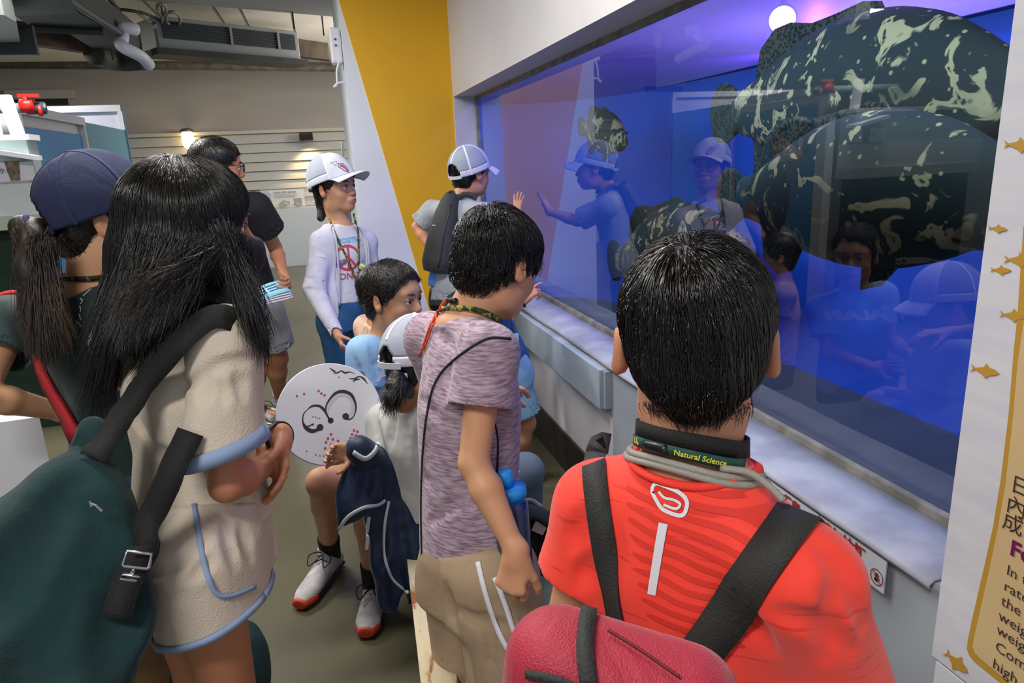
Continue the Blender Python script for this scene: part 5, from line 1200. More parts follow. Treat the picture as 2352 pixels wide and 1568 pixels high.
pxstrap(BP, bt, [(1838, 1172), (1800, 1225), (1740, 1310), (1680, 1400), (1620, 1480), (1585, 1530)], .044, sm_, pre=[hitpx(bt, 1838, 1172)[0] + fw * .03 - ax * .03])
cB = at(1400, 1640, .60); ub = nrm(at(1600, 1545, .62) - at(1230, 1430, .66)); vb = A3(0, 0, 1); wb = nrm(np.cross(ub, vb))
F = Fld(cB - .26, cB + .24, .005); Mb = np.array([ub, wb, np.cross(ub, wb)]).T
F.box(cB + A3(0, 0, -.04), (.098, .050, .12), Mb, 0, .045); F.box(cB + A3(0, 0, .02) , (.088, .03, .055), Mb, .02, .03); F.folds(.0025, 30, ub, 6)
bag = F.build('bag_body', mat('maroon_nylon', '#a52238', .6, weave=500, sheen=.2), BP); FBG = F
def bstrap(pts, w, nm, m=sm_): 
    P = surf(F, np.array(spline(pts, 20)), .002); return MB().ribbon(list(P), list(F.grad(P)), w, .002).build(nm, m, BP, True)
bb = bvh_of(bag)
pxstrap(BP, bb, [(1352, 1405), (1345, 1440), (1343, 1500), (1352, 1567)], .014, sm_, 'webbing', dep=.58)
pxstrap(BP, bb, [(1214, 1545), (1290, 1562), (1360, 1600)], .007, sm_, 'piping', dep=.56)
pxstrap(BP, bb, [(1395, 1455), (1470, 1500), (1560, 1560)], .002, mat('maroon_dark', '#6c1426', .7), 'zip_seam', dep=.58)
# ------------------------------------------------------------------ girl with long black hair and a dark green bag
RT = nrm(A3(*ray(1600, 400)[:2], 0)); CX = RW[:, 0]; CXh = nrm(A3(CX[0], CX[1], 0)); CF = nrm(A3(-CXh[1], CXh[0], 0))   # picture right / away
at2 = lambda a, b, d: at(a, b, d * 1.19)
hc = at(450, 515, 1.33); fwd = nrm(CXh * .94 + CF * .34 - A3(0, 0, .08)); MH = frame(fwd); sc_ = .96
LNG = empty('person', (hc[0], hc[1], 0), 'girl with long black hair in a cream T-shirt and cream shorts with blue edging', 'person')
bf = nrm(CXh * .62 + CF * .78); br = nrm(np.cross(bf, (0, 0, 1)))
nb = at(408, 715, 1.33); pel = A3(nb[0] - .01, nb[1] - .01, nb[2] - .435)
J = dict(head=(hc, MH, sc_), nb=nb, pel=pel)
J['sR'] = at(516, 785, 1.22); J['sL'] = at(288, 785, 1.42)
J['eR'] = at(522, 1112, 1.24); J['wR'] = at(622, 1062, 1.40); J['eL'] = J['sL'] + A3(.02, 0, -.22) + bf * .08; J['wL'] = at(646, 1004, 1.42)
J['handR'] = dict(d=-CXh * .8 + CF * .7 + A3(0, 0, .1), n=-CF, curl=.6); J['handL'] = dict(d=at(648, 1125, 1.37) - J['wL'], n=-CXh * .6 - CF * .5, curl=.30, spread=.12)
J['hR'] = at(455, 1285, 1.28); J['hL'] = at(385, 1270, 1.42)
for q in 'LR': J['k' + q] = A3(J['h' + q][0] + .01, J['h' + q][1] + .02, .40); J['a' + q] = A3(J['k' + q][0] - .02, J['k' + q][1] - .01, .075)
FB, bo = add_body(LNG, J, .93, .0035, '#b97c5c', fat=1.0)
MAcr = mat('cream_waffle', '#cdbfae', .9, weave=260, bump=.12, bscale=14, sheen=.2)
FT, ax, sd, fw = tee_sdf(J, .93, .004, ease=.012, sleeve=.78, sl=dict(L=.7, R=.76), hem=.03, sr=(.066, .078), neck=.06, fold=.011, ff=21, seed=11, gr=[[(280, 1075), (370, 1065), (440, 1040)], [(325, 870), (300, 950), (335, 1010)], [(420, 890), (500, 845), (590, 822)], [(262, 1000), (300, 1060)], [(470, 860), (462, 920)], [(550, 850), (560, 915)], [(505, 870), (510, 930)], [(340, 1030), (400, 1060)]], flare=.03, sn=dict(R=nrm(A3(0, 0, -1) + CXh * .25)))
tee = FT.build('t_shirt', MAcr, LNG); bt = bvh_of(tee)
bl = mat('cuff_blue', '#8ea3c4', .85)
enR = J['sR'] + (J['eR'] - J['sR']) * .76; hemring(FT, enR, nrm(A3(0, 0, -1) + CXh * .25), .073, .028, bl, tee, 'cuff', .002)
enL = J['sL'] + (J['eL'] - J['sL']) * .7; hemring(FT, enL, nrm(J['eL'] - J['sL']), .073, .028, bl, tee, 'cuff', .002)
# shorts
J2 = dict(J); FS = shorts_sdf(J2, .93, .004, top=.06, leg=.30, legs=dict(L=.34, R=.34), r=(.10, .105), fold=.011, ff=20, seed=5, ease=.014, lk=.09, gr=[[(250, 1225), (300, 1250), (360, 1250)], [(470, 1240), (400, 1300), (330, 1325)], [(485, 1285), (440, 1330)], [(520, 1190), (545, 1300)], [(260, 1300), (320, 1360)], [(560, 1200), (580, 1280)]], legn=dict(L=A3(0, 0, -1), R=nrm(A3(0, 0, -1) + CXh * .25)))
hem = at2(420, 1455, 1.0)
sh = FS.build('shorts', MAcr, LNG); bs = bvh_of(sh)
pxstrap(sh, bs, [(446, 1160), (462, 1260), (480, 1330), (500, 1364), (535, 1366), (585, 1346)], .009, bl, 'side_piping', .002, dep=1.3)
en = J['hR'] + (J['kR'] - J['hR']) * .34; hemring(FS, en, nrm(A3(0, 0, -1) + CXh * .25), .12, .013, bl, sh, 'leg_hem')
# black mask
W_ = lambda x, y, z: hc + MH @ (A3(x, y, z) * sc_)
F = Fld(hc - .18, hc + .18, .004); F.ell(W_(0, .082, -.058), A3(.056, .048, .056) * sc_, MH, .01); F.ell(W_(0, .05, -.05), A3(.066, .05, .045) * sc_, MH, .02); F.cut(W_(0, .045, 0), MH @ A3(0, -1, 0)); F.cut(W_(0, .09, -.018), MH @ A3(0, .35, 1)); F.build('face_mask', mat('mask_black', '#0b0b0d', .7), LNG)
MB().tube(spline([W_(.06, .05, -.05), W_(.085, .0, -.02), W_(.088, -.02, .01)], 12), .0015, 6).build('ear_loop', mat('mask_black', '#0b0b0d'), LNG); MB().tube(spline([W_(-.06, .05, -.05), W_(-.085, .0, -.02), W_(-.088, -.02, .01)], 12), .0015, 6).build('ear_loop', mat('mask_black', '#0b0b0d'), LNG)
# hair: volume that falls over shoulders and chest
lo = hc - A3(.26, .26, .42); hi = hc + A3(.26, .26, .16); F = Fld(lo, hi, .0045); t = .014
F.ell(W_(0, -.014, .036), A3(.074 + t, .092 + t, .081 + t * .8) * sc_, MH, .01); F.ell(W_(0, .03, .045), A3(.07 + t, .05 + t * .5, .05 + t) * sc_, MH, .02)
a0 = W_(0, -.075, .0)
F.chain([W_(0, -.03, .01), W_(0, -.045, -.08), W_(.01, -.075, -.17)], [.094, .092, .070], .05, MH[:, 1], 1.12)
for x in (-1, 1): F.cap(W_(x * .07, .0, .02), W_(x * .085, .0, -.12), .036, .036, .05)
F.cap(at2(400, 640, 1.06), at2(315, 715, 1.05), .062, .035, .07)
F.cap(W_(.085, .01, -.12), at2(572, 700, 1.04), .045, .034, .04); F.cap(at2(565, 690, 1.04), at2(590, 770, 1.03), .034, .018, .03)
F.cut(W_(0, .072, -.02), MH @ A3(0, .93, -.35), .01); F.cut(at2(400, 735, 1.0), A3(0, 0, -1), .02) if False else None
hairo = F.build('hair', HAIR, LNG); FH = F
def cnd(P): L = (P - hc) @ MH; return (L[:, 2] > -.30)
rt = roots_on(FH, 9000, 21, cnd, -.001); wp = W_(0, -.03, .13)
def df(P, t):
    d = P - wp; g = FH.grad(P); d = d - g * (d * g).sum(1, keepdims=True); l = np.linalg.norm(d, axis=1, keepdims=True); k = np.clip(1 - l / .16, 0, 1); return d / np.maximum(l, 1e-6) * k - A3(0, 0, 1) * (1 - k) * 1.2
rs = np.random.RandomState(2); L_ = ((rt - hc)[:, 2]); ln = .6 + .5 * rs.rand(len(rt))
Sx = strands(FH, rt, df, 16, .011, .0005, .0035, 5, .05, fields=(FT.solid,), lens=ln); strand_mesh('hair_strands', Sx, .0006, .0002, HSTR, hairo)
# long loose locks that leave the volume: down the back edge, over the shoulder blade and down the front
def locks(name, starts, ends, n, r=.0006, sag=.0, seed=0, fields=(), spread=.012, m=HSTR, par=hairo):
    rs = np.random.RandomState(seed); out = []
    for _ in range(n):
        k = rs.rand() * (len(starts) - 1); i = int(k); f = k - i; a = starts[i] * (1 - f) + starts[min(i + 1, len(starts) - 1)] * f; b = ends[i] * (1 - f) + ends[min(i + 1, len(ends) - 1)] * f; cl = round(k * 4) / 4
        a = a + rs.normal(0, spread * .7, 3); b = b + rs.normal(0, spread, 3) + A3(0, 0, rs.rand() * .06) + A3(math.sin(k * 9), math.cos(k * 7), 0) * .006; m_ = a * .45 + b * .55 + A3(0, 0, -sag) + rs.normal(0, spread * .4, 3); t_ = np.linspace(0, 1, 14)[:, None]; out.append(a * (1 - t_) ** 2 + 2 * m_ * t_ * (1 - t_) + b * t_ ** 2)
    P = np.array(out)
    for F_ in fields:
        fs = getattr(F_, 'solid', F_); Q = P.reshape(-1, 3)
        for _ in range(3): s_ = fs.sample(Q); Q = Q + fs.grad(Q) * np.maximum(.004 + rs.rand(len(Q)) * .004 - s_, 0)[:, None]
        P = Q.reshape(P.shape)
    return strand_mesh(name, P, r, r * .3, m, par)
locks('back_locks', [at2(305, 480, 1.08), at2(295, 540, 1.06), at2(300, 600, 1.04)], [at2(240, 800, 1.06), at2(228, 900, 1.10), at2(232, 1010, 1.12)], 1300, seed=1, fields=(FT,), spread=.016)
locks('shoulder_locks', [at2(318, 540, 1.02), at2(370, 560, .99), at2(430, 570, .98), at2(490, 560, .98)], [at2(268, 830, 1.0), at2(320, 770, .97), at2(352, 760, .96), at2(410, 715, .95)], 2200, seed=2, fields=(FT,), spread=.015)
locks('front_locks', [at2(505, 520, .99), at2(545, 560, .99), at2(565, 600, 1.02)], [at2(590, 760, .98), at2(590, 830, 1.02), at2(598, 810, 1.06)], 1500, seed=3, fields=(FT,), spread=.013)
# bracelets and ring
n_ = nrm(J['wL'] - J['eL']); u = nrm(np.cross(n_, (0, 0, 1))); v = np.cross(n_, u)
BR = empty('bracelet', J['wL'], 'black double cord bracelet on the wrist of the girl in cream', 'bracelet')
for k, dz in ((0, .0), (1, .008)): MB().tube([J['wL'] - n_ * (.002 + dz) + (u * math.cos(a) * .034 + v * math.sin(a) * .030) + n_ * .004 * math.sin(a + k) for a in np.linspace(0, 6.283, 30)][:-1], .0026, 8, closed=True).build('cord_loop', mat('bracelet_black', '#101012', .4), BR, True)
RG = empty('ring', J['tipsL'][1], 'thin gold ring on a finger of the girl in cream', 'ring')
rk = J['wL'] + nrm(J['handL']['d']) * .088; MB().tube([rk + nrm(CXh * .8 + CF * .2) * math.cos(a) * .0105 + CF * math.sin(a) * .0105 for a in np.linspace(0, 6.283, 20)][:-1], .0012, 6, closed=True).build('ring_band', mat('gold', '#d8b070', .25, .9), RG, True)
# the bag with its straps
BG = empty('shoulder_bag', at2(150, 1300, .95), 'large dark green canvas bag with wide black straps carried by the girl in cream', 'bag')
gm_ = mat('bag_green', '#072a2b', .9, col2='#0a3234', nscale=5, weave=420, bump=.2, bscale=18, sheen=.15)
F = Fld(at2(110, 1380, .95) - .38, at2(110, 1380, .95) + .40, .0055)
c1 = at2(215, 1110, .98); 
F.chain([at2(208, 1050, 1.0), at2(180, 1160, .97), at2(140, 1300, .95), at2(110, 1440, .94), at2(110, 1560, .92)], [.033, .08, .125, .14, .125], .05, CF, .8)
F.chain([at2(50, 1235, .97), at2(60, 1330, .95), at2(60, 1460, .93)], [.065, .105, .12], .05); F.chain([at2(230, 1330, .96), at2(255, 1430, .95), at2(180, 1500, .94)], [.046, .052, .07], .04)
F.folds(.016, 17, nrm(at2(208, 1050, 1) - at2(110, 1450, .95)), 7, warp=.8); groove(F, [[(170, 1110), (110, 1200), (60, 1330), (40, 1480)], [(225, 1180), (235, 1330), (180, 1500)], [(80, 1400), (100, 1480), (90, 1560)], [(150, 1300), (170, 1400), (140, 1540)], [(20, 1250), (0, 1400)], [(280, 1330), (290, 1420), (240, 1520)]], .020, .05, .2)
bag = F.build('bag_body', gm_, BG); bb = bvh_of(bag)
F = Fld(at2(215, 1010, 1.0) - .09, at2(215, 1010, 1.0) + .09, .004); F.chain([at2(185, 1020, 1.0), at2(212, 985, 1.0), at2(226, 1015, 1.0), at2(215, 1060, 1.0)], [.016, .018, .02, .03], .02); F.folds(.004, 60, (0, 0, 1), 3); F.build('bag_neck', gm_, BG)
both = bvh_of(tee, sh, bag); smb = mat('strap_black2', '#0f1010', .8, weave=420)
pxstrap(BG, both, [(522, 733), (480, 738), (420, 790), (350, 870), (290, 945), (240, 1015), (210, 1060)], .044, smb, pre=[hitpx(bvh_of(tee), 522, 733)[0] + bf * .05 - A3(0, 0, .03)], off=.008, dep=1.2, mf=3)
pxstrap(BG, both, [(446, 990), (405, 1080), (362, 1172), (322, 1265), (290, 1335), (262, 1420)], .045, smb, 'strap', off=.008, dep=1.2, mf=7)
mt = mat('buckle_metal', '#a9a9b0', .25, .9)
def slider(pxs, nm, r=.0028):
    _d = min(np.linalg.norm(hitpx(both, a, b, .02, 1.2)[0] - A3(0, 0, H)) for a, b in pxs + [(362, 1172)]); P = [A3(0, 0, H) + nrm(ray(a, b)) * _d for a, b in pxs]; MB().tube(P, r, 8, closed=True).build(nm, mt, BG, True)
slider([(292, 1264), (348, 1272), (342, 1304), (338, 1306), (284, 1300), (282, 1296)], 'buckle_frame'); slider([(282, 1318), (330, 1326), (328, 1336), (276, 1328)], 'buckle_loop')
MB().lathe(hitpx(both, 306, 1302, .014, 1.2)[0], [(.004, 0), (.0035, .003)], 12, -CF).build('rivet', mt, BG); MB().lathe(hitpx(bvh_of(bag), 216, 1010, .006, 1.18)[0], [(.005, 0), (.004, .003)], 12, -CF).build('rivet', mt, BG)
MB().tube([at2(208, 1156, .90), at2(220, 1160, .90), at2(235, 1174, .90)], .002, 8).tube([at2(206, 1150, .90), at2(210, 1164, .90)], .002, 8).build('zip_pull', mt, BG)
# khaki cloth and dark things low behind the bag
kk = mat('khaki_cloth', '#8a6c3c', .9, col2='#6d5430', nscale=6, bump=.2, bscale=14)
F = Fld(at2(290, 1560, 1.3) - .3, at2(290, 1560, 1.3) + .3, .008); F.cap(at2(320, 1440, 1.32), at2(255, 1640, 1.32), .055, .11, .03, CXh, 1.25); F.folds(.012, 30, (0, 0, 1), 9); tag(F.build('hanging_jacket', kk, None), 'khaki cloth hanging down behind the green bag at the lower left', 'jacket')
# ------------------------------------------------------------------ boy in the mauve shirt with the water bottle
hc = at(1143, 606, 1.50); fwd = nrm(CXh * .62 + CF * .72 - A3(0, 0, .38)); MH = frame(fwd); sc_ = .95
PUR = empty('person', (hc[0], hc[1], 0), 'boy in a mauve heather T-shirt leaning to the tank and holding a blue bottle', 'person')
J = dict(head=(hc, MH, sc_), nb=at(1064, 724, 1.50), sR=at(1120, 806, 1.38), sL=at(988, 778, 1.62), pel=at(1082, 1290, 1.55), eR=at(1088, 1062, 1.36), wR=at(1186, 1268, 1.31))
J['eL'] = J['sL'] + A3(.06, .10, -.20); J['wL'] = J['eL'] + A3(.12, .10, -.02)
J['handR'] = dict(d=at(1172, 1345, 1.31) - J['wR'], n=nrm(CF * .9 + CXh * .3), curl=1.05, curls=[.9, 1.0, 1.1, 1.15], thumb=.5); J['handL'] = dict(d=A3(1, .4, 0), n=A3(0, 0, -1), curl=.4)
f_ = nrm(CXh * .5 + CF * .85); 
J['hR'] = at(1140, 1330, 1.47); J['hL'] = at(1060, 1320, 1.62); J['kR'] = at(1185, 1620, 1.50); J['kL'] = at(1100, 1560, 1.68)
for q in 'LR': J['a' + q] = A3(J['k' + q][0] + .01, J['k' + q][1] - .04, .075)
FB, bo = add_body(PUR, J, .88, .0035, '#cf9a76')
hm = NT('mauve_heather'); b = hm.b; b.inputs['Roughness'].default_value = .9; b.inputs['Sheen Weight'].default_value = .2; tc = hm.n('ShaderNodeTexCoord'); mp = hm.n('ShaderNodeMapping'); mp.inputs['Scale'].default_value = (1, 1, 7)
nz = hm.n('ShaderNodeTexNoise', i_Scale=38, i_Detail=4); cr = hm.n('ShaderNodeValToRGB'); e = cr.color_ramp.elements; e[0].position = .36; e[1].position = .62; e[0].color = (*s2l('#7a6577'), 1); e[1].color = (*s2l('#b7a0ae'), 1)
hm.l(tc, 'Object', mp, 'Vector'); hm.l(mp, 'Vector', nz, 'Vector'); hm.l(nz, 'Fac', cr, 'Fac'); hm.l(cr, 'Color', b, 'Base Color')
FT, ax, sd, fw = tee_sdf(J, .88, .004, ease=.014, sleeve=.52, sl=dict(L=.6, R=.50), hem=-.035, sr=(.066, .074), neck=.062, fold=.009, ff=20, seed=21, gr=[[(1050, 1080), (1080, 1150), (1120, 1190)], [(955, 900), (1000, 960)], [(985, 1200), (1040, 1160), (1080, 1170)], [(940, 1050), (985, 1110)], [(1000, 760), (1040, 800)], [(1150, 960), (1165, 1040)]])
tee = FT.build('t_shirt', hm.m, PUR); bt = bvh_of(tee); sm_ = mat('piping_black', '#1d1a20', .8)
pxtube(tee, bt, [(1172, 778), (1120, 778), (1062, 812), (1010, 862), (985, 930), (972, 1040), (968, 1160), (970, 1290)], .0028, sm_, 'back_piping', .001, 60, 1.45)
pxtube(tee, bt, [(1128, 950), (1140, 990), (1143, 1050), (1138, 1110)], .0022, sm_, 'side_piping', .001, 24, 1.4)
kh = mat('khaki_shorts', '#a48d72', .85, col2='#9a8369', nscale=6, weave=600, bump=.1, bscale=20)
FS = shorts_sdf(J, .88, .0045, top=.05, legs=dict(L=.75, R=.85), r=(.105, .115), fold=.012, ff=18, seed=23, ease=.014, lk=.06, gr=[[(1040, 1400), (1100, 1430), (1170, 1440)], [(1100, 1400), (1125, 1470), (1120, 1550)], [(1180, 1390), (1240, 1440)], [(1020, 1350), (1040, 1440)], [(1060, 1480), (1080, 1560)]]); sh = FS.build('shorts', kh, PUR); bs = bvh_of(sh, tee)
for k in (0, 1): pxstrap(sh, bs, [(1098 + 38 * k, 1290 + 36 * k), (1118 + 36 * k, 1370), (1150 + 34 * k, 1460), (1190 + 24 * k, 1530), (1198 + 22 * k, 1580)], .010, mat('stripe_white', '#dfe0e8', .8), 'side_stripe', .0015, dep=1.45)
# hair
def ex(F, W_):
    F.ell(W_(0, -.058, -.052), (.044, .028, .030), MH, .02)
    for x in (-1, 1): F.cut(W_(x * .058, -.04, -.045), MH @ A3(x * .75, 0, -.65), .01)
FH, hair = short_hair(PUR, hc, MH, sc_, h=.0035, n=9000, steps=8, step=.008, whorl=(0, -.06, .10), seed=31, thick=.006, r=.0007, curl=.28, nape=-.052, extra=ex, lift=.009, down=.9, strm=HSTR)
pe = lambda x, y, z: J['nb'] + sd * x + fw * y + ax * z
# lanyard + orange cord
LN = empty('lanyard', J['nb'], 'green and yellow lanyard round the neck of the boy in mauve', 'lanyard')
P = surf(FB, [J['nb'] + sd * math.cos(a) * .06 + fw * math.sin(a) * .06 + ax * (.012 - .014 * math.sin(a)) for a in np.linspace(0, 6.283, 40)], .006); N = [nrm((p - J['nb']) - ax * ((p - J['nb']) @ ax)) for p in P]
MB().ribbon(list(P), N, .011, .002).build('neck_strap', mat('lanyard_gy', '#1f3a22', .7, col2='#a09a35', nscale=90, ramp=(.5, .56)), LN, True)
q, _ = hitpx(bt, 1038, 690, .01, 1.46); MB().tube([q - sd * .018, q + sd * .018], .006, 10).build('clasp', mat('clasp_black', '#15161a', .35), LN, True)
oc = mat('orange_cord', '#d8552a', .7, col2='#c23b2a', nscale=120)
CD = empty('braided_necklace', J['nb'], 'orange braided cord hanging down the back of the mauve shirt', 'necklace')
for k in (0, 1): pxtube(CD, bt, [(1040 - k, 684), (1020 + k * 4, 692), (1002 + k * 3, 724), (988 + 5 * k, 760), (976 + 4 * k, 795), (970 - k * 4, 815)], .0024, oc, 'cord_strand', .004, 30, 1.48)
# water bottle
wb0, wb1 = at(1160, 1100, 1.40), at(1180, 1330, 1.44); wd = nrm(wb1 - wb0); BT = empty('water_bottle', wb1, 'clear blue sports bottle with a bright blue cap held by the boy in mauve', 'bottle')
bd = at(1172, 1150, 1.405); MB().lathe(bd, [(.022, -.012), (.028, -.004), (.035, .004), (.036, .02), (.036, .155), (.032, .165), (.012, .166)], 28, wd).build('bottle_body', mat('bottle_blue', '#1f3270', .08, alpha=.75, coat=.6), BT, True)
cb_ = mat('cap_blue', '#1f93ee', .4); MB().lathe(bd, [(.0, -.034), (.034, -.032), (.035, -.012), (.031, -.010), (.029, .006), (.0, .006)][1:-1], 28, wd).build('bottle_cap', cb_, BT, True)
MB().lathe(bd - wd * .032 - CXh * .006, [(.017, 0), (.016, -.018), (.015, -.03), (.011, -.034)], 20, wd).build('spout_cover', cb_, BT, True)
# black cap hanging from the bag, and its label
hcap = at(1238, 1240, 1.62); Mc = frame(nrm(CXh * .5 - A3(0, 0, .8)), nrm(-CF + A3(0, 0, .15)))
HC = empty('cap', hcap, 'black cap hanging upside down with its white care label showing', 'cap')
F = Fld(hcap - .14, hcap + .14, .004); F.ell(hcap, (.062, .10, .07), Mc, .01); F.ell(hcap - CF * .05, (.05, .085, .055), Mc, .01, 's'); F.cut(hcap - CF * .035, -CF); F.folds(.003, 50, (0, 0, 1), 4); cp_ = F.build('crown', mat('cap_black', '#15181c', .8, weave=400), HC)
q = hcap - CF * .030; MB().obox(at(1240, 1210, 1.585), CXh * .013 - A3(0, 0, .007), CF * .0008, A3(0, 0, .014) + CXh * .007).build('care_label', mat('label_white', '#c9c7cc', .6), HC)
MB().ribbon([at(1232, 1228, 1.60), at(1224, 1250, 1.60), at(1215, 1275, 1.60)], [-CF] * 3, .008, .001).build('inner_tape', mat('tape_black', '#0c0d10', .7), HC)
MB().tube(spline([at(1200, 1150, 1.62), at(1222, 1150, 1.62), at(1245, 1165, 1.62)], 12), .006, 8).build('cap_rim', mat('cap_rim_grey', '#6d7780', .7), HC, True)
# ------------------------------------------------------------------ woman in the navy cap
hc = at(236, 500, 1.62); fwd = nrm(CXh * .80 + CF * .60 - A3(0, 0, .04)); MH = frame(fwd); sc_ = 1.06
PON = empty('person', (hc[0], hc[1], 0), 'woman with a brown ponytail through a navy cap, in a dark green-black T-shirt', 'person')
nb = at(205, 655, 1.62); J = dict(head=(hc, MH, sc_), nb=nb, sL=at(28, 738, 1.74), sR=at(340, 745, 1.50)); J['pel'] = A3(nb[0] + .01, nb[1] + .02, nb[2] - .47)
J['eL'] = at(-48, 905, 1.62); J['wL'] = at(150, 948, 1.80); J['eR'] = J['sR'] + A3(.03, .05, -.25); J['wR'] = J['eR'] + A3(-.12, .16, .04)
J['handL'] = dict(d=CXh + CF * .3, n=A3(0, 0, -1), curl=.5); J['handR'] = dict(d=-CXh, n=A3(0, 0, -1), curl=.5)
stand_legs(J, .98, None)
FB, bo = add_body(PON, J, .96, .004, '#cf9d78')
FT, ax, sd, fw = tee_sdf(J, .96, .0045, ease=.014, sleeve=.5, hem=.03, sr=(.07, .078), neck=.066, fold=.009, ff=22, seed=41)
tee = FT.build('t_shirt', mat('tee_darkgreen', '#14302f', .85, col2='#10282a', nscale=4, weave=500, sheen=.3), PON); bt = bvh_of(tee)
decal('back_print', join_geo(*[stroke_geo([(-.003 + .004 * math.sin(k * 2.1), .05 - k * .016), (.002, .045 - k * .016), (.003 - .005 * math.sin(k), .038 - k * .016)], .003) for k in range(6)]), hitpx(bt, 186, 705)[0], nrm(sd), ax, bt, mat('print_pale', '#b9c2c0', .6), tee, lift=.002)
jn = mat('jeans_dark', '#173a5c', .85, col2='#1d4468', nscale=9, weave=500)
FS = shorts_sdf(J, .96, .006, top=.10, leg=1.9, r=(.10, .075), fold=.005, ff=18, seed=2, ease=.010); FS.build('jeans', jn, PON)
# hair under the cap
FH, hair = short_hair(PON, hc, MH, sc_, h=.004, n=2500, steps=6, step=.008, whorl=(0, -.10, -.01), seed=5, thick=.006, nape=-.088, strm=HBRN, curl=.1, low=-.03)
cr, D = cap_mesh(PON, hc, MH, sc_, '#23294a', tilt=-.34, brim=.08, thick=.020, seam='#262d52', low=.004)
tie = D(math.pi, .93) + fwd * -.012; MB().tube([tie + MH[:, 0] * math.cos(a) * .026 + MH[:, 2] * math.sin(a) * .02 - fwd * .012 for a in np.linspace(0, 6.283, 20)][:-1], .008, 8, closed=True).build('hair_tie', mat('tie_navy', '#232c63', .8), hair, True)
P0 = tie - fwd * .02; F = Fld(at(100, 680, 1.5) - .28, at(100, 680, 1.5) + .28, .005)
F.chain([tie + fwd * .03, P0, at(78, 540, 1.52), at(82, 620, 1.50), at(98, 700, 1.49), at(112, 780, 1.49)], [.018, .022, .028, .036, .034, .018], .02); F.folds(.005, 60, (0, 0, 1), 3, warp=.2)
pt = F.build('ponytail', mat('hair_brown', '#241911', .5, bump=.3, bscale=90, stretch=(1, 1, .1)), hair)
locks('ponytail_strands', [P0 + MH[:, 0] * x for x in (-.02, 0, .02)], [at(82, 800, 1.49), at(105, 835, 1.48), at(140, 800, 1.49)], 2600, r=.0009, seed=9, spread=.011, m=HBRN, par=pt, sag=-.05)
locks('ponytail_outer', [at(95, 540, 1.49), at(80, 580, 1.48), at(115, 560, 1.48)], [at(75, 770, 1.48), at(110, 840, 1.46), at(155, 790, 1.48)], 1500, r=.0009, seed=10, spread=.012, m=HBRN, par=pt)
# lanyard and the red front pack
LN = empty('lanyard', nb, 'dark olive lanyard round the neck of the woman in the navy cap', 'lanyard')
P = surf(FB, [nb + sd * math.cos(a) * .065 + fw * math.sin(a) * .065 + ax * (.022 - .012 * math.sin(a)) for a in np.linspace(0, 6.283, 40)], .006); N = [nrm((p - nb) - ax * ((p - nb) @ ax)) for p in P]
MB().ribbon(list(P), N, .012, .002).build('neck_strap', mat('lanyard_olive', '#14170f', .7, col2='#6b6a2c', nscale=90, ramp=(.56, .6)), LN, True)
RB = empty('sling_bag', J['pel'] + fw * .2, 'red sling bag strap over the shoulder and waist of the woman in the navy cap', 'bag')
rdm = mat('pack_red', '#b8202c', .7, weave=400); Fs_ = FT.solid
def rib(pts, w, nm, off=.003, t=.010, n=24):
    P = surf(Fs_, np.array(spline(pts, n)), off); return MB().ribbon(list(P), list(Fs_.grad(P)), w, t).build(nm, rdm, RB, True)
rib([nb - sd * .05 + fw * .16 - ax * .16, nb - sd * .075 + fw * .09 - ax * .02, nb - sd * .085 + ax * .04, nb - sd * .095 - fw * .10 - ax * .06, nb - sd * .06 - fw * .14 - ax * .22, nb + sd * .02 - fw * .15 - ax * .34], .045, 'shoulder_strap', .006, .014)
rib([nb - sd * .30 - ax * .02 + fw * .04, J['sL'] - sd * .05 + ax * .03, J['sL'] - sd * .08 - fw * .04 - ax * .04], .035, 'sleeve_strap')
q = J['pel'] + ax * .035; rib([q - sd * .18 + fw * .05, q - sd * .16 - fw * .05, q - sd * .09 - fw * .12, q - fw * .14], .018, 'waist_strap')
c_ = J['nb'] + fw * .19 - ax * .22; F = Fld(c_ - .24, c_ + .24, .006); F.box(c_, (.11, .045, .16), np.array([sd, fw, ax]).T, 0, .035); F.build('bag_body', rdm, RB)
# teal shoe-like bag on the floor at the bottom
F = Fld(onz(575, 1540, .1) - .2, onz(575, 1540, .1) + .2, .006); c_ = onz(560, 1540, .12); F.ell(c_, (.07, .12, .14), None, .01); F.folds(.006, 40, (0, 0, 1), 3); F.cut((0, 0, .005), (0, 0, -1)); tag(F.build('drawstring_bag', mat('teal_dark', '#1b3b42', .8)), 'dark teal bag on the floor behind the legs of the girl in cream', 'bag')
# ------------------------------------------------------------------ man with glasses and papers
hc = at(500, 382, 3.45); fwd = nrm(CXh * .86 + CF * .40 - A3(0, 0, .08)); MH = frame(fwd); sc_ = 1.12
MAN = empty('person', (hc[0], hc[1], 0), 'man with short black hair and glasses in a black T-shirt and pale shorts holding papers', 'person')
J = dict(head=(hc, MH, sc_), nb=at(520, 470, 3.60), sR=at(585, 478, 3.5), sL=at(480, 480, 3.9), pel=at(575, 690, 3.95), eR=at(632, 568, 3.7), wR=at(652, 632, 3.55), hR=at(612, 720, 3.9), hL=at(565, 720, 4.1), kR=at(640, 822, 4.05), aR=at(642, 912, 4.30), kL=at(590, 840, 4.1), aL=at(592, 930, 4.15))
J['eL'] = at(530, 590, 3.8); J['wL'] = at(572, 680, 3.62)
J['handR'] = dict(d=at(664, 650, 3.5) - J['wR'], n=-CXh * .6 - CF * .5, curl=.9); J['handL'] = dict(d=CXh - CF * .1, n=A3(0, 0, 1), curl=.6)
J['feet'] = True; J['tR'] = J['aR'] + A3(.08, -.10, -.04); J['tL'] = J['aL'] + A3(.10, -.10, -.04)
FB, bo = add_body(MAN, J, 1.0, .0042, '#b98063', fat=1.05)
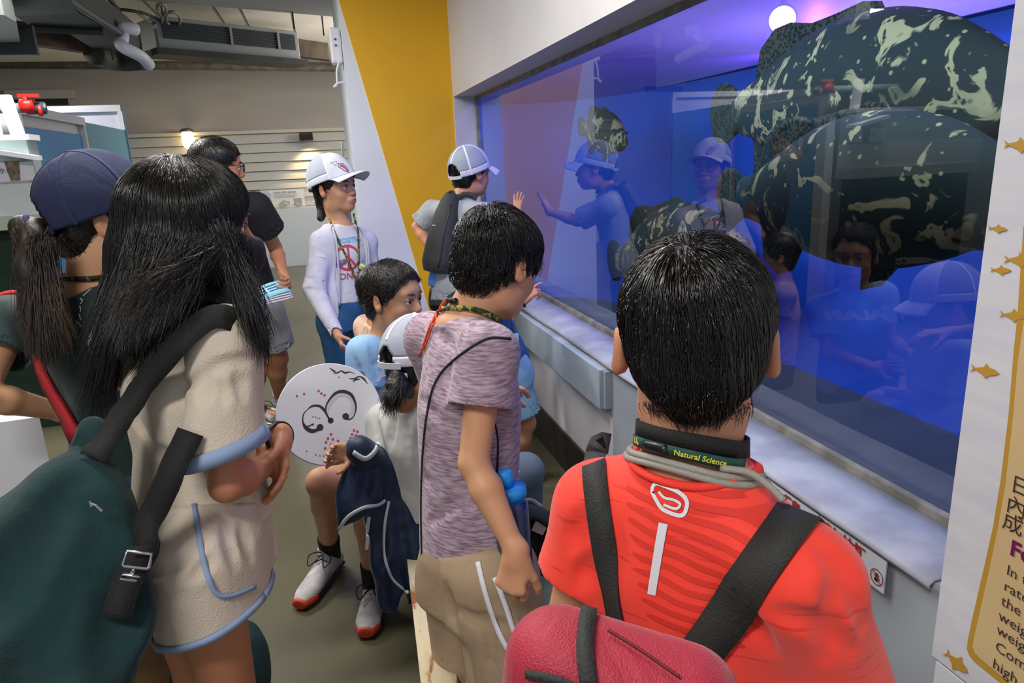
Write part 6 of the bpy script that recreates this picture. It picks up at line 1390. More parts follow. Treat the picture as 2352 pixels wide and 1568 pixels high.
FT, ax, sd, fw = tee_sdf(J, 1.0, .006, ease=.02, sleeve=.55, hem=-.02, sr=(.085, .098), neck=.066, fold=.005, ff=20, seed=51, fat=1.15)
FT.build('t_shirt', mat('tee_black', '#15171b', .85), MAN)
FS = shorts_sdf(J, 1.0, .006, leg=.70, r=(.10, .105), fold=.006, ff=18, seed=3, fat=1.05, ease=.02); FS.build('shorts', mat('shorts_grey', '#a9abb2', .85, col2='#9d9fa6', nscale=5), MAN)
short_hair(MAN, hc, MH, sc_, h=.004, n=2600, steps=6, step=.007, whorl=(0, -.07, .095), seed=6, thick=.012, curl=.2, nape=-.075)
W_ = lambda x, y, z: hc + MH @ (A3(x, y, z) * sc_); gm_ = mat('glasses_black', '#141414', .3); gb = MB()
for x in (-1, 1): gb.tube([W_(x * .033 + .023 * math.cos(a), .108, -.002 + .018 * math.sin(a)) for a in np.linspace(0, 6.283, 20)][:-1], .0016, 6, closed=True); gb.tube([W_(x * .056, .106, .004), W_(x * .078, .06, .006), W_(x * .082, -.01, .002)], .0014, 6)
gb.tube([W_(-.010, .109, .002), W_(.010, .109, .002)], .0014, 6); gb.build('glasses', gm_, MAN, True)
sk_ = mat('sock_white', '#dcdce0', .8)
for q in 'LR':
    a = J['a' + q]; MB().tube([a + A3(0, 0, .07), a + A3(0, 0, .0), a - A3(0, 0, .03)], [.040, .036, .036], 14).build('sock', sk_, MAN, True); f = nrm(A3(*(J['t' + q] - a)[:2], 0))
    g = A3(a[0], a[1], .012) - f * .06; shoe(MAN, g, g + f * .27, (0, 0, 1), 1.05, main='#3b3a3c' if q == 'L' else '#77767a', sole='#d9d8d4', lace='#2a2a2c')
PA = empty('papers', at(620, 675, 3.5), 'stack of white sheets with a pale blue top sheet held by the man in black', 'papers')
c4 = [at(560, 680, 3.45), at(578, 705, 3.4), at(668, 668, 3.45), at(640, 644, 3.52)]
for k in range(4):
    off = A3(0, 0, -.006 * k) + CXh * .003 * k; n = nrm(np.cross(c4[1] - c4[0], c4[3] - c4[0])); G = [[c4[0] * (1 - u) * (1 - v) + c4[1] * u * (1 - v) + c4[3] * (1 - u) * v + c4[2] * u * v + off + A3(0, 0, .012 * math.sin(v * 3 + k * .5)) for v in np.linspace(0, 1, 8)] for u in np.linspace(0, 1, 3)]
    MB().sheet(G, .001).build('sheet', mat('sheet_blue', '#8fd0ea', .6) if k == 0 else mat('sheet_white', '#dfe2ea', .6), PA, True)
tl_ = MB()
for k in range(3):
    for a, b in ((.12, .5), (.55, .85)): p = [c4[0] * (1 - u) * (1 - v) + c4[1] * u * (1 - v) + c4[3] * (1 - u) * v + c4[2] * u * v + A3(0, 0, .012 * math.sin(v * 3) + .003) for u, v in ((.25 + .2 * k, a), (.25 + .2 * k, b))]; tl_.tube(p, .0025, 4)
tl_.build('printed_lines', mat('ink_blue', '#2b4a6a', .6), PA)
# ------------------------------------------------------------------ girl in the white cap and white jacket
hc = at(768, 432, 3.62); fwd = nrm(CXh * .90 - CF * .40 + A3(0, 0, .10)); MH = frame(fwd); sc_ = 1.12
WG = empty('person', (hc[0], hc[1], 0), 'girl in a white cap, printed white top, white jacket and blue jeans beside the pillar', 'person')
J = dict(head=(hc, MH, sc_), nb=at(782, 512, 3.66), sR=at(742, 558, 3.58), sL=at(838, 556, 3.78), eR=at(722, 668, 3.55), wR=at(776, 768, 3.45), pel=at(788, 700, 3.72)); J['pel'] = at(790, 712, 3.75)
J['eL'] = at(858, 660, 3.85); J['wL'] = at(862, 760, 3.80); J['handR'] = dict(d=at(788, 800, 3.42) - J['wR'], n=nrm(CXh + CF * .2), curl=.7); J['handL'] = dict(d=A3(0, 0, -1), n=-CXh, curl=.4)
stand_legs(J, .92, None)
FB, bo = add_body(WG, J, .92, .0036, '#c79476', look=(.1, .15))
FT, ax, sd, fw = tee_sdf(J, .92, .0045, ease=.010, sleeve=.35, hem=.05, sr=(.058, .062), neck=.060, fold=.004, ff=26, seed=61)
tee = FT.build('t_shirt', mat('tee_white', '#d7d5da', .85), WG); bt = bvh_of(tee)
u_ = nrm(sd); v_ = ax; 
def pr(nm, geo, px, py, m, lift=.002, rot=0):
    o = hitpx(bt, px, py, 0, 3.6)[0]; c, s = math.cos(rot), math.sin(rot); decal(nm, geo, o, -u_ * -1 * c + v_ * s, v_ * c - u_ * s, bt, m, tee, lift, .02)
U_ = u_
# facing the viewer, so the writing runs along the wearer's left
U_ = sd * (1 if (sd @ CXh) > 0 else -1)
def pr(nm, geo, px, py, m, lift=.002, rot=0):
    o = hitpx(bt, px, py, 0, 3.6)[0]; c, s = math.cos(rot), math.sin(rot); decal(nm, geo, o, U_ * c + v_ * s, v_ * c - U_ * s, bt, m, tee, lift, .02)
pr('tee_text', text_geo('POSITIVE', .036, .0012, 'CENTER'), 806, 556, mat('print_sky', '#6fb8d8', .7), rot=.08)
pr('tee_text', text_geo('VIBES', .038, .0010, 'CENTER'), 776, 612, mat('print_violet', '#6a5a9a', .7), .003, rot=.35)
pr('tee_text', text_geo('ONLY', .048, .0008, 'CENTER'), 806, 640, mat('print_rose', '#c0506a', .7), rot=.05)
R_ = .065; ringg = stroke_geo([(R_ * math.cos(a), R_ * .95 * math.sin(a)) for a in np.linspace(0, 6.283, 30)][:-1], .014, True); bars = [stroke_geo([(0, R_), (0, -R_)], .013), stroke_geo([(0, 0), (-R_ * .7, -R_ * .7)], .013), stroke_geo([(0, 0), (R_ * .7, -R_ * .7)], .013)]
pr('peace_sign', join_geo(ringg, *bars), 801, 592, mat('print_red', '#c8465a', .7), .0015)
for k, (x_, y_, c_) in enumerate([(770, 585, '#e6dc9a'), (830, 562, '#e6dc9a'), (832, 600, '#8fc7d6'), (768, 562, '#50303a')]): pr('motif', join_geo(disc_geo((0, 0), .009, 10), disc_geo((.012, .006), .007, 10)), x_, y_, mat('motif' + str(k), c_, .7))
# open jacket: back and fronts as a wider shell with the middle left open
FJ, *_ = tee_sdf(J, .92, .0048, ease=.024, sl=dict(L=.96, R=.96), hem=-.02, sr=(.064, .066), neck=.075, fold=.010, ff=22, seed=62, sn=None)
Fs = FJ
for q in 'LR': pass
E_ = {q: J['e' + q] for q in 'LR'}
for q in 'LR':
    d = nrm(J['w' + q] - J['e' + q]); limb_part(FJ, J['e' + q] - d * .01, J['w' + q] - d * .005, .054, .036, d, .005, .02, (.004, 30, d, 3), over=.03)
cpt = (J['nb'] + J['pel']) / 2; fr_ = Fld(FJ.lo, FJ.lo + FJ.h * (FJ.n - 1), FJ.h)
FJ.box(J['nb'] - ax * .24 + fw * .16, (.094, .12, .34), np.array([sd, fw, ax]).T, .01, .02, op='s')
jk = FJ.build('jacket', mat('jacket_white', '#d2d2e2', .8, col2='#c6c7da', nscale=24), WG)
jz = mat('jacket_edge', '#c0c1d2', .7)
MB().tube(spline([J['nb'] + sd * .085 + fw * .05 - ax * .02, J['nb'] + sd * .098 + fw * .095 - ax * .1, J['nb'] + sd * .098 + fw * .105 - ax * .28, J['nb'] + sd * .10 + fw * .10 - ax * .42], 20), .006, 6).build('zip_edge', jz, jk, True)
MB().tube(spline([J['nb'] - sd * .085 + fw * .05 - ax * .02, J['nb'] - sd * .098 + fw * .095 - ax * .1, J['nb'] - sd * .098 + fw * .105 - ax * .28, J['nb'] - sd * .10 + fw * .10 - ax * .42], 20), .006, 6).build('zip_edge', jz, jk, True)
FS = shorts_sdf(J, .92, .006, top=.08, leg=1.9, r=(.090, .075), fold=.005, ff=18, seed=8, ease=.008); FS.build('jeans', mat('jeans_blue', '#24527e', .85, col2='#2c5f8e', nscale=9), WG)
FH, hair = short_hair(WG, hc, MH, sc_, h=.004, n=1500, steps=6, step=.008, whorl=(0, -.07, .095), seed=7, thick=.007, nape=-.075, strm=HBRN, curl=.1)
F = Fld(at(742, 480, 3.7) - .2, at(742, 480, 3.7) + .2, .005); F.chain([hc - fwd * .10 - A3(0, 0, .03), at(744, 470, 3.72), at(737, 500, 3.7)], [.03, .036, .022], .02); F.folds(.004, 60, (0, 0, 1), 2); F.build('ponytail', mat('hair_brown', '#241911'), hair)
locks('face_locks', [hc + MH @ (A3(.075, .045, .02) * sc_)], [hc + MH @ (A3(.078, .055, -.05) * sc_)] , 1, par=hair) if False else None
cap_mesh(WG, hc, MH, sc_, '#e2e3f0', tilt=-.20, low=.016, brim_up=.42, brim=.085, thick=.022, mesh_col='#b9c0cf', seam='#eceefa', under=mat('brim_under', '#8a8b96', .8))
# printed animal badge on the cap front
W_ = lambda x, y, z: hc + MH @ (A3(x, y, z) * sc_)
o = W_(.045, .088, .085); bd_ = join_geo(stroke_geo([(-.045, 0), (-.03, .018), (.03, .008), (-.03, -.008)], .004, True))
crn = [c for c in WG.children if c.name.startswith('crown')][0]; bc = bvh_of(crn)
o, nn = hitpx(bc, 784, 383, 0, 3.6); uu = nrm(CXh * .9 - A3(0, 0, .25)); vv = nrm(np.cross(nn, uu)); vv = vv if vv[2] > 0 else -vv; uu = np.cross(vv, nn)
decal('badge_outline', join_geo(stroke_geo([(-.055, .0), (-.03, .018), (-.028, -.008)], .004, True), stroke_geo([(-.02, .01), (.0, .02), (.03, .012), (.05, -.01), (.02, -.014), (-.015, -.008)], .005, True)), o, uu, vv, bc, mat('badge_ink', '#5a4a52', .7), crn, .004, .01)
decal('badge_fill', join_geo(stroke_geo([(-.01, .004), (.02, .002), (.04, -.006)], .010)), o, uu, vv, bc, mat('badge_red', '#c0485a', .7), crn, .005, .01)
decal('badge_band', join_geo(stroke_geo([(-.012, .012), (.02, .012)], .005)), o, uu, vv, bc, mat('badge_yellow', '#c8c066', .7), crn, .005, .01)
LN = empty('lanyard', J['nb'], 'olive lanyard with a pale blue card worn by the girl in the white jacket', 'lanyard')
lm_ = mat('lanyard_gy', '#1f3a22', .7); bj = bvh_of(tee)
pxstrap(LN, bj, [(756, 500), (770, 540), (795, 590), (815, 640), (822, 668)], .011, lm_, 'strap', .006, dep=3.6); pxstrap(LN, bj, [(812, 490), (820, 530), (822, 590), (824, 668)], .011, lm_, 'strap', .006, dep=3.6)
q, n = hitpx(bj, 820, 668, .07, 3.6); MB().obox(q - A3(0, 0, .03), CXh * .034, CF * .0015, A3(0, 0, .048)).build('card', mat('card_blue', '#86c4de', .5), LN)
q2, _ = hitpx(bj, 826, 612, .015, 3.6); F = Fld(q2 - .05, q2 + .05, .003); F.ell(q2, (.016, .008, .020)); F.ell(q2 + A3(.014, -.003, -.012), (.014, .008, .013)); F.build('charm', mat('charm_mix', '#7fb2c4', .5, col2='#d8d06a', nscale=60, ramp=(.45, .55)), LN)
# ------------------------------------------------------------------ boy with the black backpack
hc = at(1080, 398, 3.80); fwd = nrm(CXh * .72 + CF * .68 - A3(0, 0, .02)); MH = frame(fwd); sc_ = 1.06
BB = empty('person', (hc[0], hc[1], 0), 'child in a white mesh cap and grey T-shirt with one hand raised to the glass', 'person')
J = dict(head=(hc, MH, sc_), nb=at(1056, 458, 3.80), sL=at(994, 486, 3.98), sR=at(1112, 492, 3.66), eL=at(958, 520, 4.0), wL=at(1000, 585, 3.95), eR=at(1150, 520, 3.85), wR=at(1187, 490, 3.98), pel=at(1042, 668, 3.82))
J['handR'] = dict(d=at(1190, 462, 4.0) - J['wR'], n=nrm(CF * .8 + CXh * .5), curl=.08, spread=.16, thumb=.8); J['handL'] = dict(d=CXh, n=-CXh, curl=.6)
stand_legs(J, .9, None)
FB, bo = add_body(BB, J, .9, .004, '#c98f70')
FT, ax, sd, fw = tee_sdf(J, .9, .005, ease=.018, sleeve=.7, sl=dict(L=.85, R=.85), hem=-.06, sr=(.065, .075), neck=.058, fold=.005, ff=24, seed=71)
gt = mat('tee_grey', '#a6abb2', .85, col2='#9ca1a9', nscale=7); tee = FT.build('t_shirt', gt, BB); bt = bvh_of(tee)
FS = shorts_sdf(J, .9, .006, top=.0, leg=1.9, r=(.095, .08), fold=.005, ff=18, seed=8); FS.build('trousers', mat('trousers_dark', '#2f312f', .85), BB)
short_hair(BB, hc, MH, sc_, h=.004, n=1500, steps=5, step=.007, seed=8, thick=.007, nape=-.075)
cap_mesh(BB, hc, MH, sc_, '#dcdfee', tilt=-.28, brim=.075, thick=.020, mesh_col='#a9b3c2', seam='#e6e9f6')
lanyard(BB, FB, [J['nb'] + sd * math.cos(a) * .058 + fw * math.sin(a) * .058 + ax * .012 for a in np.linspace(0, 6.283, 30)], .010, lm_, .008)
PK = empty('backpack', J['pel'] - fw * .2, 'slim black backpack on the child in the grey T-shirt', 'backpack'); bkm = mat('pack_black', '#2a2b2d', .65, weave=400, sheen=.2)
o_ = at(1020, 532, 3.72); up_ = nrm(at(1040, 450, 3.72) - at(1006, 615, 3.70)); F = Fld(o_ - .32, o_ + .32, .005)
sd_ = nrm(CXh * .95 - CF * .3); F.loft(o_ - up_ * .22, up_, sd_, [(.0, .07, .05), (.04, .088, .07), (.15, .088, .075), (.30, .075, .065), (.40, .05, .045), (.43, .03, .03)], .01); F.folds(.003, 30, up_, 2); pk = F.build('bag_body', bkm, PK); bp_ = bvh_of(pk)
pxtube(PK, bp_, [(1036, 470), (1020, 540), (1012, 590), (1006, 615)], .004, mat('pack_seam', '#151517', .5), 'zip_line', .001, 20, 3.7)
pxtube(PK, bp_, [(1048, 480), (1052, 540), (1044, 600)], .004, mat('pack_seam', '#151517', .5), 'zip_line', .001, 20, 3.7)
pxstrap(PK, bt, [(1046, 462), (1062, 448), (1082, 448), (1096, 456)], .030, bkm, 'shoulder_strap', .006, dep=3.7); MB().tube(spline([at(1036, 452, 3.7), at(1030, 442, 3.7), at(1042, 440, 3.7), at(1044, 454, 3.7)], 14), .006, 8).build('grab_loop', bkm, PK, True)
q = hitpx(bp_, 999, 518, .002, 3.7)[0]; MB().obox(q, CXh * .013 - A3(0, 0, .003), CF * .001, A3(0, 0, .003)).build('brand_tab', mat('tab_white', '#d0d0d0', .5), PK)
F = Fld(at(1005, 640, 3.8) - .1, at(1005, 640, 3.8) + .1, .004); F.cap(at(1006, 618, 3.80), at(1003, 648, 3.80), .036, .040, 0, CXh, 1.2); F.cut(at(1003, 656, 3.8), (0, 0, -1)); F.folds(.003, 50, (0, 0, 1), 5); tag(F.build('cloth', mat('cloth_blue', '#4c8fcf', .8)), 'bright blue cloth hanging under the black backpack of the far child', 'cloth')
# ------------------------------------------------------------------ child pointing at the glass, mostly behind the boy in mauve
hc = at(1122, 640, 3.0); fwd = nrm(CXh * .8 + CF * .5 - A3(0, 0, .25)); MH = frame(fwd); sc_ = 1.0
PT = empty('person', (hc[0], hc[1], 0), 'child in light blue shorts pointing over the ledge, mostly hidden behind the boy in mauve', 'person')
J = dict(head=(hc, MH, sc_), nb=at(1105, 705, 3.0), sR=at(1150, 725, 2.95), sL=at(1080, 715, 3.2), eR=at(1150, 735, 3.0), pel=at(1160, 830, 3.1), wR=at(1202, 690, 3.02)); J['sR'] = at(1120, 715, 2.85); J['eR'] = at(1152, 745, 3.0)
J['eL'] = J['sL'] + A3(.1, .1, -.15); J['wL'] = J['eL'] + A3(-.08, .05, -.14); J['handR'] = dict(d=at(1246, 652, 3.04) - J['wR'], n=nrm(A3(0, 0, -1) + CF * .3), curls=[.15, .9, 1.1, 1.2], thumb=.5); J['handL'] = dict(d=CXh, n=A3(0, 0, -1), curl=.4)
stand_legs(J, .85, None, .08); J['kR'] = A3(J['kR'][0] + .03, J['kR'][1], J['kR'][2])
FB, bo = add_body(PT, J, .85, .004, '#c18564')
FT, ax, sd, fw = tee_sdf(J, .85, .005, ease=.016, sleeve=.7, hem=-.02, sr=(.06, .066), fold=.005, ff=24, seed=81); tee = FT.build('t_shirt', mat('denim_blue', '#2f5f9c', .85, col2='#24487c', nscale=9), PT); bt = bvh_of(tee)
FS = shorts_sdf(J, .85, .005, top=.06, leg=.78, r=(.095, .10), fold=.006, ff=22, seed=9); FS.build('shorts', mat('shorts_sky', '#86a9c6', .85, col2='#7b9dbb', nscale=6), PT)
short_hair(PT, hc, MH, sc_, h=.005, n=900, steps=6, step=.008, seed=9, thick=.012)
w_ = J['wR']; n_ = nrm(J['wR'] - J['eR']); u = nrm(np.cross(n_, (0, 0, 1))); v = np.cross(n_, u)
WT = empty('wristwatch', w_, 'black watch on the pointing wrist above the ledge', 'watch'); MB().tube([w_ - n_ * .015 + u * math.cos(a) * .025 + v * math.sin(a) * .021 for a in np.linspace(0, 6.283, 24)][:-1], .006, 8, closed=True).build('watch_band', mat('bracelet_black', '#101012'), WT, True); MB().lathe(w_ - n_ * .015 - v * .024, [(.014, 0), (.014, .006), (.010, .008)], 18, -v).build('watch_face', mat('watch_face_m', '#3a3f46', .2), WT, True)
q = at(1180, 790, 2.92); LC = empty('name_card', q, 'pale blue name card hanging at the hip of the child pointing at the tank', 'card'); MB().obox(q, CXh * .022 + A3(0, 0, .002), CF * .0015, A3(0, 0, .045)).build('card', mat('card_blue', '#86c4de', .5), LC); MB().tube(spline([q + A3(0, 0, .045), q + A3(-.01, 0, .12), at(1165, 735, 2.92)], 12), .004, 6).build('cord', mat('cord_dark', '#1f3a22', .7), LC, True)
# ------------------------------------------------------------------ the plank the children sit on
PZ = .33
pa, pb, pc, pd = onz(940, 1330, PZ), onz(1000, 1330, PZ), onz(1068, 1640, PZ), onz(975, 1640, PZ)
pa2 = pa + (pa - pd) * .9; pb2 = pb + (pb - pc) * .9
BN = empty('plank_bench', (pa + pc) / 2 * A3(1, 1, 0), 'low bench with a worn cream plank top stained brown', 'bench')
mb = MB(); mb.add([*(q for q in (pd, pc, pb2, pa2)), *(q - A3(0, 0, .045) for q in (pd, pc, pb2, pa2))], [(0, 1, 2, 3), (7, 6, 5, 4), (0, 4, 5, 1), (1, 5, 6, 2), (2, 6, 7, 3), (3, 7, 4, 0)])
pl = NT('plank_worn'); b = pl.b; b.inputs['Roughness'].default_value = .8; tc = pl.n('ShaderNodeTexCoord'); n1 = pl.n('ShaderNodeTexNoise', i_Scale=16, i_Detail=5, i_Distortion=.6); mp = pl.n('ShaderNodeMapping'); mp.inputs['Scale'].default_value = (1.6, .5, 1); cr = pl.n('ShaderNodeValToRGB')
e = cr.color_ramp.elements; e[0].position = .56; e[1].position = .64; e[0].color = (*s2l('#c3b596'), 1); e[1].color = (*s2l('#8a5a2c'), 1); pl.l(tc, 'Object', mp, 'Vector'); pl.l(mp, 'Vector', n1, 'Vector'); pl.l(n1, 'Fac', cr, 'Fac'); pl.l(cr, 'Color', b, 'Base Color')
n2 = pl.n('ShaderNodeTexNoise', i_Scale=60, i_Detail=6); bp = pl.n('ShaderNodeBump', i_Strength=.5, i_Distance=.01); pl.l(tc, 'Object', n2, 'Vector'); pl.l(n2, 'Fac', bp, 'Height'); pl.l(bp, 'Normal', b, 'Normal')
mb.build('plank_top', pl.m, BN)
rl = MB(); rl.add([pc + A3(.03, 0, -.02), pc + A3(.045, 0, -.02), pb2 + A3(.045, 0, -.02), pb2 + A3(.03, 0, -.02), *(q * A3(1, 1, 0) for q in (pc + A3(.03, 0, 0), pc + A3(.045, 0, 0), pb2 + A3(.045, 0, 0), pb2 + A3(.03, 0, 0)))], [(0, 1, 2, 3), (7, 6, 5, 4), (0, 4, 5, 1), (1, 5, 6, 2), (2, 6, 7, 3), (3, 7, 4, 0)]); rl.build('side_board', mat('bench_side', '#4b4638', .8), BN)
for k, (f) in enumerate((.08, .5, .92)):
    q = (pd + (pa2 - pd) * f) * .5 + (pc + (pb2 - pc) * f) * .5; MB().box((q[0] - .03, q[1] - .03, 0), (q[0] + .03, q[1] + .03, PZ - .046)).build('leg', mat('bench_side', '#4b4638'), BN)
# ------------------------------------------------------------------ boy in the light blue shirt
hc = at(903, 682, 2.44); fwd = nrm(CXh * .90 - CF * .42 - A3(0, 0, .03)); MH = frame(fwd); sc_ = 1.02
BL = empty('person', (hc[0], hc[1], 0), 'seated boy in a light blue T-shirt with short black hair, looking towards the tank', 'person')
J = dict(head=(hc, MH, sc_), nb=at(882, 775, 2.50), sR=at(838, 812, 2.42), sL=at(948, 812, 2.62), eR=at(836, 935, 2.42), wR=at(800, 1010, 2.35), pel=at(880, 1035, 2.62), hR=at(852, 1075, 2.52), hL=at(900, 1075, 2.58), kR=at(738, 1108, 2.24), kL=at(845, 1150, 2.20))
J['eL'] = at(960, 930, 2.6); J['wL'] = at(900, 1000, 2.45); J['handR'] = dict(d=-CXh - A3(0, 0, .2), n=-CF, curl=.5); J['handL'] = dict(d=-CXh, n=-CF, curl=.5)
hR, tR_ = onz(778, 1290, .015), onz(690, 1392, .015); hL, tL_ = onz(868, 1365, .015), onz(842, 1458, .015)
J['aR'] = hR + nrm(tR_ - hR) * .05 + A3(0, 0, .085); J['aL'] = hL + nrm(tL_ - hL) * .05 + A3(0, 0, .085); J['feet'] = False
J['kfR'] = nrm(tR_ - hR); J['kfL'] = nrm(tL_ - hL)
FB, bo = add_body(BL, J, .92, .0034, '#c3916f', look=(.25, -.1))
FT, ax, sd, fw = tee_sdf(J, .92, .0042, ease=.012, sleeve=.62, hem=-.02, sr=(.064, .074), neck=.058, fold=.009, ff=22, seed=91, gr=[[(815, 830), (835, 900)], [(850, 790), (870, 850)]])
tee = FT.build('t_shirt', mat('tee_sky', '#8fb6dc', .85, col2='#86adD5', nscale=8), BL); bt = bvh_of(tee)
o = hitpx(bt, 866, 862, 0, 2.4)[0]; U_ = nrm(CXh - A3(0, 0, .1)); V_ = nrm(A3(0, 0, 1) + CXh * .1)
decal('tee_text', text_geo('ALAMO', .052, .0038), o - A3(0, 0, .018), U_, V_, bt, mat('print_white', '#d8e0e8', .7), tee, .002, .015)
F = None
FS = shorts_sdf(J, .92, .005, top=.05, leg=.35, r=(.09, .09), fold=.005, ff=22, seed=9, ease=.010); FS.build('shorts', mat('shorts_dark', '#23252c', .85), BL)
def ex(F, W_):
    F.ell(W_(0, -.06, -.04), (.05, .03, .045), MH, .02)
short_hair(BL, hc, MH, sc_, h=.0036, n=5000, steps=5, step=.007, whorl=(0, -.05, .10), seed=12, front=.014, thick=.009, r=.0006, curl=.35, nape=-.078, lift=.005, extra=ex)
sk = mat('sock_black', '#141417', .85)
for q, h_, t_ in (('R', hR, tR_), ('L', hL, tL_)):
    a = J['a' + q]; up = nrm(J['k' + q] - a); MB().tube([a + up * .075, a + up * .03, a - A3(0, 0, .03)], [.040, .038, .038], 14).build('sock', sk, BL, True)
    shoe(BL, h_, t_, (0, 0, 1), .98, main='#d3d0d2', sole='#3a3638', tip='#cf4424', lace='#17171b')
# ------------------------------------------------------------------ child in a peach floral top behind him
hc = at(872, 668, 2.95); fwd = nrm(CXh * .7 + CF * .7); MH = frame(fwd)
PC = empty('person', (hc[0], hc[1], 0), 'small child in a peach floral top, mostly hidden behind the boy in light blue', 'person')
nb = at(872, 738, 2.95); J = dict(head=(hc, MH, .9), nb=nb, pel=A3(nb[0], nb[1] + .03, .36)); J['sL'] = nb - frame(fwd)[:, 0] * .11 - A3(0, 0, .04); J['sR'] = nb + frame(fwd)[:, 0] * .11 - A3(0, 0, .04)
for q, g in (('L', -1), ('R', 1)): J['e' + q] = J['s' + q] + A3(.02, .04, -.2); J['w' + q] = J['e' + q] + A3(.08, .12, .0); J['hand' + q] = dict(d=A3(.5, 1, 0), n=A3(0, 0, -1), curl=.4); J['h' + q] = J['pel'] + frame(fwd)[:, 0] * .07 * g; J['k' + q] = J['h' + q] + fwd * .3; J['a' + q] = A3(*(J['k' + q] + fwd * .02)[:2], .08)
add_body(PC, J, .8, .005, '#c28a6a')
FT, *_ = tee_sdf(J, .8, .005, ease=.014, sleeve=.5, hem=-.04, sr=(.06, .065), fold=.004, seed=95); FT.build('t_shirt', mat('floral_peach', '#ddb9a2', .85, col2='#c99f80', nscale=45, ramp=(.52, .6)), PC)
shorts_sdf(J, .8, .006, top=.04, leg=.9, r=(.08, .075), fold=.003).build('shorts', mat('shorts_dark', '#23252c'), PC); short_hair(PC, hc, MH, .9, h=.005, n=800, steps=6, step=.008, seed=13, thick=.012)
lanyard(PC, FT, [at(850, 728, 2.85), at(846, 745, 2.85), at(848, 768, 2.85)], .010, lm_, .004, n=12)
# ------------------------------------------------------------------ seated girl with the white mesh cap, seen from behind
hc = at(962, 832, 2.02); fwd = nrm(CXh * .62 + CF * .62 - A3(0, 0, .25)); MH = frame(fwd, (-.15, .0, 1)); sc_ = .98
CG = empty('person', (hc[0], hc[1], 0), 'seated girl in a white mesh cap and white top, seen from behind', 'person')
J = dict(head=(hc, MH, sc_), nb=at(945, 925, 2.06), sL=at(888, 968, 2.12), sR=at(1005, 965, 1.98), eL=at(862, 1062, 2.08), wL=at(845, 1020, 1.98), pel=at(960, 1180, 2.16))
J['pel'] = A3(J['pel'][0], J['pel'][1], PZ + .10); J['eL'] = at(880, 1075, 2.10); J['wL'] = at(826, 1032, 2.02); J['eR'] = J['sR'] + A3(.03, .03, -.2); J['wR'] = J['eR'] + A3(.08, .15, .0)
J['handL'] = dict(d=at(790, 1038, 2.0) - J['wL'], n=nrm(-CF * 1 + A3(0, 0, .2)) * 1, curl=.55, thumb=.5); J['handR'] = dict(d=CXh, n=A3(0, 0, -1), curl=.5)
J['hL'] = J['pel'] + A3(-.03, .08, -.02); J['hR'] = J['pel'] + A3(.07, -.0, -.02); J['kL'] = at(1120, 1080, 2.55); J['kR'] = at(1208, 1082, 2.42); J['aL'] = at(1120, 1260, 2.7); J['aR'] = at(1205, 1270, 2.6)
J['aL'][2] = J['aR'][2] = .08
FB, bo = add_body(CG, J, .86, .0036, '#c3906e')
FT, ax, sd, fw = tee_sdf(J, .86, .0042, ease=.018, sl=dict(L=.80, R=.8), hem=.0, sr=(.064, .072), neck=.056, fold=.011, ff=20, seed=101, gr=[[(862, 960), (868, 1010), (885, 1060)], [(905, 945), (890, 1030)], [(930, 960), (935, 1060)]]); FT.build('t_shirt', mat('top_white', '#cfd1cd', .85), CG)
FS = shorts_sdf(J, .86, .005, top=.05, leg=1.9, r=(.085, .075), fold=.004, ff=22, seed=9, ease=.01)
dn = NT('grey_dotted'); b = dn.b; b.inputs['Roughness'].default_value = .85; tc = dn.n('ShaderNodeTexCoord'); v = dn.n('ShaderNodeTexVoronoi', i_Scale=22); cr = dn.n('ShaderNodeValToRGB'); e = cr.color_ramp.elements; e[0].position = .10; e[1].position = .14; e[0].color = (*s2l('#aab0b6'), 1); e[1].color = (*s2l('#5d6871'), 1); dn.l(tc, 'Object', v, 'Vector'); dn.l(v, 'Distance', cr, 'Fac'); dn.l(cr, 'Color', b, 'Base Color')
FS.build('trousers', dn.m, CG)
FH, hair = short_hair(CG, hc, MH, sc_, h=.0036, n=2500, steps=5, step=.007, seed=14, thick=.006, nape=-.09, curl=.15, whorl=(0, -.1, 0))
cr_, D = cap_mesh(CG, hc, MH, sc_, '#dfe1f2', tilt=-.22, brim=.075, thick=.022, mesh_col='#aeb6c6', seam='#eef0fc', ow=.06, oh=8)
t0 = at(915, 862, 1.93); MB().tube([t0 + CXh * math.cos(a) * .020 + A3(0, 0, 1) * math.sin(a) * .008 - CF * .004 * math.sin(2 * a) for a in np.linspace(0, 6.283, 18)][:-1], .006, 8, closed=True).build('hair_tie', mat('tie_red', '#b8323a', .7), hair, True)
F = Fld(at(910, 905, 1.93) - .14, at(910, 905, 1.93) + .14, .004); F.chain([t0, at(908, 890, 1.92), at(900, 925, 1.92)], [.020, .026, .016], .02); F.chain([t0, at(930, 890, 1.93), at(944, 905, 1.94)], [.018, .020, .012], .02); F.folds(.004, 70, (0, 0, 1), 3); pt = F.build('ponytail', HAIR, hair)
locks('ponytail_strands', [t0 - CXh * .012, t0, t0 + CXh * .014], [at(882, 948, 1.92), at(902, 958, 1.90), at(925, 930, 1.90), at(950, 915, 1.93)][:3], 1200, r=.0007, seed=15, spread=.009, par=pt)
pxs = at(928, 868, 1.92); MB().obox(pxs, CXh * .010, CF * .001, A3(0, 0, .014)).build('strap_end', mat('cap_dfe1f2', '#dfe1f2'), cr_)
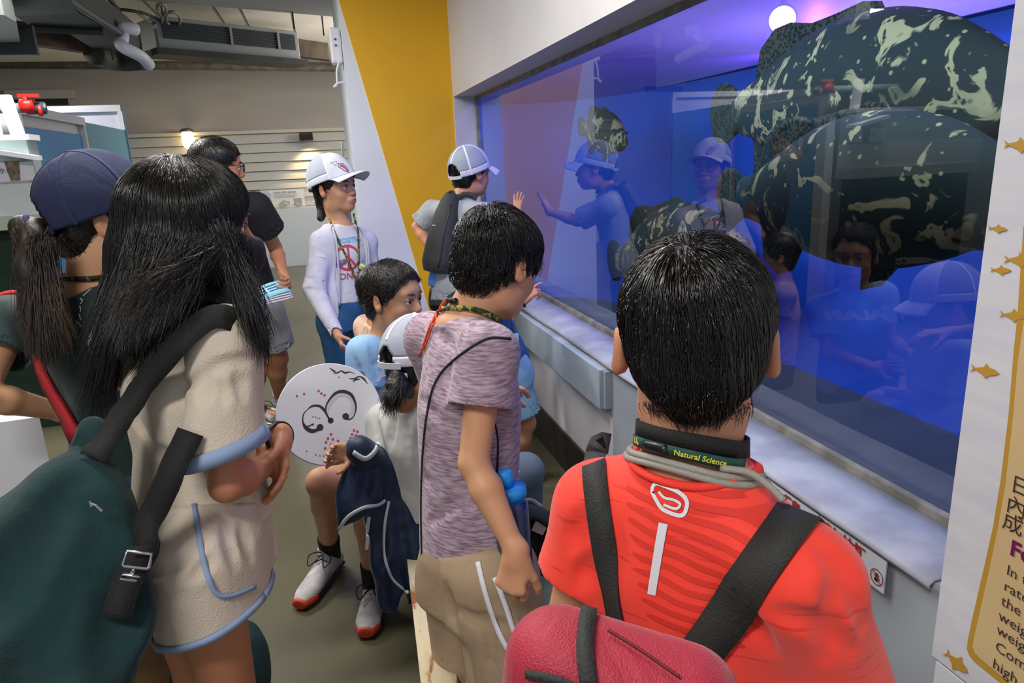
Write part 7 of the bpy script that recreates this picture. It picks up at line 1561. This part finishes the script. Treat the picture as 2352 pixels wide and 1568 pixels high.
# navy jacket half off, spilling over the bench
NV = empty('jacket', at(880, 1200, 2.1) * A3(1, 1, 0), 'navy tracksuit jacket with white piping spilling over the bench beside the seated girl', 'jacket')
nv = mat('navy_nylon', '#14294a', .55, col2='#10223f', nscale=5, sheen=.2)
F = Fld(at(880, 1200, 2.0) - A3(.28, .35, .42), at(880, 1200, 2.0) + A3(.28, .35, .34), .005)
n_ = nrm(ray(880, 1150))
F.chain([at(822, 1030, 1.97), at(842, 1042, 1.98), at(868, 1062, 2.02)], [.028, .032, .040], .03)
F.chain([at(880, 1075, 2.04), at(842, 1105, 2.0), at(812, 1150, 1.98), at(786, 1196, 1.97)], [.058, .058, .046, .020], .04, n_, .55)
F.chain([at(886, 1075, 2.06), at(886, 1180, 2.04), at(893, 1290, 2.04), at(898, 1385, 2.06)], [.066, .058, .050, .034], .04, n_, .7); F.chain([at(935, 1130, 2.08), at(945, 1240, 2.07), at(955, 1325, 2.07)], [.07, .060, .045], .04, n_, .7)
F.folds(.018, 24, nrm(at(870, 1050, 2) - at(900, 1380, 2)), 5, warp=.9); F.cut((0, 0, .012), (0, 0, -1)); groove(F, [[(850, 1080), (830, 1150)], [(885, 1090), (895, 1170), (880, 1260)], [(915, 1150), (925, 1260), (940, 1350)], [(870, 1200), (870, 1300)], [(905, 1290), (905, 1380)]], .010, .03, .35)
nj = F.build('jacket_body', nv, NV); bn = bvh_of(nj); wh = mat('piping_white', '#d6dbe0', .6)
pxstrap(NV, bn, [(778, 1215), (800, 1185), (835, 1165), (868, 1158), (884, 1148)], .010, wh, 'piping', .002, dep=1.98)
pxstrap(NV, bn, [(893, 1150), (884, 1200), (884, 1270), (896, 1320), (925, 1350), (938, 1362)], .008, wh, 'piping', .002, dep=1.98)
pxstrap(NV, bn, [(812, 1038), (838, 1052), (858, 1038), (868, 1018)], .014, wh, 'cuff_band', .002, dep=1.95)
pxstrap(NV, bn, [(848, 1185), (845, 1225), (842, 1262)], .010, wh, 'piping', .002, dep=1.98)
pxtube(NV, bn, [(936, 1362), (940, 1378), (941, 1386)], .004, mat('zip_black', '#0e0f12', .4), 'zip_pull', .004, 6, 1.98)
# the round board
bc_ = at(757, 950, 2.10); bn_ = nrm(-ray(757, 950) + A3(0, 0, .15)); bu = nrm(np.cross((0, 0, 1), bn_)); bv = np.cross(bn_, bu); Rb = .156
BO = empty('round_board', bc_, 'round white board printed with black scrolls and small red dots held by the seated girl', 'board')
MB().lathe(bc_, [(Rb * .985, -.003), (Rb, -.001), (Rb, .001), (Rb * .985, .0038)], 72, bn_).build('board_disc', mat('board_disc_m', '#ccced9', .35, bump=.05, bscale=12), BO)
def bpx(x, y):   # pixel on the board -> board coordinates
    r = ray(x, y); o_ = A3(0, 0, H); t_ = ((bc_ - o_) @ bn_) / (r @ bn_); p = o_ + r * t_ - bc_; return (p @ bu, p @ bv)
def zb_(x, y): return bpx(620 + x / 5.807, 820 + y / 5.807)
def draw(nm, geos, m, l=.0046):
    g = join_geo(*geos); MB().add([bc_ + bu * v[0] + bv * v[1] + bn_ * l for v in g[0]], g[1]).build(nm, m, BO)
bk = mat('scroll_black', '#26262a', .5); rdd = mat('dot_red', '#b8475a', .5); lv = mat('scroll_shadow', '#b9b6cc', .5)
def scroll(pts, ws): P = spline([A3(*zb_(*p), 0) for p in pts], 60); w = 1.35 * np.interp(np.linspace(0, 1, len(P)), np.linspace(0, 1, len(ws)), ws); return stroke_geo(P, list(w))
sc = scroll
draw('scroll', [scroll([(500, 700), (560, 655), (650, 650), (720, 700), (760, 770), (800, 840)], [.001, .004, .005, .006, .004, .004]), disc_geo(zb_(810, 845), .0085), scroll([(745, 720), (750, 650), (800, 560), (880, 480), (980, 460), (1080, 500), (1135, 600), (1145, 700), (1115, 790), (1060, 830), (1020, 820)], [.002, .003, .004, .006, .0075, .007, .005, .003, .002, .003, .004]), disc_geo(zb_(1010, 790), .0098),
  scroll([(500, 700), (450, 760), (440, 860), (480, 940), (560, 985), (650, 965)], [.001, .002, .003, .008, .009, .006]), disc_geo(zb_(668, 937), .0100), scroll([(480, 935), (540, 910), (585, 892)], [.003, .002, .004])], bk)
draw('branch_mark', [scroll([(795, 145), (850, 185), (880, 195)], [.001, .004, .001]), scroll([(845, 215), (900, 210), (950, 185), (1000, 210), (1060, 200), (1130, 222)], [.001, .003, .002, .004, .002, .0005]), scroll([(1055, 285), (1120, 290), (1190, 260), (1250, 290), (1300, 355)], [.001, .003, .002, .0045, .001]), scroll([(1105, 330), (1150, 300), (1200, 295)], [.001, .004, .001])], bk)
draw('scroll_shade', [scroll([(760, 800), (790, 640), (880, 530), (980, 500), (1090, 560), (1110, 690), (1060, 790)], [.002, .008, .010, .008, .010, .008, .002])], lv, .0042)
draw('red_dots', [disc_geo(zb_(x, y), r_, 12) for x, y, r_ in [(361, 519, .0036), (457, 491, .0036), (649, 452, .0036), (686, 485, .0036), (728, 508, .0036), (571, 797, .0018), (605, 797, .0018), (636, 811, .0018), (664, 817, .0018), (814, 1027, .0038), (774, 1083, .0038), (838, 1094, .0038), (908, 1117, .0038), (748, 1134, .0038), (815, 1168, .0038), (735, 1214, .0038), (866, 1210, .0038), (778, 1253, .0038), (1120, 976, .0038), (1166, 992, .0038), (1095, 1030, .0038), (1147, 1042, .0038), (1075, 1080, .0038), (1122, 1098, .0038), (1045, 1130, .0038), (1088, 1147, .0038), (918, 269, .0020), (491, 1254, .0022), (612, 1301, .0022), (666, 1313, .0022), (720, 1316, .0022)]], rdd)
